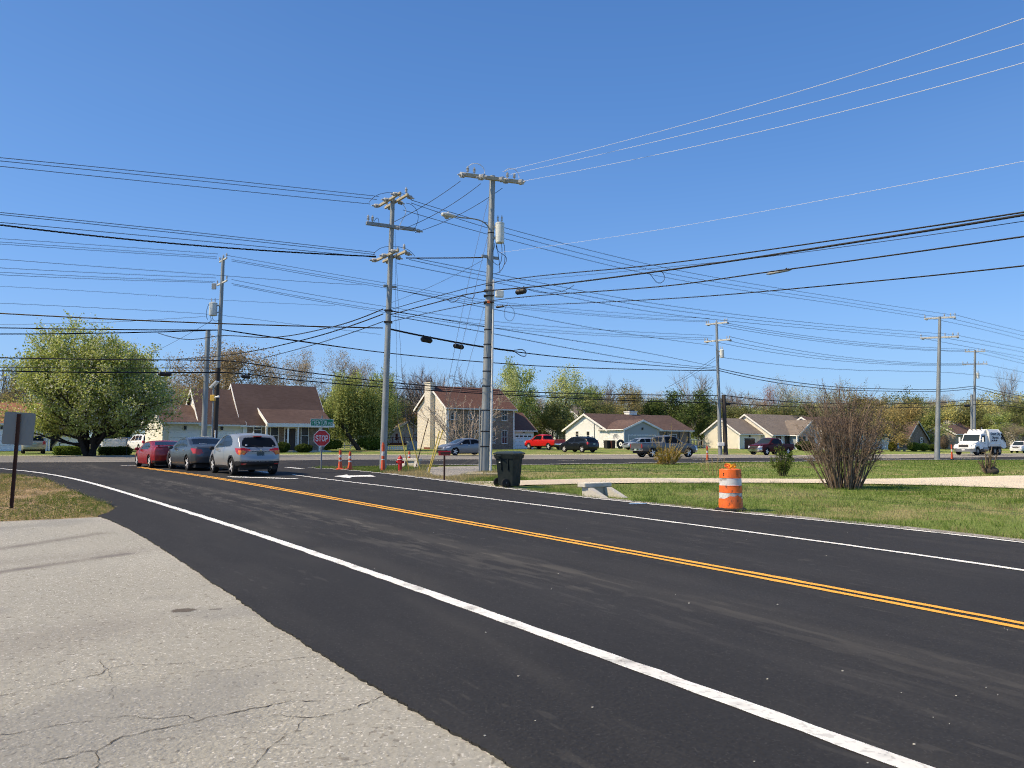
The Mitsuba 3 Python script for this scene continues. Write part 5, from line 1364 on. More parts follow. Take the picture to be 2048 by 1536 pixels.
part(k, 'base', moved(lathe([(0, 0), (.36, 0), (.37, .025), (.33, .05), (.29, .06), (0, .06)], 28), None, b), 'bsdf_rubber', smooth=40)
for i_, (z0, z1, mt, gr) in enumerate(((.035, .275, 'bsdf_orange', .004), (.285, .43, 'bsdf_reflect_white', -.004), (.44, .595, 'bsdf_orange', .0), (.605, .785, 'bsdf_reflect_white', -.004), (.795, .985, 'bsdf_orange', .0))):
    part(k, 'orange_section' if 'orange' in mt else 'reflective_band', moved(drum(z0, z1, gr), None, b), mt, smooth=60)
for z in (.28, .435, .60, .79): part(k, 'groove', moved(lathe([(rad(z) - .02, z * H - .012), (rad(z) + .008, z * H), (rad(z) - .02, z * H + .012)], 40), None, b), 'bsdf_orange', smooth=40)
tear = [(a, .285 + .045 * math.sin((a + 2.3) * 1.6) + .012 * rng.normal()) for a in np.linspace(-2.35, -.75, 14)]
v, f = [], []
for a, z in tear: v += [(math.cos(a) * (rad(.3) + .006), math.sin(a) * (rad(.3) + .006), .275 * H), (math.cos(a) * (rad(.3) + .006), math.sin(a) * (rad(.3) + .006), max(z + .03, .29) * H)]
for i_ in range(13): f.append((2 * i_, 2 * i_ + 2, 2 * i_ + 3, 2 * i_ + 1))
part(k, 'torn_flap', moved(tm(v, f), None, b), 'bsdf_orange', smooth=60)
part(k, 'top', moved(lathe([(rad(1) , .98 * H), (rad(1) - .01, 1.0 * H), (rad(1) - .05, .985 * H), (0, .99 * H)], 40), None, b), 'bsdf_orange', smooth=30)
for s in (-1, 1):
    for zz in (.86, .90): part(k, 'bolt', moved(lathe([(0, -.01), (.014, -.01), (.014, .01), (0, .01)], 8), None, b + [s * rad(.9) * .8, -rad(.9) * .62, zz * H]), 'bsdf_rust')
kr = thing('ribbon', 'crumpled yellow and orange ribbon tied on top of the barrel', 'ribbon')
q = []
for j_ in range(9):
    a0 = rng.uniform(0, 6.28); p0 = rng.normal(0, .03, 3) * [1, 1, .3]
    pts = [p0, p0 + [.07 * math.cos(a0), .07 * math.sin(a0), .09], p0 + [.11 * math.cos(a0 + .6), .11 * math.sin(a0 + .6), .04 + .06 * rng.random()], p0 + [.03, .02, .02]]
    w = spline(pts, 12); nrm = np.array([0, 0, 1.0]) * .022
    nn_ = np.stack([w + nrm + rng.normal(0, .004, (12, 3)), w - nrm], 1).reshape(-1, 3)
    i_ = np.arange(11) * 2
    q.append((tm(nn_, np.stack([i_, i_ + 2, i_ + 3, i_ + 1], 1)), j_ % 3))
mat('ribbon_yellow', (.75, .42, .03), .5)
part(kr, 'strand', moved(cat([m for m, c in q if c]), None, b + [0, 0, H + .01]), 'bsdf_ribbon_yellow', smooth=True)
part(kr, 'strand', moved(cat([m for m, c in q if not c]), None, b + [0, 0, H + .01]), 'bsdf_orange', smooth=True)

# concrete culvert headwalls
def headwall(label, pl, pr, Hh, ang, wing, turn=None):
    k = thing('culvert_headwall', label, 'culvert headwall')
    a, c = G(*pl), G(*pr); L = np.linalg.norm((c - a)[:2]); R = rot2(math.atan2(c[1] - a[1], c[0] - a[0]) if turn is None else turn); o = a.copy(); o[2] = min(a[2], c[2]) - .05
    part(k, 'wall', moved(bx(0, L, 0, .18, -.3, Hh - .12), R, o), 'bsdf_cement')
    part(k, 'cap', moved(bx(-.12, L + .06, -.10, .24, Hh - .12, Hh, .015), R, o), 'bsdf_cement')
    for x0, s in ((0, -1), (L - .02, 1)):
        poly = [(0, -.3), (0, Hh - .13), (-.12, Hh - .13), (-wing, .02), (-wing, -.3)]
        w = prism(poly, 'x', -.09, .09)
        part(k, 'wing_wall', moved(moved(w, rot2(ang), (x0 - s * .06, -.02, 0)), R, o), 'bsdf_cement')


headwall('pale concrete culvert headwall with sloping wings below the drive', (1172, 992), (1228, 992), .42, .12, .74, .58)
headwall('small concrete headwall half hidden behind the fire hydrant', (806, 934), (836, 935), .50, .6, .9)
# timber edging at the foot of the tallest pole
k = thing('timber_edging', 'pale weathered timber lying at the foot of the tallest pole', 'timber')
a, c = G(932, 951), G(1000, 951.5)
mat('old_timber', (.40, .36, .25), .9)
part(k, None, rod(a + [0, 0, .05], (a + c) / 2 + [0, 0, .07], .06, 7, .07), 'bsdf_old_timber')
part(thing('timber_edging', 'second pale timber touching the bin side of the pole foot', 'timber'), None, rod((a + c) / 2 + [.05, .1, .06], c + [0, .2, .05], .06, 7), 'bsdf_old_timber')
part(thing('stone', 'small pale stone at the foot of the tallest pole, left side', 'stone'), None, moved(trimesh.creation.icosphere(1, .12), np.diag([1.3, 1, .5]), G(962, 948)), 'bsdf_cement')
# little flat things on the asphalt
mat('blue_scrap', (.25, .38, .55), .5)
part(thing('paper_scrap', 'small pale blue scrap on the asphalt near the headwall', 'litter'), None, moved(bx(-.22, .22, -.07, .07, 0.018, .028), rot2(.2), G(1276, 1009)), 'bsdf_blue_scrap')
rs = np.random.default_rng(21)
lb = thing('stone_chips', 'scattered pale stone chips on the asphalt', 'stones', kind='stuff')
ms = []
for _ in range(36):
    px, py = rs.uniform(420, 2040), rs.uniform(1060, 1534)
    g = G(px, py)
    if not near_poly.contains(shapely.Point(g[0], g[1])): continue
    s = rs.uniform(.003, .008); ic = trimesh.creation.icosphere(0, 1.0)
    ms.append(moved(ic, np.diag([s * 1.3, s, s * .7]), g + [0, 0, .019]))
part(lb, None, cat(ms), 'bsdf_cement')

# traffic counter post with solar panel, beside the left pole
k = thing('signal_post', 'post with a yellow box, camera and small solar panel at the left pole', 'signal post')
b = at(424, YL - 3); zt = P(0, 772, YL - 3)[2] - b[2]
part(k, 'post', rod(b - [0, 0, .2], b + [0, 0, zt], .06, 8), 'bsdf_galv', smooth=40)
part(k, 'control_box', moved(bx(-.16, .16, -.14, .14, 0, .42, .02), None, b + [0, -.05, P(0, 802, YL - 3)[2] - b[2]]), 'bsdf_box_yellow')
part(k, 'camera', moved(rod((0, 0, 0), (.38, -.1, .06), .07, 8), None, b + [.12, -.1, P(0, 795, YL - 3)[2] - b[2]]), 'bsdf_panel_white')
part(k, 'solar_panel', moved(bx(-.05, .05, -.3, .3, -.32, .32), np.array([[.72, 0, .69], [0, 1, 0], [-.69, 0, .72]]), b + [.05, 0, zt + .1]), 'bsdf_panel_white')
part(k, 'lower_tube', rod(b + [.22, 0, -.1], b + [.22, 0, 1.9], .05, 8), 'bsdf_cable_white')
k = thing('utility_cabinet', 'grey utility cabinet between the stub pole and the left pole', 'utility box')
b = at(414, YL - 2)
part(k, 'body', moved(bx(-.3, .3, -.2, .2, -.2, 1.45, .03), rot2(.6), b), 'bsdf_lamp_grey')
part(k, 'door', moved(bx(-.25, .25, -.225, -.2, .1, 1.35, .01), rot2(.6), b), 'bsdf_lamp_grey')
k = thing('mailbox', 'pale mailbox on a post behind the bare shrub', 'mailbox')
b = at(1636, 92)
part(k, 'post', moved(bx(-.06, .06, -.06, .06, -.2, 1.0), None, b), 'bsdf_arm_pale')
part(k, 'box', moved(moved(trimesh.creation.extrude_polygon(Polygon([(-.15, 0), (.15, 0), (.15, .2), (.09, .3), (-.09, .3), (-.15, .2)]), .75, engine='earcut'), np.array([[0, 0, 1], [1, 0, 0], [0, 1, 0]])), rot2(.2), b + [-.4, 0, 1.0]), 'bsdf_panel_white')
# ------------------------------------------------------------------ houses
SID = lambda p, n, uv: dr.minimum((p.z / .19 - dr.floor(p.z / .19)) * 1.0, 1.0)
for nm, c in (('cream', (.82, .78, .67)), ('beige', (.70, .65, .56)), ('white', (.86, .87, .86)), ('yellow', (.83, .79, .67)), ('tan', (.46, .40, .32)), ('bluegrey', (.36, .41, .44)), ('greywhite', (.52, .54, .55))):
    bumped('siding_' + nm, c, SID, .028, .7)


def f_roof(a, b):
    def fn(p, n, uv):
        row = dr.floor(p.z / .075)
        t = cell_rand(row, dr.floor((p.x + p.y * .4 + row * .37) / .33), 1)
        w = fbm(p.x * .5, p.y * .5, p.z * .5, 2)
        return mix(a, b, t * .45 + w * .55)
    return fn


mat('roof_brown', mikit.proc(f_roof((.085, .057, .050), (.14, .098, .086))), .95, spec=.15)
mat('roof_red', mikit.proc(f_roof((.115, .062, .050), (.175, .098, .078))), .95, spec=.15)
mat('roof_grey', mikit.proc(f_roof((.15, .125, .105), (.235, .20, .17))), .95, spec=.15)
mat('roof_rust', (.33, .16, .09), .95, spec=.15)


def f_brick(p, n, uv):
    row = dr.floor(p.z / .075)
    u = (p.x * .81 + p.y * .59) / .22 + .5 * (row - 2 * dr.floor(row / 2))
    t = cell_rand(dr.floor(u), row, 4)
    fz, fu = p.z / .075 - row, u - dr.floor(u)
    mort = 1 - smoothstep(.0, .16, dr.minimum(fz, 1 - fz)) * smoothstep(.0, .06, dr.minimum(fu, 1 - fu))
    return mix(mix((.165, .12, .090), (.30, .235, .185), t), (.34, .31, .27), .8 * mort)


mat('brick', mikit.proc(f_brick), .95, spec=.1)
mat('brick_red', (.20, .085, .05), .95, spec=.1)
mat('trim_white', (.80, .79, .75), .6)
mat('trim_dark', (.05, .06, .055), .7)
mat('pane', (.018, .022, .026), .3, spec=.5)
mat('curtain', (.30, .30, .28), .8)
mat('door_white', (.82, .83, .84), .55)
mat('door_maroon', (.055, .018, .016), .6)
mat('door_dark', (.04, .03, .028), .6)
mat('shutter', (.07, .015, .015), .7)
mat('metal_dark', (.03, .03, .03), .6)


class House:
    def __init__(s, name, label, px, Y, th=36.0, zoff=0.0, cat_='house'):
        s.k = thing(name, label, cat_)
        s.o = at(px, Y); s.o[2] += zoff
        s.R = rot2(math.radians(th)); s.u, s.v = s.R[:, 0], s.R[:, 1]

    def put(s, name, m, mt, **kw): return part(kw.pop('parent', s.k), name, moved(m, s.R, s.o), mt, **kw)

    def U(s, px, v=0.0):
        """u on the front plane at depth v that shows in column px."""
        k = (px - 1024.0) / F; p = s.o + s.v * v
        return (k * p[1] - p[0]) / (s.u[0] - k * s.u[1])

    def V(s, px, u=0.0):
        k = (px - 1024.0) / F; p = s.o + s.u * u
        return (k * p[1] - p[0]) / (s.v[0] - k * s.v[1])

    def Z(s, py, u, v):
        Y = (s.o + s.u * u + s.v * v)[1]
        return P(1024, py, Y)[2] - s.o[2]

    def block(s, u0, u1, v0, v1, he, hr, mt, roof, ridge='u', ov=.35, gov=.30, base=None, rake='bsdf_trim_white', vm=None, gut=True, th_=.14):
        """A gabled block. ridge 'u': gables at its left and right ends; 'v': gables front and back."""
        if ridge == 'u':
            a0, a1, e0, e1, ax = v0, v1, u0, u1, 'x'
        else:
            a0, a1, e0, e1, ax = u0, u1, v0, v1, 'y'
        am = (a0 + a1) / 2 if vm is None else vm
        s.put('wall', prism([(a0, -1.2), (a1, -1.2), (a1, he), (am, hr), (a0, he)], ax, e0, e1), mt)
        if base: s.put('base_course', prism([(a0 - .03, -1.2), (a1 + .03, -1.2), (a1 + .03, base), (a0 - .03, base)], ax, e0 - .03, e1 + .03), 'bsdf_brick_red')
        for sd, ae in ((-1, a0), (1, a1)):
            sl = (hr - he) / abs(am - ae)
            ex = ae + sd * ov; ze = he - sl * ov
            poly = [(am, hr + .02), (ex, ze + .02), (ex, ze + .02 + th_), (am, hr + .02 + th_)]
            s.put('roof', prism(poly, ax, e0 - gov, e1 + gov), roof)
            if gut: s.put('gutter', prism([(ex - .01, ze - .02), (ex + sd * .11, ze - .02), (ex + sd * .11, ze + .12), (ex - .01, ze + .12)], ax, e0 - gov, e1 + gov), rake)
            for g, sg in ((e0 - gov, -1), (e1 + gov, 1)):
                q = [(am, hr - .14), (ex, ze - .14), (ex, ze + .13), (am, hr + .13)]
                s.put('rake_board', prism(q, ax, *sorted((g, g + sg * .05))), rake)

    def face(s, pl, a0, a1, z0, z1, d0, d1, at_=0.0):
        """A box on the front (pl 'f', a along u) or the left gable (pl 'l', a along v), from d0 to d1 in front of that wall."""
        return bx(a0, a1, at_ - d1, at_ - d0, z0, z1) if pl == 'f' else bx(at_ - d1, at_ - d0, a0, a1, z0, z1)

    def window(s, pl, a0, a1, z0, z1, at_=0.0, frame='bsdf_trim_white', rows=2, cols=1, pane='bsdf_pane', fw=.07, parent=None):
        k = sub(parent or s.k, 'window')
        fr = [(a0, a0 + fw, z0, z1), (a1 - fw, a1, z0, z1), (a0 + fw, a1 - fw, z1 - fw, z1), (a0 + fw, a1 - fw, z0, z0 + fw)]
        fr += [(a0 + fw, a1 - fw, z0 + (z1 - z0) * i / rows - .025, z0 + (z1 - z0) * i / rows + .025) for i in range(1, rows)]
        fr += [(a0 + (a1 - a0) * i / cols - .02, a0 + (a1 - a0) * i / cols + .02, z0 + fw, z1 - fw) for i in range(1, cols)]
        s.put('frame', cat([s.face(pl, *f, .0, .07, at_) for f in fr]), frame, parent=k)
        s.put('pane', s.face(pl, a0 + fw * .5, a1 - fw * .5, z0 + fw * .5, z1 - fw * .5, .0, .03, at_), pane, parent=k)
        s.put('sill', s.face(pl, a0 - .06, a1 + .06, z0 - .08, z0 - .003, .0, .12, at_), frame, parent=k)

    def winpx(s, px0, px1, py0, py1, v=0.0, **kw):
        a0, a1 = s.U(px0, v), s.U(px1, v); z1 = s.Z(py0, a0, v); z0 = s.Z(py1, a0, v)
        s.window('f', a0, a1, z0, z1, v, **kw)

    def garage(s, a0, a1, z1, v=0.0, mt='bsdf_door_white', rows=4, glass=True, z0=0.0, cols=4, arched=False):
        k = sub(s.k, 'garage_door')
        s.put('frame', cat([s.face('f', a0 - .12, a0, z0 - .3, z1 + .12, 0, .06, v), s.face('f', a1, a1 + .12, z0 - .3, z1 + .12, 0, .06, v), s.face('f', a0, a1, z1, z1 + .12, 0, .06, v)]), 'bsdf_trim_white', parent=k)
        s.put('backing', s.face('f', a0, a1, z0 - .3, z1, 0, .012, v), 'bsdf_metal_dark', parent=k)
        hh = (z1 - z0) / rows
        for i in range(rows):
            s.put('panel', s.face('f', a0, a1, z0 + i * hh + .008, z0 + (i + 1) * hh - .008, .012, .04, v), mt, parent=k)
        if glass:
            w = (a1 - a0) / cols
            for i in range(cols):
                s.put('pane', s.face('f', a0 + i * w + .12 * w, a0 + (i + 1) * w - .12 * w, z0 + (rows - 1) * hh + .12, z0 + rows * hh - .12, .04, .046, v), 'bsdf_pane', parent=k)

    def door(s, a0, a1, z0, z1, v=0.0, mt='bsdf_door_dark', pl='f'):
        k = sub(s.k, 'door')
        s.put('frame', cat([s.face(pl, a0 - .1, a0, z0, z1 + .1, 0, .06, v), s.face(pl, a1, a1 + .1, z0, z1 + .1, 0, .06, v), s.face(pl, a0, a1, z1, z1 + .1, 0, .06, v)]), 'bsdf_trim_white', parent=k)
        s.put('leaf', s.face(pl, a0, a1, z0, z1, 0, .035, v), mt, parent=k)
        s.put('handle', s.face(pl, a0 + .08, a0 + .14, (z0 + z1) / 2 - .05, (z0 + z1) / 2 + .02, .035, .09, v), 'bsdf_chrome', parent=k)

    def chimney(s, u0, u1, v0, v1, z0, z1, mt, cap=.25):
        c = s.put('chimney', bx(u0, u1, v0, v1, z0, z1), mt)
        s.put('cap', bx(u0 - .1, u1 + .1, v0 - .1, v1 + .1, z1, z1 + .12), mt, parent=c)
        if cap: s.put('flue', bx(u0 + .25, u1 - .25, v0 + .25, v1 - .25, z1 + .12, z1 + .12 + cap), 'bsdf_metal_dark', parent=c)

    def trim_corner(s, u, v, z1, w=.14, du=0, dv=0):
        s.put('corner_board', bx(u - w / 2 + du, u + w / 2 + du, v - w / 2 + dv, v + w / 2 + dv, -.5, z1), 'bsdf_trim_white')

    def lamp(s, u, z, v=0.0):
        s.put('wall_lamp', s.face('f', u - .09, u + .09, z - .18, z + .12, .0, .2, v), 'bsdf_metal_dark')


# --- left: brown-roofed house with two garage doors and a porch
h = House('house', 'long cream house with steep stepped brown roofs behind the queuing cars', 326, 66)
z_e = h.Z(844, 0, 0)
u1, u2, u3 = h.U(403), h.U(486), h.U(650)
h.block(0, u1 - .02, 0, 7.6, z_e, h.Z(812, 0, 3.8), 'bsdf_siding_cream', 'bsdf_roof_brown')
h.block(u1, u2 - .02, .02, 6.0, z_e + .05, h.Z(780, u1, 3.0), 'bsdf_siding_cream', 'bsdf_roof_brown', gov=.25)
h.block(u2, u3, .04, 6.2, z_e + .05, h.Z(770, u2, 3.1), 'bsdf_siding_cream', 'bsdf_roof_brown', gov=.25)
h.put('brick_facing', bx(u2 + .35, u3 - .05, -.06, .03, -.5, z_e - .1), 'bsdf_brick')
h.trim_corner(.0, .0, z_e - .02, .16); h.trim_corner(u2 + .12, -.06, z_e - .05, .30)
h.garage(h.U(341), h.U(399), h.Z(864, h.U(341), 0), glass=False)
h.garage(h.U(430), h.U(482), h.Z(866, h.U(440), 0), glass=False, v=.02)
for px, py in ((371, 855), (444, 856)): h.lamp(h.U(px), h.Z(py, h.U(px), 0))
up = h.U(524)
ze2 = h.Z(850, up, -1.5)
h.put('porch_roof', prism([(-1.75, ze2), (1.4, z_e + 1.35), (1.4, z_e + 1.55), (-1.75, ze2 + .16)], 'x', up, u3 + .2), 'bsdf_roof_brown')
h.put('porch_fascia', bx(up - .02, u3 + .22, -1.83, -1.76, ze2 - .16, ze2 + .17), 'bsdf_trim_white')
h.put('porch_rake', prism([(-1.75, ze2 - .1), (1.4, z_e + 1.25), (1.4, z_e + 1.6), (-1.75, ze2 + .2)], 'x', up - .09, up - .02), 'bsdf_trim_white')
h.put('porch_floor', bx(up, u3, -1.7, -.06, -.6, .12), 'bsdf_cement')
for px in (534, 577, 597, 640):
    u = h.U(px, -1.6); h.put('porch_post', bx(u - .07, u + .07, -1.67, -1.53, -.4, ze2 - .05, .01), 'bsdf_trim_white')
h.winpx(507, 524, 851, 868, v=-.06)
h.winpx(541, 558, 853, 890, v=-.06)
h.winpx(602, 618, 853, 890, v=-.06)
ud = h.U(571, -.06); h.door(ud, ud + 1.0, .12, 2.2, -.06)
for px in (493,): u = h.U(px); h.put('downspout', bx(u - .05, u + .05, -.16, -.07, -.4, z_e - .1), 'bsdf_trim_white')
h.put('vent_pipe', rod((1.6, 5.0, z_e + .4), (1.6, 5.0, z_e + 2.2), .05, 6), 'bsdf_metal_dark')
h.put('roof_aerial', cat([rod((.9, .9, z_e + .2), (.9, .9, z_e + 1.15), .02, 5), rod((.9, .9, z_e + .45), (2.1, .9, z_e + .40), .02, 5), rod((.9, .9, z_e + 1.15), (1.3, .9, z_e + 1.25), .02, 5)]), 'bsdf_metal_dark')
# grey roof far behind it
g = House('house', 'grey roof of a house showing far behind the left brown roofs', 322, 112)
g.block(0, 10, 0, 8, g.Z(822, 0, 0), g.Z(789, 0, 4), 'bsdf_siding_greywhite', 'bsdf_roof_grey')
# --- far left garage house
g = House('house', 'pale blue-grey garage with a rust-coloured roof at the left edge', 0, 82, th=30)
g.o -= g.u * 7
zE = g.Z(846, 7, 0); ux = g.U(96)
g.block(0, ux, 0, 8, zE, g.Z(808, 7, 4), 'bsdf_siding_greywhite', 'bsdf_roof_rust', ov=.3)
g.trim_corner(ux, 0, zE - .05, .18)
g.garage(g.U(40), g.U(85), 2.2, glass=False, mt='bsdf_door_white')
g.garage(g.U(-40), g.U(30), 2.2, glass=False, mt='bsdf_door_white')
for px in (5, 35, 90): g.lamp(g.U(px), g.Z(855, 7, 0))
g = House('carport', 'dark open carport with a white post right of the far left garage', 99, 84, th=30)
g.put('roof', prism([(-.3, 2.35), (5.5, 2.8), (5.5, 2.95), (-.3, 2.5)], 'x', -.2, 2.6), 'bsdf_roof_grey')
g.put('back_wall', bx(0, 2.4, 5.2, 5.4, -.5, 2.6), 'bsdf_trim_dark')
for u in (0, 2.3): g.put('post', bx(u - .07, u + .07, -.07, .07, -.5, 2.4), 'bsdf_trim_white')
g.put('stored_boxes', cat([bx(.5, 1.1, 2, 2.6, -.2, .9), bx(1.2, 1.9, 2.4, 3, -.2, 1.4), bx(.6, 1.0, 2.1, 2.5, .9, 1.3)]), 'bsdf_door_maroon')
# --- gambrel shed
g = House('shed', 'small white barn-roofed shed beside the flowering tree', 107, 66, th=22)
W_ = g.U(172); zr, zk, ze = g.Z(866, W_ / 2, 0), g.Z(873, 0, 0), g.Z(893, 0, 0)
prof = [(0, -.5), (W_, -.5), (W_, ze), (W_ - .55, zk), (W_ / 2, zr), (.55, zk), (0, ze)]
g.put('wall', prism(prof, 'y', 0, 3.2), 'bsdf_siding_white')
for a, b in (((-.10, ze - .08), (.55, zk)), ((.55, zk), (W_ / 2, zr)), ((W_ / 2, zr), (W_ - .55, zk)), ((W_ - .55, zk), (W_ + .1, ze - .08))):
    g.put('roof', prism([a, b, (b[0], b[1] + .1), (a[0], a[1] + .1)], 'y', -.12, 3.3), 'bsdf_roof_grey')
for i in range(2): 
    d = W_ * .22 + i * W_ * .29
    g.put('door', g.face('f', d, d + W_ * .28, -.1, ze + .25, 0, .04), 'bsdf_siding_white')
g.put('door_trim', cat([g.face('f', W_ * .22 - .08, W_ * .22, -.1, ze + .33, 0, .05), g.face('f', W_ * .79, W_ * .79 + .08, -.1, ze + .33, 0, .05), g.face('f', W_ * .22, W_ * .79, ze + .25, ze + .33, 0, .05), g.face('f', W_ * .505 - .01, W_ * .505 + .01, -.1, ze + .25, .041, .05)]), 'bsdf_trim_dark')

# --- the two-storey house
h = House('house', 'two-storey house with beige siding, brick front and tall gable chimney', 893, 94)
D = h.V(835); zE = h.Z(813, 0, 0); zR = h.Z(774, 0, D / 2); ux = h.U(1027)
h.block(0, ux, 0, D, zE, zR, 'bsdf_siding_beige', 'bsdf_roof_red', ov=.4, gov=.32)
h.put('brick_facing', bx(.12, ux - .12, -.07, .02, -.6, zE - .12), 'bsdf_brick')
h.trim_corner(0, 0, zE - .1, .22); h.trim_corner(ux, 0, zE - .1, .18)
for u in (.18, ux - .1): h.put('downspout', bx(u - .05, u + .05, -.18, -.08, -.5, zE - .1), 'bsdf_trim_white')
h.chimney(-.62, .0 - .003, D / 2 - .72, D / 2 + .72, -.8, h.Z(774, 0, D / 2) + .45, 'bsdf_siding_beige')
h.put('chimney_foot', bx(-.66, -.64 + .0, D / 2 - .76, D / 2 + .76, -.8, .25), 'bsdf_brick_red')
for (a, b, c_, d) in ((901, 912, 822, 839), (1003, 1014, 820, 841), (984, 990, 822, 840), (936, 946, 822, 839)): h.winpx(a, b, c_, d, v=-.07, cols=2, fw=.06, frame='bsdf_lamp_grey')
for (a, b, c_, d) in ((899, 911, 860, 886), (1003, 1014, 861, 887), (984, 990, 861, 886)): h.winpx(a, b, c_, d, v=-.07, cols=2, fw=.06, frame='bsdf_lamp_grey')
ud = h.U(950, -.07); h.door(ud, ud + 1.0, .15, 2.25, -.07)
uw = h.U(1073); zG = h.Z(858, ux, 0)
h.block(ux + .02, uw, .6, 6.4, zG, h.Z(827, ux + 2, 3.5), 'bsdf_siding_beige', 'bsdf_roof_red', ov=.4, gov=.25)
h.garage(h.U(1029.5, .6), h.U(1063, .6), h.Z(869, ux, .6), v=.6)
h.lamp((h.U(1047, .6)), h.Z(862.5, ux, .6), .6)
for (a, zz) in ((-1.4, .9), ): pass
g = thing('air_conditioner', 'dark air conditioner unit at the foot of the beige chimney gable', 'air conditioner')
m = cat([bx(-.4, .4, -.4, .4, -.2, .8, .04)]); part(g, 'case', moved(m, h.R, h.o + h.R @ np.array([-1.2, D - .8, 0])), 'bsdf_metal_dark')
part(g, 'grille', moved(lathe([(0, .8), (.33, .8), (.33, .84), (0, .86)], 16), h.R, h.o + h.R @ np.array([-1.2, D - .8, 0])), 'bsdf_galv')
g = thing('utility_box', 'pale green utility box beside the beige gable', 'utility box')
part(g, 'case', moved(bx(-.5, .5, -.4, .4, -.2, .95, .04), h.R, at(824, 91)), 'bsdf_siding_bluegrey')
part(g, 'lid', moved(bx(-.53, .53, -.43, .43, .95, 1.0, .02), h.R, at(824, 91)), 'bsdf_siding_bluegrey')

# --- small grey house behind, between willow and two-storey house
g = House('house', 'small grey gabled house with a rust roof behind the yellow guards', 766, 128, th=20)
g.block(0, 8.5, 0, 5.0, g.Z(872, 0, 0), g.Z(843, 4, 0), 'bsdf_siding_greywhite', 'bsdf_roof_grey', ridge='v')
g.block(2.2, 9.5, 5.05, 9, g.Z(856, 5, 5), g.Z(824, 5, 7), 'bsdf_siding_greywhite', 'bsdf_roof_rust')
g.winpx(771, 779, 868, 880); g.winpx(790, 797, 866, 882, pane='bsdf_shutter')
g.put('deck', bx(-1, 8, -3.0, -.1, -.4, .35), 'bsdf_door_maroon')
for i in range(9): g.put('deck_post', bx(-1 + i - .05, -1 + i + .05, -3.05, -2.95, .35, 1.25), 'bsdf_door_maroon')
g.put('deck_rail', bx(-1.05, 7.1, -3.06, -2.94, 1.25, 1.33), 'bsdf_door_maroon')
# --- glimpses between the trees
g = House('house', 'white gable glimpsed through trees left of the long white house', 1118, 152)
g.block(0, 6, 0, 7, g.Z(846, 0, 0), g.Z(826, 0, 3), 'bsdf_siding_white', 'bsdf_roof_grey')
g = House('house', 'grey roof glimpsed above the left end of the long white house', 1166, 148)
g.block(0, 5, 0, 9, g.Z(840, 0, 0), g.Z(812, 0, 4), 'bsdf_siding_greywhite', 'bsdf_roof_grey')

# --- the long white house with a blue-grey garage gable
h = House('house', 'long white house with brown roof and a shaded blue-grey garage gable', 1214, 108)
D = h.V(1131); zE = h.Z(858.5, 0, 0); zR = h.Z(829, 0, D / 2); ux = h.U(1384)
s_ = (zR - zE) / (D / 2)
h.put('wall', prism([(0, -1.2), (D, -1.2), (D, zE), (D / 2, zR), (0, zE)], 'x', 0, ux - .4), 'bsdf_siding_white')
# roof: gable at the left, hip at the right
ur = h.U(1338, D / 2)
for sd, v0 in ((-1, 0), (1, D)):
    ve = v0 + sd * .4; zz = zE - s_ * .4
    q = [(-.35, ve, zz), (ux, ve, zz), (ur, D / 2, zR + .02), (-.35, D / 2, zR + .02)]
    h.put('roof', hull([(x, y, z + d) for x, y, z in q for d in (.02, .16)]), 'bsdf_roof_brown')
    h.put('gutter', bx(-.35, ux, *sorted((ve, ve + sd * .1)), zz - .02, zz + .12), 'bsdf_trim_white')
    h.put('rake_board', prism([(D / 2, zR - .14), (ve, zz - .14), (ve, zz + .14), (D / 2, zR + .14)], 'x', -.42, -.352), 'bsdf_trim_white')
h.put('roof', hull([(ux, -.4, zE - s_ * .4 + d) for d in (.02, .16)] + [(ux, D + .4, zE - s_ * .4 + d) for d in (.02, .16)] + [(ur, D / 2, zR + d) for d in (.03, .17)]), 'bsdf_roof_brown')
LW = -(-3.2); wb = h.U(1246) if False else 0
gx = 0.02
# garage wing runs forward from the front wall
v_f = -3.3
uL = gx; uR = gx + 7.0
zg = zE - .02; zgr = h.Z(841, gx + 3.5, v_f)
h.block(uL, uR, v_f, 1.2, zg, zgr, 'bsdf_siding_white', 'bsdf_roof_brown', ridge='v', gov=.3, ov=.3)
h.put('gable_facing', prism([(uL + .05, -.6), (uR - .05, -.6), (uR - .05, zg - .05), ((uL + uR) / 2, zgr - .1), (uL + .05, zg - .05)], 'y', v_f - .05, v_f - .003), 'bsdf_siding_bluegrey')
h.garage(uL + .9, uR - .9, h.Z(871, uL, v_f), v=v_f - .05, mt='bsdf_siding_bluegrey', glass=False)
h.trim_corner(uL, v_f - .03, zg - .1, .2)
h.lamp((uL + uR) / 2, h.Z(857, 3, v_f), v_f - .05)
for (a, b, c_, d) in ((1151, 1157.5, 862, 874), (1173, 1179.5, 862, 880)):
    v0, v1 = h.V(b), h.V(a); z1 = h.Z(c_, 0, v0); z0 = h.Z(d, 0, v0)
    h.window('l', v0, v1, z0, z1, 0.0, frame='bsdf_trim_dark' if False else 'bsdf_trim_white', fw=.09, rows=2)
for (px, py0, py1) in ((1189, 848, 893), ):
    v0 = h.V(px); h.put('service_mast', bx(-.10, -.03, v0 - .04, v0 + .04, -.2, h.Z(py0, 0, v0)), 'bsdf_galv')
    h.put('meter', bx(-.2, -.02, v0 + .3, v0 + .65, 1.0, 1.6, .03), 'bsdf_lamp_grey'); h.put('meter', bx(-.16, -.02, v0 - .7, v0 - .35, .6, 1.1, .03), 'bsdf_lamp_grey')
h.chimney(h.U(1258, D / 2), h.U(1273, D / 2), D / 2 - .1, D / 2 + 1.0, zR - .8, h.Z(823, 5, D / 2), 'bsdf_siding_white')
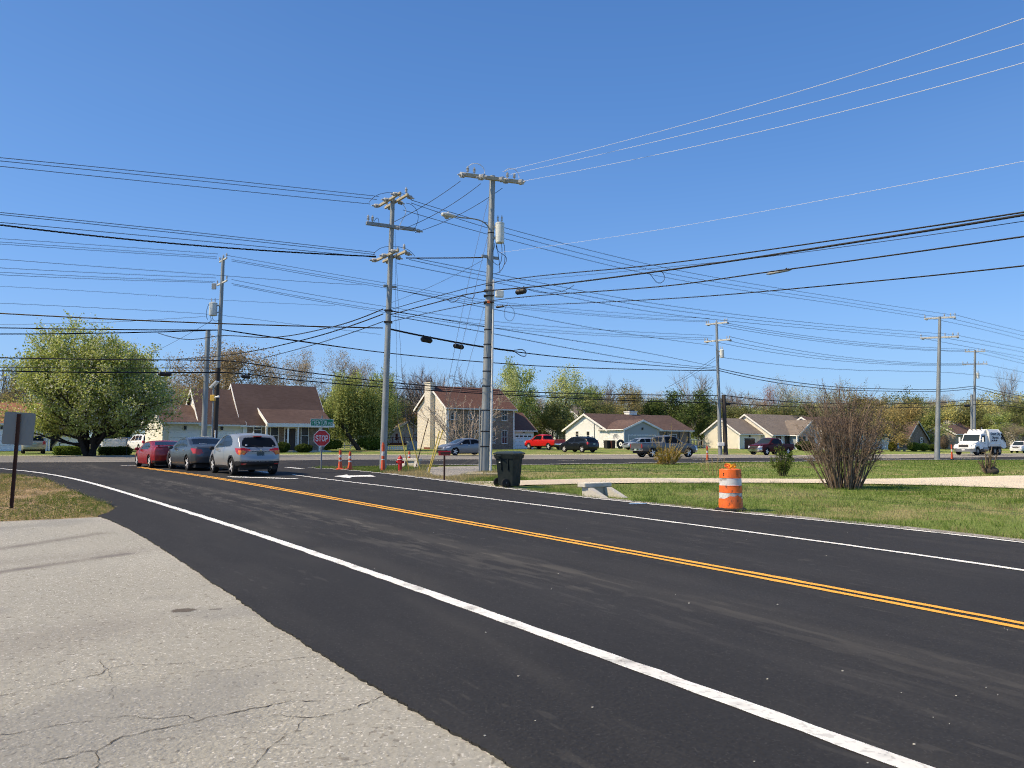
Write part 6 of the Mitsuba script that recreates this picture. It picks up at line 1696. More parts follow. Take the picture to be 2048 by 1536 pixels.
h.put('porch_wall', bx(uR + .1, ux - .5, -.05, .02, -.6, zE - .1), 'bsdf_brick')
h.winpx(1338, 1352, 868, 884, v=-.05)
for px in (1332, 1358, 1376): u = h.U(px, -.3); h.put('porch_post', bx(u - .06, u + .06, -.36, -.24, -.5, zE - .2), 'bsdf_trim_dark')
h.put('vent_pipe', rod((-.1, D / 2, zR), (-.3, D / 2, zR + .6), .05, 6), 'bsdf_galv')
kb = []
for i_, (px, lb) in enumerate(((1214, 'dark rubbish bin against the white house wall, left one'), (1224, 'wider dark red rubbish bin against the white house wall, right one'))):
    g = thing('rubbish_bin', lb, 'rubbish bin'); b = at(px, 103)
    part(g, 'body', moved(hull([(x * t, y * t, z) for z, t in ((-.1, .8), (1.0, 1.0)) for x in (-.33, .33) for y in (-.35, .35)]), h.R, b), 'bsdf_metal_dark' if i_ == 0 else 'bsdf_door_maroon')
    part(g, 'lid', moved(bx(-.37, .37, -.39, .39, 1.0, 1.08, .02), h.R, b), 'bsdf_metal_dark')
g = thing('satellite_dish', 'small pale satellite dish on a stand before the white house wall', 'satellite dish'); b = at(1233, 102.5)
part(g, 'dish', moved(lathe([(0, 0), (.25, .04), (.45, .13), (.46, .13), (.25, .02), (0, -.02)], 18, 'x'), rot2(-2.2), b + [0, 0, 1.5]), 'bsdf_lamp_grey', smooth=50)
part(g, 'stand', cat([rod(b, b + [0, 0, 1.5], .03, 6), rod(b + [0, 0, 1.4], b + [-.3, -.4, 1.9], .02, 5)]), 'bsdf_galv')
g = thing('hose_reel', 'round dark hose reel standing at the corner of the blue-grey garage', 'hose reel'); b = at(1241, 101.5)
part(g, 'wheel', moved(lathe([(.30, -.05), (.62, -.05), (.62, .05), (.30, .05), (.30, -.05)], 20, 'y'), rot2(.5), b + [0, 0, .62]), 'bsdf_metal_dark', smooth=40)
part(g, 'hub', moved(lathe([(0, -.06), (.1, -.06), (.1, .06), (0, .06)], 10, 'y'), rot2(.5), b + [0, 0, .62]), 'bsdf_galv')
# fence right of the white house
def fence(label, p0, p1, hgt, post, mt, n, Yt=None, rails=2, picket=0):
    k = thing('fence', label, 'fence')
    a, b = at(*p0), at(*p1)
    L = np.linalg.norm((b - a)[:2]); R = rot2(math.atan2(b[1] - a[1], b[0] - a[0]))
    for i in range(n + 1):
        q = a + (b - a) * i / n; q[2] = float(gz(q[0], q[1])); part(k, 'post', moved(bx(-post, post, -post, post, -.3, hgt), R, q), mt)
    for r in range(rails):
        z = hgt * (.3 + .6 * r / max(rails - 1, 1))
        part(k, 'rail', hull([q + R @ np.array([0, s * .02, z + d]) for q in (a, b) for s in (-1, 1) for d in (0, .12)]), mt)
    for i in range(picket):
        q = a + (b - a) * (i + .5) / picket; q[2] = float(gz(q[0], q[1])); part(k, 'picket', moved(bx(-.045, .045, -.045, -.025, .05, hgt * 1.05), R, q), mt)


fence('grey wooden fence between the white house and the cream house', (1376, 118), (1406, 121), 1.3, .07, 'bsdf_arm_wood', 5, rails=2)
fence('white yard fence behind the hedge under the flowering tree', (205, 76), (262, 80), 1.25, .06, 'bsdf_trim_white', 6, rails=2, picket=40)
fence('pale metal fence behind the willow', (612, 90), (760, 98), 1.15, .04, 'bsdf_galv', 12, rails=2)
fence('low white garden edging on the grass left of the beige house', (752, 88), (806, 90), .42, .05, 'bsdf_trim_white', 14, rails=1)

# --- cream house with the maroon garage door
h = House('house', 'cream house with grey-brown roof and maroon garage door', 1479, 120)
D = h.V(1406); zE = h.Z(866, 0, 0); zR = h.Z(838, 0, D / 2); ux = h.U(1522)
h.block(0, ux, 0, D, zE, zR, 'bsdf_siding_yellow', 'bsdf_roof_grey', base=h.Z(897, 0, D / 2) + .0, gov=.35, ov=.4)
h.garage(h.U(1487), h.U(1508), h.Z(876.5, h.U(1487), 0), mt='bsdf_door_maroon', cols=4)
h.trim_corner(0, 0, zE - .1, .2)
h.lamp(h.U(1497.5), h.Z(872, h.U(1497), 0))
vf = -1.9
uL = ux; u2 = h.U(1700, vf)
zE2 = h.Z(868, uL, vf); V2 = h.V(1491, uL); zR2 = h.Z(829.5, uL, V2)
h.block(uL + .02, u2, vf, 2 * V2 - vf, zE2, zR2, 'bsdf_siding_yellow', 'bsdf_roof_grey', gov=.35, ov=.4)
h.put('front_facing', bx(uL + .4, u2 - .1, vf - .06, vf, -.5, zE2 - .15), 'bsdf_siding_greywhite')
h.winpx(1551, 1560, 872, 890, v=vf - .06, frame='bsdf_shutter'); h.winpx(1568, 1577, 871, 890, v=vf - .06, frame='bsdf_shutter'); h.winpx(1596, 1602, 873, 890, v=vf - .06)
ug0, ug1 = h.U(1594, vf - 1.6), h.U(1646, vf - 1.6)
h.block(ug0, ug1, vf - 1.6, vf + 2.6, zE2 - .08, h.Z(841, ug0, vf - 1.6), 'bsdf_siding_bluegrey', 'bsdf_roof_grey', ridge='v', gov=.35, ov=.35)
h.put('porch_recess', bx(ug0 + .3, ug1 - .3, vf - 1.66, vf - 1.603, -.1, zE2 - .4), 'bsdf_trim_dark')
for px in (1593, 1612, 1629): u = h.U(px, vf - 1.8); h.put('porch_post', bx(u - .09, u + .09, vf - 1.85, vf - 1.67, -.5, zE2 - .3), 'bsdf_trim_white')
# --- white house behind the bare shrub, brick gable at its right end
h = House('house', 'white house half hidden by the bare shrub, with a dark brick gable and arched window', 1655, 124, zoff=.0)
u1 = h.U(1815); zE = h.Z(866, 6, 0); zR = h.Z(836, 6, 4)
h.block(0, u1, .4, 8.5, zE, zR, 'bsdf_siding_white', 'bsdf_roof_brown')
uA, uB = h.U(1814, -1.2), h.U(1852, -1.2)
h.block(uA, uB, -1.2, 5.0, h.Z(876, uA, -1.2), h.Z(843, uA, -1.2), 'bsdf_brick', 'bsdf_roof_brown', ridge='v', rake='bsdf_siding_bluegrey')
ua = (h.U(1838, -1.2) + h.U(1843, -1.2)) / 2; za = h.Z(880, ua, -1.2)
h.window('f', ua - .42, ua + .42, .5, za, -1.2, cols=2)
arch = [(ua + .42 * math.cos(t), za + .42 * math.sin(t)) for t in np.linspace(0, np.pi, 12)]
h.put('arched_pane', prism(arch, 'y', -1.25, -1.203), 'bsdf_pane')
h.put('arch_trim', cat([prism([(ua + r * math.cos(t), za + r * math.sin(t)) for r, t in ((.42, t0), (.54, t0), (.54, t0 + .27), (.42, t0 + .27))], 'y', -1.28, -1.203) for t0 in np.linspace(0, np.pi - .27, 12)]), 'bsdf_trim_white')
for sgn in (-1, 1): h.put('shutter', h.face('f', ua + sgn * .72 - .2, ua + sgn * .72 + .2, .5, za + .1, 0, .05, -1.2), 'bsdf_metal_dark')
ud = h.U(1797, .4); h.door(ud, ud + .9, .1, 2.1, .4)
h.winpx(1775, 1788, 872, 886, v=.4)
for px in (1768, 1771): u = h.U(px, -.6); h.put('porch_post', bx(u - .12, u + .12, -.7, -.5, -.4, zE - .2), 'bsdf_trim_white')
g = thing('garden_bench', 'small brown bench in front of the white house with the brick gable', 'bench'); b = at(1803, 117)
part(g, 'seat', moved(bx(-.8, .8, -.22, .22, .38, .45), rot2(.5), b), 'bsdf_old_timber')
for s in (-1, 1): part(g, 'leg', moved(bx(s * .6 - .06, s * .6 + .06, -.2, .2, -.2, .38), rot2(.5), b), 'bsdf_old_timber')
# --- tan-gabled house at the right
h = House('house', 'brown-roofed house with a broad tan gable right of the brick gable', 1911, 145)
D = h.V(1848); zE = h.Z(867.5, 0, 0); zR = h.Z(850.5, 0, D / 2)
h.block(0, h.U(1960), 0, D, zE, zR, 'bsdf_siding_tan', 'bsdf_roof_brown', gov=.3)
vf = 1.0; uL = h.U(1936, vf); V2 = h.V(1905, uL)
h.block(uL, h.U(2030, vf), vf, 2 * V2 - vf, h.Z(866, uL, vf), h.Z(846, uL, V2), 'bsdf_siding_tan', 'bsdf_roof_brown')
uc = h.U(1895, D / 2 + 2); h.chimney(uc - .7, uc + .7, D / 2 + 1.2, D / 2 + 2.6, zR - 1, h.Z(841, 0, D / 2), 'bsdf_siding_cream', cap=.2)
# --- two-storey at the right edge
h = House('house', 'white two-storey house with a grey roof behind brush at the right edge', 2030, 158)
h.block(0, 10, 0, 6.5, h.Z(842, 0, 0), h.Z(826, 0, 3), 'bsdf_siding_white', 'bsdf_roof_grey')
h.window('l', 2, 3.2, 3.4, 4.8, 0.0)
# ------------------------------------------------------------------ trees, shrubs, grass
def grow(seed, H, Wd, levels=(7, 6, 5), trunk=.28, spread=(55, 45, 40), ratio=(.55, .5, .5), up=(.25, .15, .05), wob=.16, stems=1, r0=.16, tip=.006, lift=.0, sweep=None):
    """A branching skeleton, scaled to height H and width Wd: a list per level of (polylines (N, k, 3), radii (N, k))."""
    g = np.random.default_rng(seed)
    K = 5
    out = []
    base_d = np.zeros((stems, 3)); base_d[:, 2] = 1
    if stems > 1:
        a = np.arange(stems) * 2.4 + g.uniform(0, .8, stems); base_d[:, :2] = np.stack([np.cos(a), np.sin(a)], 1) * g.uniform(.12, .42, (stems, 1))
    base_d /= np.linalg.norm(base_d, axis=1, keepdims=True)
    st = np.zeros((stems, 3)) + g.normal(0, .02, (stems, 3)) * [1, 1, 0]
    d, L, r = base_d, np.full(stems, 1.0) * g.uniform(.8, 1.05, stems), np.full(stems, r0)
    for lv in range(len(levels) + 1):
        N = len(st)
        pts = np.zeros((N, K, 3)); pts[:, 0] = st
        dd = d.copy()
        upv = np.array([0, 0, 1.0])
        for k in range(1, K):
            dd = dd + g.normal(0, wob, (N, 3)) + upv * (up[lv - 1] if lv else .12) * .5
            dd /= np.linalg.norm(dd, axis=1, keepdims=True)
            pts[:, k] = pts[:, k - 1] + dd * (L / (K - 1))[:, None]
        taper = np.linspace(1, .45 if lv < len(levels) else .3, K)
        out.append((pts, np.maximum(r[:, None] * taper, tip * .5)))
        if lv == len(levels): break
        m = levels[lv]
        lo = trunk if lv == 0 else .25
        t = np.clip(lo + (1 - lo) * (np.arange(m)[None] + g.uniform(0, 1, (N, m))) / m, 0, .999)
        i0 = np.minimum((t * (K - 1)).astype(int), K - 2); fr = t * (K - 1) - i0
        n_ = np.arange(N)[:, None]
        st2 = pts[n_, i0] * (1 - fr[..., None]) + pts[n_, i0 + 1] * fr[..., None]
        pd = pts[n_, i0 + 1] - pts[n_, i0]; pd /= np.linalg.norm(pd, axis=2, keepdims=True)
        az = (np.arange(m)[None] * 2.39996 + g.uniform(0, 6.28, (N, 1))) + g.normal(0, .4, (N, m))
        ref = np.where(np.abs(pd[..., 2:]) < .9, np.array([0, 0, 1.0]), np.array([1.0, 0, 0]))
        e1 = np.cross(pd, ref); e1 /= np.linalg.norm(e1, axis=2, keepdims=True); e2 = np.cross(pd, e1)
        sp = np.radians(spread[lv] * g.uniform(.65, 1.25, (N, m)))
        d2 = pd * np.cos(sp)[..., None] + (e1 * np.cos(az)[..., None] + e2 * np.sin(az)[..., None]) * np.sin(sp)[..., None]
        shape = (.45 + .70 * np.sin(np.pi * (.22 + .70 * (t - lo) / (1 - lo)))) if lv == 0 else 1
        L2 = (L[:, None] * ratio[lv] * g.uniform(.6, 1.2, (N, m)) * shape)
        rp = r[:, None] * (1 - .55 * t)
        st, d, L, r = st2.reshape(-1, 3), d2.reshape(-1, 3), L2.reshape(-1), np.maximum(rp * .58, tip).reshape(-1)
    tips = np.vstack([p.reshape(-1, 3) for p, _ in out])
    hx = np.percentile(np.abs(tips[:, 0]), 98.6), np.percentile(np.abs(tips[:, 1]), 98.6)
    sc = np.array([Wd / 2 / hx[0], Wd / 2 / hx[1], H / np.percentile(tips[:, 2], 99.7)])
    return [(p * sc, rr) for p, rr in out]


def wood(sk, levels, sides=(8, 6, 4, 3, 3)):
    return cat([tubes(sk[l][0], sk[l][1], sides[min(l, 4)]) for l in levels])


def leaves(pts, size, g, per=1, jit=.25, aspect=1.5, up=.3):
    """A diamond leaf at every point."""
    c = np.repeat(pts, per, axis=0); N = len(c)
    c = c + g.normal(0, jit, (N, 3))
    a = g.normal(0, 1, (N, 3)); a[:, 2] += up; a /= np.linalg.norm(a, axis=1, keepdims=True)
    b = np.cross(a, g.normal(0, 1, (N, 3))); b /= np.linalg.norm(b, axis=1, keepdims=True)
    n = np.cross(a, b)
    s = size * g.uniform(.6, 1.35, (N, 1))
    v = np.stack([c - b * s * aspect / 2, c + n * s / 2 - b * s * .1, c + b * s * aspect / 2, c - n * s / 2 - b * s * .1], 1).reshape(-1, 3)
    i = np.arange(N)[:, None] * 4
    return tm(v, (i + np.array([[0, 1, 2, 3]])))


def tones(n, palette, g, var=.18, clump=None, weights=None):
    """One tone per leaf from a palette, with a lean per clump."""
    pal = np.array(palette, float)
    k = g.choice(len(pal), n, p=weights)
    c = pal[k] * (1 + g.normal(0, var, (n, 1)))
    if clump is not None: c = c * clump[:, None]
    return np.repeat(np.clip(c, .003, .9), 4, axis=0)


BARK = (.085, .070, .058)
KINDS = {}
LEAFGAIN = 2.5


def kind(name, seed, H, Wd, pal, size, per, levels=(8, 6, 5), jit=.38, bark=BARK, weights=None, tw=1, frac=1.0, **kw):
    g = np.random.default_rng(seed + 100)
    pal = [tuple((np.array(c) * .74 + np.mean(c) * np.array([1.12, 1.0, .80]) * .26) * LEAFGAIN) for c in pal]
    sk = grow(seed, H, Wd, levels, **kw)
    nl = len(sk)
    tr = cat([tubes(sk[0][0], sk[0][1], 8), tubes(sk[1][0], sk[1][1], 5)])
    tk = mikit.ply(tr, 'bsdf_tone', smooth=True, color=toned(tr, bark, g))
    br = cat([tubes(sk[l][0], sk[l][1] * tw, 3) for l in range(2, nl)])
    bk = mikit.ply(br, 'bsdf_tone', smooth=True, color=toned(br, np.array(bark) * 1.25, g))
    lf = None
    if per:
        P_ = sk[-1][0][:, 1:]
        cl = np.repeat(g.normal(1, .16, len(P_)).clip(.6, 1.5), P_.shape[1] * per)
        pts = P_.reshape(-1, 3)
        m = leaves(pts, size, g, per, jit)
        col = tones(len(pts) * per, pal, g, clump=cl, weights=weights)
        if frac < 1:
            keep = g.random(len(pts) * per) < frac
            m = tm(np.asarray(m.vertices), np.arange(len(m.vertices)).reshape(-1, 4)[keep]); 
        lf = mikit.ply(m, 'bsdf_leaf', color=col)
    KINDS[name] = (tk, bk, lf, H, Wd)


kind('fresh1', 1, 12, 9, [(.16, .21, .045), (.22, .26, .07), (.12, .16, .035)], .18, 4, levels=(10, 8, 6), up=(.3, .2, .1), trunk=.15)
kind('fresh2', 2, 13, 7, [(.24, .28, .085), (.30, .33, .13), (.16, .20, .05)], .16, 3, levels=(10, 8, 6), spread=(42, 40, 40), bark=(.20, .18, .155), up=(.4, .25, .1), trunk=.15)
kind('olive1', 3, 12, 10, [(.14, .125, .035), (.19, .155, .05), (.10, .095, .03)], .16, 4, levels=(10, 8, 6), trunk=.12)
kind('olive2', 4, 11, 10, [(.10, .12, .03), (.14, .145, .045), (.07, .085, .025)], .19, 4, levels=(10, 8, 6), trunk=.08)
kind('dark1', 5, 11, 10, [(.05, .08, .018), (.07, .105, .022), (.035, .055, .013)], .21, 5, levels=(10, 8, 6), trunk=.08)
kind('dark2', 6, 9, 10, [(.065, .085, .022), (.09, .11, .032), (.045, .055, .018)], .21, 5, levels=(10, 8, 6), trunk=.03)
kind('brown1', 7, 13, 13, [(.165, .12, .06), (.205, .155, .085), (.13, .105, .05)], .125, 9, levels=(12, 9, 6), frac=1.0, jit=.5, trunk=.15)
kind('brown2', 8, 13, 11, [(.185, .15, .095), (.23, .19, .125), (.15, .125, .075)], .10, 6, levels=(11, 9, 6), frac=.75, bark=(.15, .125, .10), trunk=.12)
kind('yellow1', 9, 10, 11, [(.25, .235, .05), (.29, .27, .07), (.19, .19, .05)], .18, 4, levels=(10, 8, 6), trunk=.06)
kind('ochre', 10, 8, 7.5, [(.20, .155, .045), (.245, .19, .06), (.16, .13, .045)], .14, 4, levels=(10, 8, 6), trunk=.15)
kind('red1', 11, 12, 7, [(.25, .105, .085), (.22, .12, .10), (.20, .15, .12)], .09, 3, levels=(10, 8, 7), spread=(38, 38, 40), bark=(.17, .14, .125), frac=.65, trunk=.15)
kind('bare1', 12, 13, 12, [], .1, 0, levels=(14, 10, 10), bark=(.15, .13, .122), tw=2.9, tip=.008, wob=.2, trunk=.18)
kind('bare2', 13, 13, 9, [], .1, 0, levels=(13, 10, 9), spread=(38, 36, 36), bark=(.23, .21, .19), tw=2.6, tip=.008, up=(.4, .3, .2), trunk=.15)
kind('bare3', 14, 13, 11, [], .1, 0, levels=(14, 10, 10), bark=(.165, .145, .138), tw=2.9, tip=.008, wob=.2, trunk=.2)
kind('pale1', 15, 12, 8, [(.20, .215, .12), (.24, .245, .16)], .11, 3, levels=(11, 9, 7), spread=(40, 36, 36), bark=(.22, .205, .18), frac=.55, up=(.4, .3, .2), trunk=.1)
KL = {}


def tree(kn, px, Y, top, wpx, label, rot=0.0, name='tree', group=None, cat_='tree'):
    """A tree of a kind at column px and distance Y, its top at row top, its crown wpx wide in the photograph."""
    tk, bk, lf, H, Wd = KINDS[kn]
    b = at(px, Y); zt = P(px, top, Y)[2] - b[2]; w = wpx / F * Y
    k = thing(name, label, cat_, group)
    tw = T().translate([float(x) for x in b]).rotate([0, 0, 1], rot).scale([w / Wd, w / Wd, zt / H])
    part(k, 'trunk', tk, None, tw=tw); part(k, 'branches', bk, None, tw=tw)
    if lf: part(k, 'crown', lf, None, tw=tw)


TREES = [
    ('bare3', 8, 118, 702, 90, 'bare grey tree at the left edge behind the rust roof'), ('olive1', 30, 100, 735, 130, 'olive tree at the left edge behind the flowering tree'),
    ('bare1', 305, 128, 712, 100, 'bare tree between the flowering tree and the big brown tree'), ('brown1', 452, 104, 692, 215, 'big round brown budding tree behind the left stepped roofs'),
    ('brown1', 378, 112, 745, 120, 'lower brown tree against the left side of the big brown tree'), ('brown2', 606, 112, 697, 125, 'pale brown tree right of the big brown tree'),
    ('brown2', 705, 116, 702, 120, 'pale brown tree behind the willow'), ('bare1', 742, 126, 728, 90, 'bare tree just right of the pale brown pair'),
    ('bare2', 556, 130, 722, 60, 'thin bare tree between the two brown trees'),
    ('fresh1', 775, 118, 742, 80, 'light green tree right of the willow top'), ('bare1', 822, 122, 738, 110, 'dark bare tree left of the beige chimney'), ('bare3', 878, 126, 733, 120, 'bare tree behind the beige chimney'),
    ('bare1', 936, 128, 738, 110, 'bare tree behind the ridge of the two-storey house'), ('bare2', 850, 134, 740, 70, 'thin pale bare tree among the dark bare ones'),
    ('fresh1', 1028, 122, 722, 95, 'tall fresh green tree right of the tallest pole'), ('fresh2', 1006, 116, 742, 80, 'light green tree behind the one-car garage roof'), ('fresh2', 1112, 124, 736, 95, 'tall pale green tree above the red pickup'),
    ('fresh1', 1150, 128, 765, 110, 'green tree behind the white house gable'), ('olive2', 1100, 122, 800, 85, 'dark bushy tree between the red pickup and the white house'), ('bare1', 1200, 138, 755, 78, 'round dark bare tree above the long brown roof'),
    ('olive1', 1245, 126, 768, 75, 'olive tree above the white chimney'), ('brown2', 1275, 130, 770, 110, 'brownish tree right of the white chimney'), ('olive2', 1205, 124, 800, 95, 'low olive tree behind the white house ridge'),
    ('dark1', 1345, 128, 785, 110, 'dark green tree behind the hipped end of the brown roof'), ('bare2', 1390, 140, 742, 75, 'tall pale bare tree left of the pole by the cream house'), ('dark1', 1402, 127, 784, 95, 'dense dark green tree beside the cream gable'),
    ('dark2', 1310, 132, 805, 90, 'low dark tree between the brown and dark trees'), ('bare3', 1475, 146, 772, 75, 'bare tree behind the dark wooden pole'), ('olive2', 1478, 136, 806, 95, 'olive green tree behind the cream gable'),
    ('red1', 1540, 142, 765, 78, 'reddish budding tree above the cream house'), ('pale1', 1595, 140, 757, 90, 'pale feathery tree right of the reddish one'), ('olive2', 1560, 138, 806, 110, 'low olive tree behind the grey-brown roof'),
    ('pale1', 1648, 144, 765, 90, 'pale feathery tree behind the left of the bare shrub'), ('olive1', 1742, 132, 775, 110, 'olive brown tree behind the right of the bare shrub'), ('dark2', 1625, 136, 812, 100, 'dark green tree behind the porch gable'),
    ('ochre', 1790, 117, 806, 108, 'ochre tree in front of the white house with the brick gable'), ('olive2', 1832, 146, 784, 95, 'mid green tree above the dark brick gable'), ('brown2', 1884, 158, 788, 75, 'brown tree behind the right verge pole'),
    ('yellow1', 1896, 156, 806, 110, 'yellow green tree above the tan gable'), ('yellow1', 1985, 162, 803, 130, 'wide yellow green tree above the garbage truck'), ('olive1', 1935, 166, 790, 85, 'olive tree behind the far thin pole'),
    ('bare2', 2030, 158, 735, 44, 'tall thin bare tree at the right edge'), ('olive2', 2050, 150, 796, 85, 'olive tree at the right edge'), ('brown2', 2042, 128, 846, 62, 'low brown brush behind the white car at the right edge'),
    ('olive1', 2000, 170, 800, 90, 'olive brown tree in the row behind the truck'), ('olive2', 1700, 150, 800, 100, 'green tree behind the white house roof'), ('dark2', 985, 112, 800, 90, 'low green tree behind the two-storey roof'),
    ('olive2', 810, 132, 795, 110, 'green undergrowth tree behind the rust roof'), ('dark2', 1180, 134, 825, 110, 'dark low tree above the white gable'), ('olive2', 742, 118, 800, 90, 'green tree behind the foot of the willow'),
    ('dark2', 1075, 128, 812, 90, 'dark low tree behind the garage of the two-storey house'), ('olive1', 1440, 142, 815, 80, 'low olive tree behind the tall pole and dark wooden pole'), ('dark2', 1850, 160, 822, 90, 'dark low tree behind the brick gable roof'),
    ('yellow1', 1945, 172, 818, 110, 'low yellow green tree behind the brown ridge'), ('olive2', 215, 118, 800, 120, 'green tree glimpsed under the flowering tree'), ('olive1', 95, 112, 790, 120, 'olive tree behind the barn-roofed shed'),
    ('dark2', 330, 116, 800, 70, 'dark low tree behind the left garage roof'),
]
rt = np.random.default_rng(44)
for t in TREES: tree(*t, rot=float(rt.uniform(0, 360)))

# the woods behind the houses: one mass
labels['far_wood'] = {'label': 'belt of woods closing the view behind the houses', 'kind': 'stuff'}
kn_all = ['olive1', 'fresh1', 'bare1', 'olive2', 'olive2', 'brown2', 'bare3', 'bare1', 'brown1', 'pale1', 'bare3', 'yellow1', 'bare2', 'brown2']
n_w = 0
for row, (Y0, n_, tp, wd) in enumerate(((176, 40, 806, 120), (200, 34, 786, 130), (150, 44, 822, 95))):
    for i_ in range(n_):
        px = -120 + (i_ + rt.uniform(-.3, .3)) * 2300 / n_
        if row == 2 and px < 700 and not (300 < px < 700): continue
        kn = ('dark2', 'olive2', 'fresh1')[i_ % 3] if row == 2 else kn_all[int(rt.integers(len(kn_all)))]
        if px < 950 and kn in ('yellow1',): kn = 'brown2'
        Y = Y0 + rt.uniform(-8, 8) - (22 if px < 800 else 0)
        tk, bk, lf, H, Wd = KINDS[kn]; b = at(px, Y); zt = P(px, tp + rt.uniform(-14, 14) + (-14 if px < 1000 else 4), Y)[2] - b[2]; w = wd * rt.uniform(.8, 1.25) / F * Y
        tw = T().translate([float(x) for x in b]).rotate([0, 0, 1], float(rt.uniform(0, 360))).scale([w / Wd, w / Wd, zt / H])
        for d in (tk, bk, lf):
            if d: n_w += 1; scene[f'far_wood__{n_w:03d}'] = {**d, 'to_world': tw}

# the flowering tree
g = np.random.default_rng(77)
YT = 57.5
b = at(197, YT); sz = F / YT
Ht = P(170, 664, YT)[2] - b[2]; Wt = 244 / sz
sk = grow(21, Ht, Wt, (15, 9, 7), trunk=.08, spread=(62, 46, 40), ratio=(.66, .50, .5), up=(.30, .28, .3), stems=5, r0=.22, wob=.11, tip=.008)
k = thing('flowering_tree', 'wide spring tree with yellow green leaves and white blossom at left', 'tree')
off = b + np.array([-.75, 0, 0])
for l_ in (2, 3):
    ok = (sk[l_][0][:, :, 2].min(1) > .17 * Ht) | (np.hypot(sk[l_][0][:, :, 0], sk[l_][0][:, :, 1]).max(1) < 1.2)
    sk[l_] = (sk[l_][0][ok], sk[l_][1][ok])
m = cat([tubes(sk[0][0], sk[0][1], 10), tubes(sk[1][0], sk[1][1], 6)]); part(k, 'trunk', moved(m, None, off), 'bsdf_tone', smooth=True, color=toned(m, (.035, .029, .025), g))
m = cat([tubes(sk[2][0], sk[2][1], 4), tubes(sk[3][0], sk[3][1], 3)]); part(k, 'branches', moved(m, None, off), 'bsdf_tone', smooth=True, color=toned(m, (.05, .042, .034), g))
pts = sk[3][0][:, 1:].reshape(-1, 3)
cl = np.repeat(g.normal(1, .15, len(sk[3][0])).clip(.6, 1.5), 4 * 6)
m = leaves(pts, .115, g, 6, .22); part(k, 'leaves', moved(m, None, off), 'bsdf_leaf', color=tones(len(pts) * 6, [(.46, .52, .15), (.56, .60, .21), (.36, .42, .11)], g, clump=cl))
sel = pts[(g.random(len(pts)) < np.where(pts[:, 0] > .5, .95, .55)) & (pts[:, 2] > .25 * Ht)]
m = leaves(sel, .085, g, 3, .2, 1.1); part(k, 'blossom', moved(m, None, off), 'bsdf_leaf', color=tones(len(sel) * 3, [(.85, .85, .74), (.78, .78, .66)], g))

# the willow
g = np.random.default_rng(78)
YW = 84.0
b = at(720, YW); sz = F / YW; Ht = P(704, 735, YW)[2] - b[2]; Wt = 222 / sz
sk = grow(31, Ht * .97, Wt * .84, (9, 7), trunk=.3, spread=(52, 45), ratio=(.62, .55), up=(.5, .05), r0=.26, wob=.14)
_cx = np.mean([sk[2][0][:, :, 0].max(), sk[2][0][:, :, 0].min()]) + 15 / sz
sk = [(p - np.stack([np.clip(p[..., 2] / (.4 * Ht), 0, 1) * _cx, 0 * p[..., 0], 0 * p[..., 0]], -1), r) for p, r in sk]
k = thing('willow_tree', 'fresh green weeping willow between the stop sign and the grey pole', 'tree')
m = cat([tubes(sk[0][0], sk[0][1], 8), tubes(sk[1][0], sk[1][1], 5), tubes(sk[2][0], sk[2][1], 3)]); part(k, 'trunk', moved(m, None, b), 'bsdf_tone', smooth=True, color=toned(m, (.045, .037, .03), g))
tips = np.vstack([sk[2][0][:, 1:].reshape(-1, 3)] * 9 + [sk[1][0][:, 2:].reshape(-1, 3)] * 8); N = len(tips)
tips = tips + g.normal(0, .35, (N, 3)) * [1, 1, .5]
rr_ = np.hypot(tips[:, 0], tips[:, 1]); out_ = tips[:, :2] / (rr_[:, None] + 1e-6)
Lh = np.clip((tips[:, 2] - .25) * g.uniform(.25, .92, N), .3, 7.0)
s_ = np.linspace(0, 1, 7)
st = np.zeros((N, 7, 3)); bow = g.uniform(.2, .9, N)
out_ = np.stack([tips[:, 0] + 15 / sz, tips[:, 1]], 1); out_ /= np.linalg.norm(out_, axis=1, keepdims=True) + 1e-6
st[:, :, :2] = tips[:, None, :2] + out_[:, None] * (bow[:, None, None] * np.sin(s_ * 1.5)[None, :, None]) + np.cumsum(g.normal(0, .05, (N, 7, 2)), 1)
st[:, :, 2] = tips[:, None, 2] + .25 * np.sin(s_ * 3.1)[None] * (s_ < .4)[None] - Lh[:, None] * s_[None] ** 1.25
m = tubes(st, np.full((N, 7), .007), 3); part(k, 'strands', moved(m, None, b), 'bsdf_tone', color=toned(m, (.10, .12, .03), g), smooth=True)
u = g.uniform(0, 5.999, (N, 26)); i0 = u.astype(int); f_ = (u - i0)[..., None]
pts = (st[np.arange(N)[:, None], i0] * (1 - f_) + st[np.arange(N)[:, None], i0 + 1] * f_).reshape(-1, 3)
m = leaves(pts, .085, g, 1, .05, 3.0, -.8)
cl = np.repeat(g.normal(1, .2, N).clip(.5, 1.6), 26); part(k, 'leaves', moved(m, None, b), 'bsdf_leaf', color=tones(len(pts), [(.46, .51, .18), (.55, .59, .22), (.36, .41, .13)], g, clump=cl))


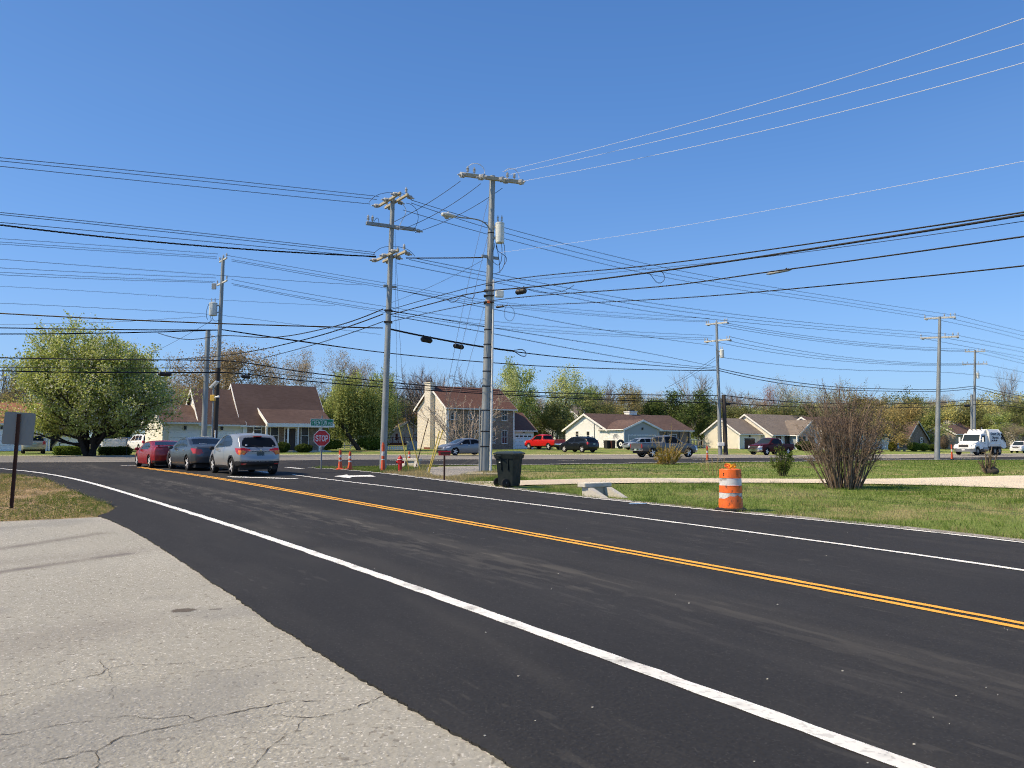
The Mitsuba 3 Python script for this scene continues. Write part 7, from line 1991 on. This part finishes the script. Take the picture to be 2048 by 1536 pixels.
# the bare shrub of many stems
def shrub(label, base, H, Wd, stems, seed, levels=(5, 5), col=(.15, .115, .085), r0=.022, base_r=.4, name='shrub', leaf=None, size=.05, per=2, tip=.004, spread=(26, 30), fan=.42, cat_='shrub', minr=.0, low=.15, ratio=(.45, .5), jit=.05):
    g = np.random.default_rng(seed)
    a = g.uniform(0, 2 * np.pi, stems); rad_ = np.sqrt(g.uniform(0, 1, stems))
    p0 = np.stack([np.cos(a) * rad_ * base_r, np.sin(a) * rad_ * base_r, np.zeros(stems) - .1], 1)
    tilt = rad_ * fan + g.normal(0, .07, stems)
    Ls = H * g.uniform(.62, 1.02, stems) * (1 - .30 * rad_ ** 2)
    d = np.stack([np.cos(a) * np.sin(tilt), np.sin(a) * np.sin(tilt), np.cos(tilt)], 1)
    K = 7; pts = np.zeros((stems, K, 3)); pts[:, 0] = p0
    for q in range(1, K):
        d = d + g.normal(0, .075, (stems, 3)); d /= np.linalg.norm(d, axis=1, keepdims=True)
        pts[:, q] = pts[:, q - 1] + d * (Ls / (K - 1))[:, None]
    out = [(pts, (r0 * g.uniform(.6, 1.25, stems))[:, None] * np.linspace(1, .35, K)[None])]
    P_, Lc, Rc = pts, Ls, out[0][1]
    for lv, m in enumerate(levels):
        N, Kp = len(P_), P_.shape[1]
        t = g.uniform(low if lv == 0 else .15, .98, (N, m)); i0 = np.minimum((t * (Kp - 1)).astype(int), Kp - 2); fr = (t * (Kp - 1) - i0)[..., None]
        n_ = np.arange(N)[:, None]
        s0 = (P_[n_, i0] * (1 - fr) + P_[n_, i0 + 1] * fr).reshape(-1, 3)
        pd = (P_[n_, i0 + 1] - P_[n_, i0]).reshape(-1, 3); pd /= np.linalg.norm(pd, axis=1, keepdims=True)
        dd = pd + g.normal(0, math.tan(math.radians(spread[lv])) * .75, pd.shape); dd[:, 2] += .12; dd /= np.linalg.norm(dd, axis=1, keepdims=True)
        L2 = (Lc[:, None] * ratio[lv] * g.uniform(.35, 1.0, (N, m)) * (1.05 - .6 * t)).reshape(-1)
        R2 = np.maximum(Rc[n_, i0].reshape(-1) * .55, tip)
        q = np.zeros((len(s0), 5, 3)); q[:, 0] = s0
        for c_ in range(1, 5):
            dd = dd + g.normal(0, .10, dd.shape); dd /= np.linalg.norm(dd, axis=1, keepdims=True)
            q[:, c_] = q[:, c_ - 1] + dd * (L2 / 4)[:, None]
        rr2 = R2[:, None] * np.linspace(1, .45, 5)[None]
        out.append((q, np.maximum(rr2, tip * .6))); P_, Lc, Rc = q, L2, rr2
    allp = np.vstack([p.reshape(-1, 3) for p, _ in out])
    sc = np.array([Wd / 2 / np.percentile(np.abs(allp[:, 0]), 99), Wd / 2 / np.percentile(np.abs(allp[:, 1]), 99), H / np.percentile(allp[:, 2], 99.6)])
    k = thing(name, label, cat_)
    ms = [tubes(p * sc, np.maximum(rr2, minr), 5 if i_ == 0 else 3) for i_, (p, rr2) in enumerate(out)]
    st_t = np.concatenate([np.repeat(g.uniform(.45, 1.6, len(p)), p.shape[1] * (5 if i_ == 0 else 3)) for i_, (p, _) in enumerate(out)])
    nst = len(ms[0].vertices)
    c0 = np.clip(np.array(col) * st_t[:, None], .01, .6)
    part(k, 'stems', moved(ms[0], None, base), 'bsdf_tone', smooth=True, color=c0[:nst])
    part(k, 'twigs', moved(cat(ms[1:]), None, base), 'bsdf_tone', smooth=True, color=c0[nst:] * 1.1, kind='stuff')
    if leaf:
        pts = (out[-1][0][:, 1:] * sc).reshape(-1, 3)
        m = leaves(pts, size, g, per, jit); part(k, 'leaves', moved(m, None, base), 'bsdf_leaf', color=tones(len(pts) * per, leaf, g))
    return k


b = G(1688, 976)
Hs = P(1688, 772, b[1])[2] - b[2]
shrub('large bare many-stemmed shrub standing in the lawn at right', b, Hs, 158 / F * b[1], 105, 51, (11, 7), (.185, .138, .105), r0=.024, base_r=.55, tip=.005, minr=.003, fan=.38, low=.36, spread=(34, 38))
b = at(932, 88.5)
shrub('bare fan-shaped ornamental tree in front of the brick front', b, P(932, 770, 88.5)[2] - b[2], 200 / F * 88.5, 26, 52, (6, 6), (.40, .33, .27), r0=.06, base_r=.45, tip=.014, minr=.016, fan=.55, name='bare_tree', cat_='tree')
b = G(1333, 928)
shrub('yellow-blooming bush with long arching twigs in front of the grey pickup', b, P(1333, 852, b[1])[2] - b[2], 108 / F * b[1], 26, 53, (3, 2), (.36, .28, .15), r0=.018, base_r=.35, leaf=[(.50, .36, .05), (.36, .30, .07)], size=.03, per=1, tip=.007, fan=.85, minr=.005, jit=.03)
b2 = b + [0, -.05, 0]
shrub('dense low yellow growth at the foot of the arching bush', b2, P(1333, 893, b[1])[2] - b[2], 52 / F * b[1], 34, 54, (5, 4), (.25, .17, .06), r0=.012, base_r=.3, leaf=[(.50, .34, .05), (.38, .28, .05), (.26, .22, .05)], size=.05, per=1, tip=.006, fan=.6, minr=.004, jit=.05)
b = G(1567, 951)
shrub('small leafy green shrub in the lawn right of the barrel', b, P(1567, 893, b[1])[2] - b[2], 40 / F * b[1], 22, 55, (5, 5), (.10, .08, .05), r0=.014, base_r=.14, leaf=[(.13, .19, .04), (.18, .24, .055), (.09, .13, .03)], size=.042, per=1, tip=.004, fan=.42, minr=.003)
b = G(1977, 947)
shrub('dry bare stump-like bush near the right edge of the lawn', b, P(1977, 898, b[1])[2] - b[2], 36 / F * b[1], 9, 56, (5, 5), (.16, .125, .09), r0=.045, base_r=.16, tip=.006, fan=.5, minr=.005, leaf=[(.20, .16, .09)], size=.03, per=1)
k = thing('stump', 'round dark stump at the foot of the dry bush near the right edge', 'stump')
part(k, None, moved(trimesh.creation.icosphere(2, .24), np.diag([1.3, 1, .9]), b + [.12, -.1, .12]), 'bsdf_dark_wood', smooth=True)
b = G(1428, 950)
shrub('tuft of tall dry grass stalks just behind the barrel', b, P(1428, 905, b[1])[2] - b[2], 62 / F * b[1], 34, 57, (2,), (.33, .25, .12), r0=.008, base_r=.35, tip=.004, fan=.5, minr=.004, name='dry_grass_tuft', cat_='grass tuft', spread=(20, 20))
b = G(1745, 960); 
# hedges and foundation bushes
def bush(label, px, Y, wm, hm, dm, seed, pal, size=.09, n=5000, name='bush', cat_='bush', ang=.55, boxy=False):
    g = np.random.default_rng(seed); k = thing(name, label, cat_)
    b = at(px, Y); q = g.normal(0, 1, (n, 3)); q /= np.linalg.norm(q, axis=1, keepdims=True)
    if boxy: q = q / np.abs(q).max(axis=1, keepdims=True) ** .8
    rr = g.uniform(.72, 1.0, (n, 1)) * (.85 + .3 * meshkit.noise(q * 2.2 + seed)[:, None])
    p = q * rr * [wm / 2, dm / 2, hm / 2] + [0, 0, hm / 2]
    p[:, 2] = np.abs(p[:, 2])
    m = leaves(p, size, g, 1, .02, 1.4)
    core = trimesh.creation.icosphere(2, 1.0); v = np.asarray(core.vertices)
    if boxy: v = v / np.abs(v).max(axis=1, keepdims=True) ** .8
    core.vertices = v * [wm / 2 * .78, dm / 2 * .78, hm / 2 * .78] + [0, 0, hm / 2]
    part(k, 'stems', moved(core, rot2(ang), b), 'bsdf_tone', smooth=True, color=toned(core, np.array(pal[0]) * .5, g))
    part(k, 'leaves', moved(m, rot2(ang), b), 'bsdf_leaf', color=tones(n, pal, g))


DK = [(.06, .09, .024), (.09, .13, .034), (.12, .16, .042)]
MD = [(.13, .20, .035), (.19, .27, .05), (.24, .32, .075)]
bush('clipped green hedge in front of the barn-roofed shed', 137, 60.5, 1.95, .72, .9, 61, MD, .07, 6000, 'hedge', 'hedge', .4, True)
bush('clipped hedge right of the flowering tree trunk', 231, 61, 2.3, .62, .9, 62, DK, .07, 6000, 'hedge', 'hedge', .4, True)
bush('low dark bush by the porch step of the left house', 566, 69, 1.3, .9, .9, 63, DK)
bush('second bush by the porch step of the left house', 608, 70, 1.6, .75, .9, 64, DK)
bush('rounded dark hedge before the porch of the cream house', 1611, 112, 4.2, 1.45, 1.6, 65, DK, .13, 5000)
for i_, (px, w_, lb) in enumerate(((1827, 2.4, 'left'), (1846, 2.0, 'middle'), (1865, 1.8, 'right'))):
    bush(lb + ' rounded bush of three before the brick gable', px, 119 + i_ * 2, w_, 1.35 - .15 * i_, 1.6, 66 + i_, MD if i_ < 2 else DK, .13, 3000)
bush('yellow green bush by the bench at the white house', 1783, 116, 1.1, 1.4, 1.0, 70, [(.24, .22, .04), (.18, .19, .04)], .12, 2000)
bush('dark shrub behind the tallest pole by the garage', 962, 92, 2.0, 1.3, 1.5, 71, DK, .12, 3000)
bush('undergrowth clump at the foot of the willow', 745, 86, 3.5, 1.5, 2.0, 72, MD, .12, 4000)
bush('undergrowth clump left of the willow trunk', 650, 84, 4.0, 1.2, 2.0, 73, MD, .12, 4000)
bush('tall dark evergreen bush behind the white fence', 232, 84, 3.0, 3.0, 2.0, 74, DK, .15, 5000)
bush('small bare-looking shrub before the tan gable', 1888, 136, 2.0, 2.6, 1.5, 75, [(.22, .17, .12), (.17, .13, .09)], .10, 1200)


# ------------------------------------------------------------------ grass
def blades(poly, n, seed, h, w, label, key, pal_fn, near_bias=None, excl=None, keep=None):
    """Grass blades scattered over a polygon."""
    g = np.random.default_rng(seed)
    x0, y0, x1, y1 = poly.bounds
    P_ = []
    tot = 0
    while tot < n:
        q = np.stack([g.uniform(x0, x1, n * 2), y0 + (y1 - y0) * g.random(n * 2) ** (near_bias or 1.0)], 1)
        q = q[shapely.contains_xy(poly, q[:, 0], q[:, 1])]
        if excl is not None: q = q[~shapely.contains_xy(excl, q[:, 0], q[:, 1])]
        if keep is not None: q = q[keep(q)]
        P_.append(q); tot += len(q)
    q = np.vstack(P_)[:n]
    z = gz(q[:, 0], q[:, 1]) - .035
    dist = q[:, 1]
    hh = h * g.uniform(.45, 1.4, n) * (.6 + .9 * meshkit.fbm(np.column_stack([q * .8, 0 * z]), 3, seed)); ww = w * (.6 + dist / 22.0) * g.uniform(.7, 1.4, n)
    a = g.uniform(0, 2 * np.pi, n); ln = g.normal(0, .55, (n, 2)) * hh[:, None]
    c = np.column_stack([q, z]); s = np.stack([np.cos(a), np.sin(a), 0 * a], 1) * ww[:, None] / 2
    v = np.stack([c - s, c + s, c + np.column_stack([ln, hh + .03])], 1).reshape(-1, 3)
    col = np.repeat(pal_fn(q, g), 3, axis=0)
    labels[key] = {'label': label, 'kind': 'stuff'}
    part(key, None, tm(v, np.arange(3 * n).reshape(-1, 3)), 'bsdf_grassblade', color=np.clip(col, .005, .8))


def lawn_tones(dry=.45):
    def fn(q, g):
        p = np.column_stack([q, np.zeros(len(q))])
        w = meshkit.fbm(p * .35, 3, 5) * .6 + meshkit.fbm(p * 1.7, 2, 9) * .4
        t = np.clip((w - .5) * 5 + (dry - .5) * 2 + g.normal(0, .35, len(q)), 0, 1)[:, None]
        gr = np.array([.125, .20, .042]) * (1 + g.normal(0, .25, (len(q), 1))) + np.array([.03, .03, .006]) * g.random((len(q), 1))
        dr_ = np.array([.46, .38, .20]) * (1 + g.normal(0, .2, (len(q), 1)))
        return gr * (1 - t) + dr_ * t
    return fn


SH2 = sh_out
lawn1 = Polygon(np.vstack([offset(SH2, 0.0)[np.argsort(SH2[:, 1])][::2], drive_bot[drive_bot[:, 0] < 34]])).convex_hull
lawn1 = Polygon(np.vstack([SH2[(SH2[:, 1] > 6) & (SH2[:, 1] < 24)][::-1], drive_bot[(drive_bot[:, 0] < 45)]])).buffer(0)
excl = shapely.union_all([near_poly.buffer(.35), main_poly.buffer(.2), lot.buffer(-.1), drive_poly.buffer(.05)])
lawn1 = Polygon([(1, 9), (34, 2), (46, 20), (40, 33), (16, 32), (1, 28)]).difference(excl)
lawn1 = lawn1.intersection(Polygon([(0, 60), (-3, 20), (4, 8), (20, 0), (60, 0), (60, 60)]))
# keep only what lies right of the near road
right_side = Polygon(np.vstack([EDGE_R, [(-12, 60), (90, 90), (90, -10), EDGE_R[0] + (4, -6)]])).buffer(0)
lawn1 = lawn1.intersection(right_side)
blades(lawn1, 170000, 81, .055, .006, 'short mown lawn with dry patches beside the near road', 'lawn_grass', lawn_tones(.50), 1.5, excl)
lawn2 = Polygon(np.vstack([drive_top[drive_top[:, 0] > -4], [(62, 40)], [(62, 76)], NEAR[::-1][NEAR[::-1][:, 0] > -2]])).buffer(0).intersection(right_side).difference(excl)
blades(lawn2, 70000, 82, .06, .008, 'greener lawn between the driveway and the main road', 'lawn_grass_001', lawn_tones(.34), 1.2, excl)
verge = Polygon(np.vstack([VERGE, [G(-300, 1000)[:2]], [G(-200, 1052)[:2]], [G(0, 1043)[:2]], [G(120, 1038)[:2]]])).buffer(0)
def verge_tones(q, g):
    c = lawn_tones(.60)(q, g); return c * [1.1, 1.0, .95]
blades(verge.difference(near_poly), 60000, 83, .085, .007, 'patchy grass and straw on the verge at left', 'verge_grass', verge_tones, 1.0, near_poly, keep=lambda q: meshkit.fbm(np.column_stack([q * [.75, .75], 0 * q[:, 0] + .5]), 4, 31) + .12 * meshkit.fbm(np.column_stack([q * 5, 0 * q[:, 0]]), 2, 8) > .46)
labels['verge_soil'] = {'label': 'bare pale brown soil of the left verge', 'kind': 'structure'}
mat('soil', mikit.proc(lambda p, n, uv: mix((.19, .125, .075), (.37, .275, .165), fbm(p.x * 2.2, p.y * 2.2, 0, 3) * .5 + .5 * fbm(p.x * 18, p.y * 18, 2, 2))), .95, spec=.1)
part('verge_soil', None, sheet(verge.difference(near_poly.buffer(-.3)), -.012, .6), 'bsdf_soil', smooth=True)
mound = Polygon([G(*p)[:2] for p in [(600, 935), (700, 936), (862, 932), (905, 950), (1000, 945), (1040, 958), (905, 962), (880, 958), (780, 948), (690, 940)]]).buffer(.3).difference(excl)
blades(mound, 22000, 84, .10, .008, 'rough dry grass around the hydrant and pole', 'rough_grass', lawn_tones(.74), 1.0, excl)
tufty = lambda q: meshkit.fbm(np.column_stack([q * 1.9, 0 * q[:, 0] + 3.3]), 3, 41) > .64
blades(lawn1, 16000, 86, .13, .008, 'taller weedy clumps scattered in the lawn', 'lawn_tufts', lawn_tones(.36), 1.5, excl, keep=tufty)
edge_strip = Polygon(np.vstack([offset(EDGE_R, -.22), offset(EDGE_R, -1.0)[::-1]])).buffer(0).intersection(right_side)
blades(edge_strip, 9000, 87, .10, .007, 'ragged grass growing over the gravel at the road edge', 'edge_grass', lawn_tones(.6), 1.2, near_poly, keep=lambda q: meshkit.fbm(np.column_stack([q * 1.4, 0 * q[:, 0]]), 3, 43) > .5)
# straw lying on the bare verge
g = np.random.default_rng(90); n = 5000
q = np.stack([g.uniform(verge.bounds[0], verge.bounds[2], n * 4), g.uniform(verge.bounds[1], verge.bounds[3], n * 4)], 1); q = q[shapely.contains_xy(verge.difference(near_poly), q[:, 0], q[:, 1])][:n]
c = np.column_stack([q, gz(q[:, 0], q[:, 1]) + g.uniform(-.015, .04, len(q))]); a = g.uniform(0, 6.28, len(q)); d = np.stack([np.cos(a), np.sin(a), g.normal(0, .25, len(q))], 1) * g.uniform(.05, .16, (len(q), 1))
m = tubes(np.stack([c - d, c + d * .1, c + d], 1), np.full((len(q), 3), .004), 3)
labels['verge_straw'] = {'label': 'loose straw scattered on the verge at left', 'kind': 'stuff'}
part('verge_straw', None, m, 'bsdf_tone', color=toned(m, (.46, .36, .19), g, .2))
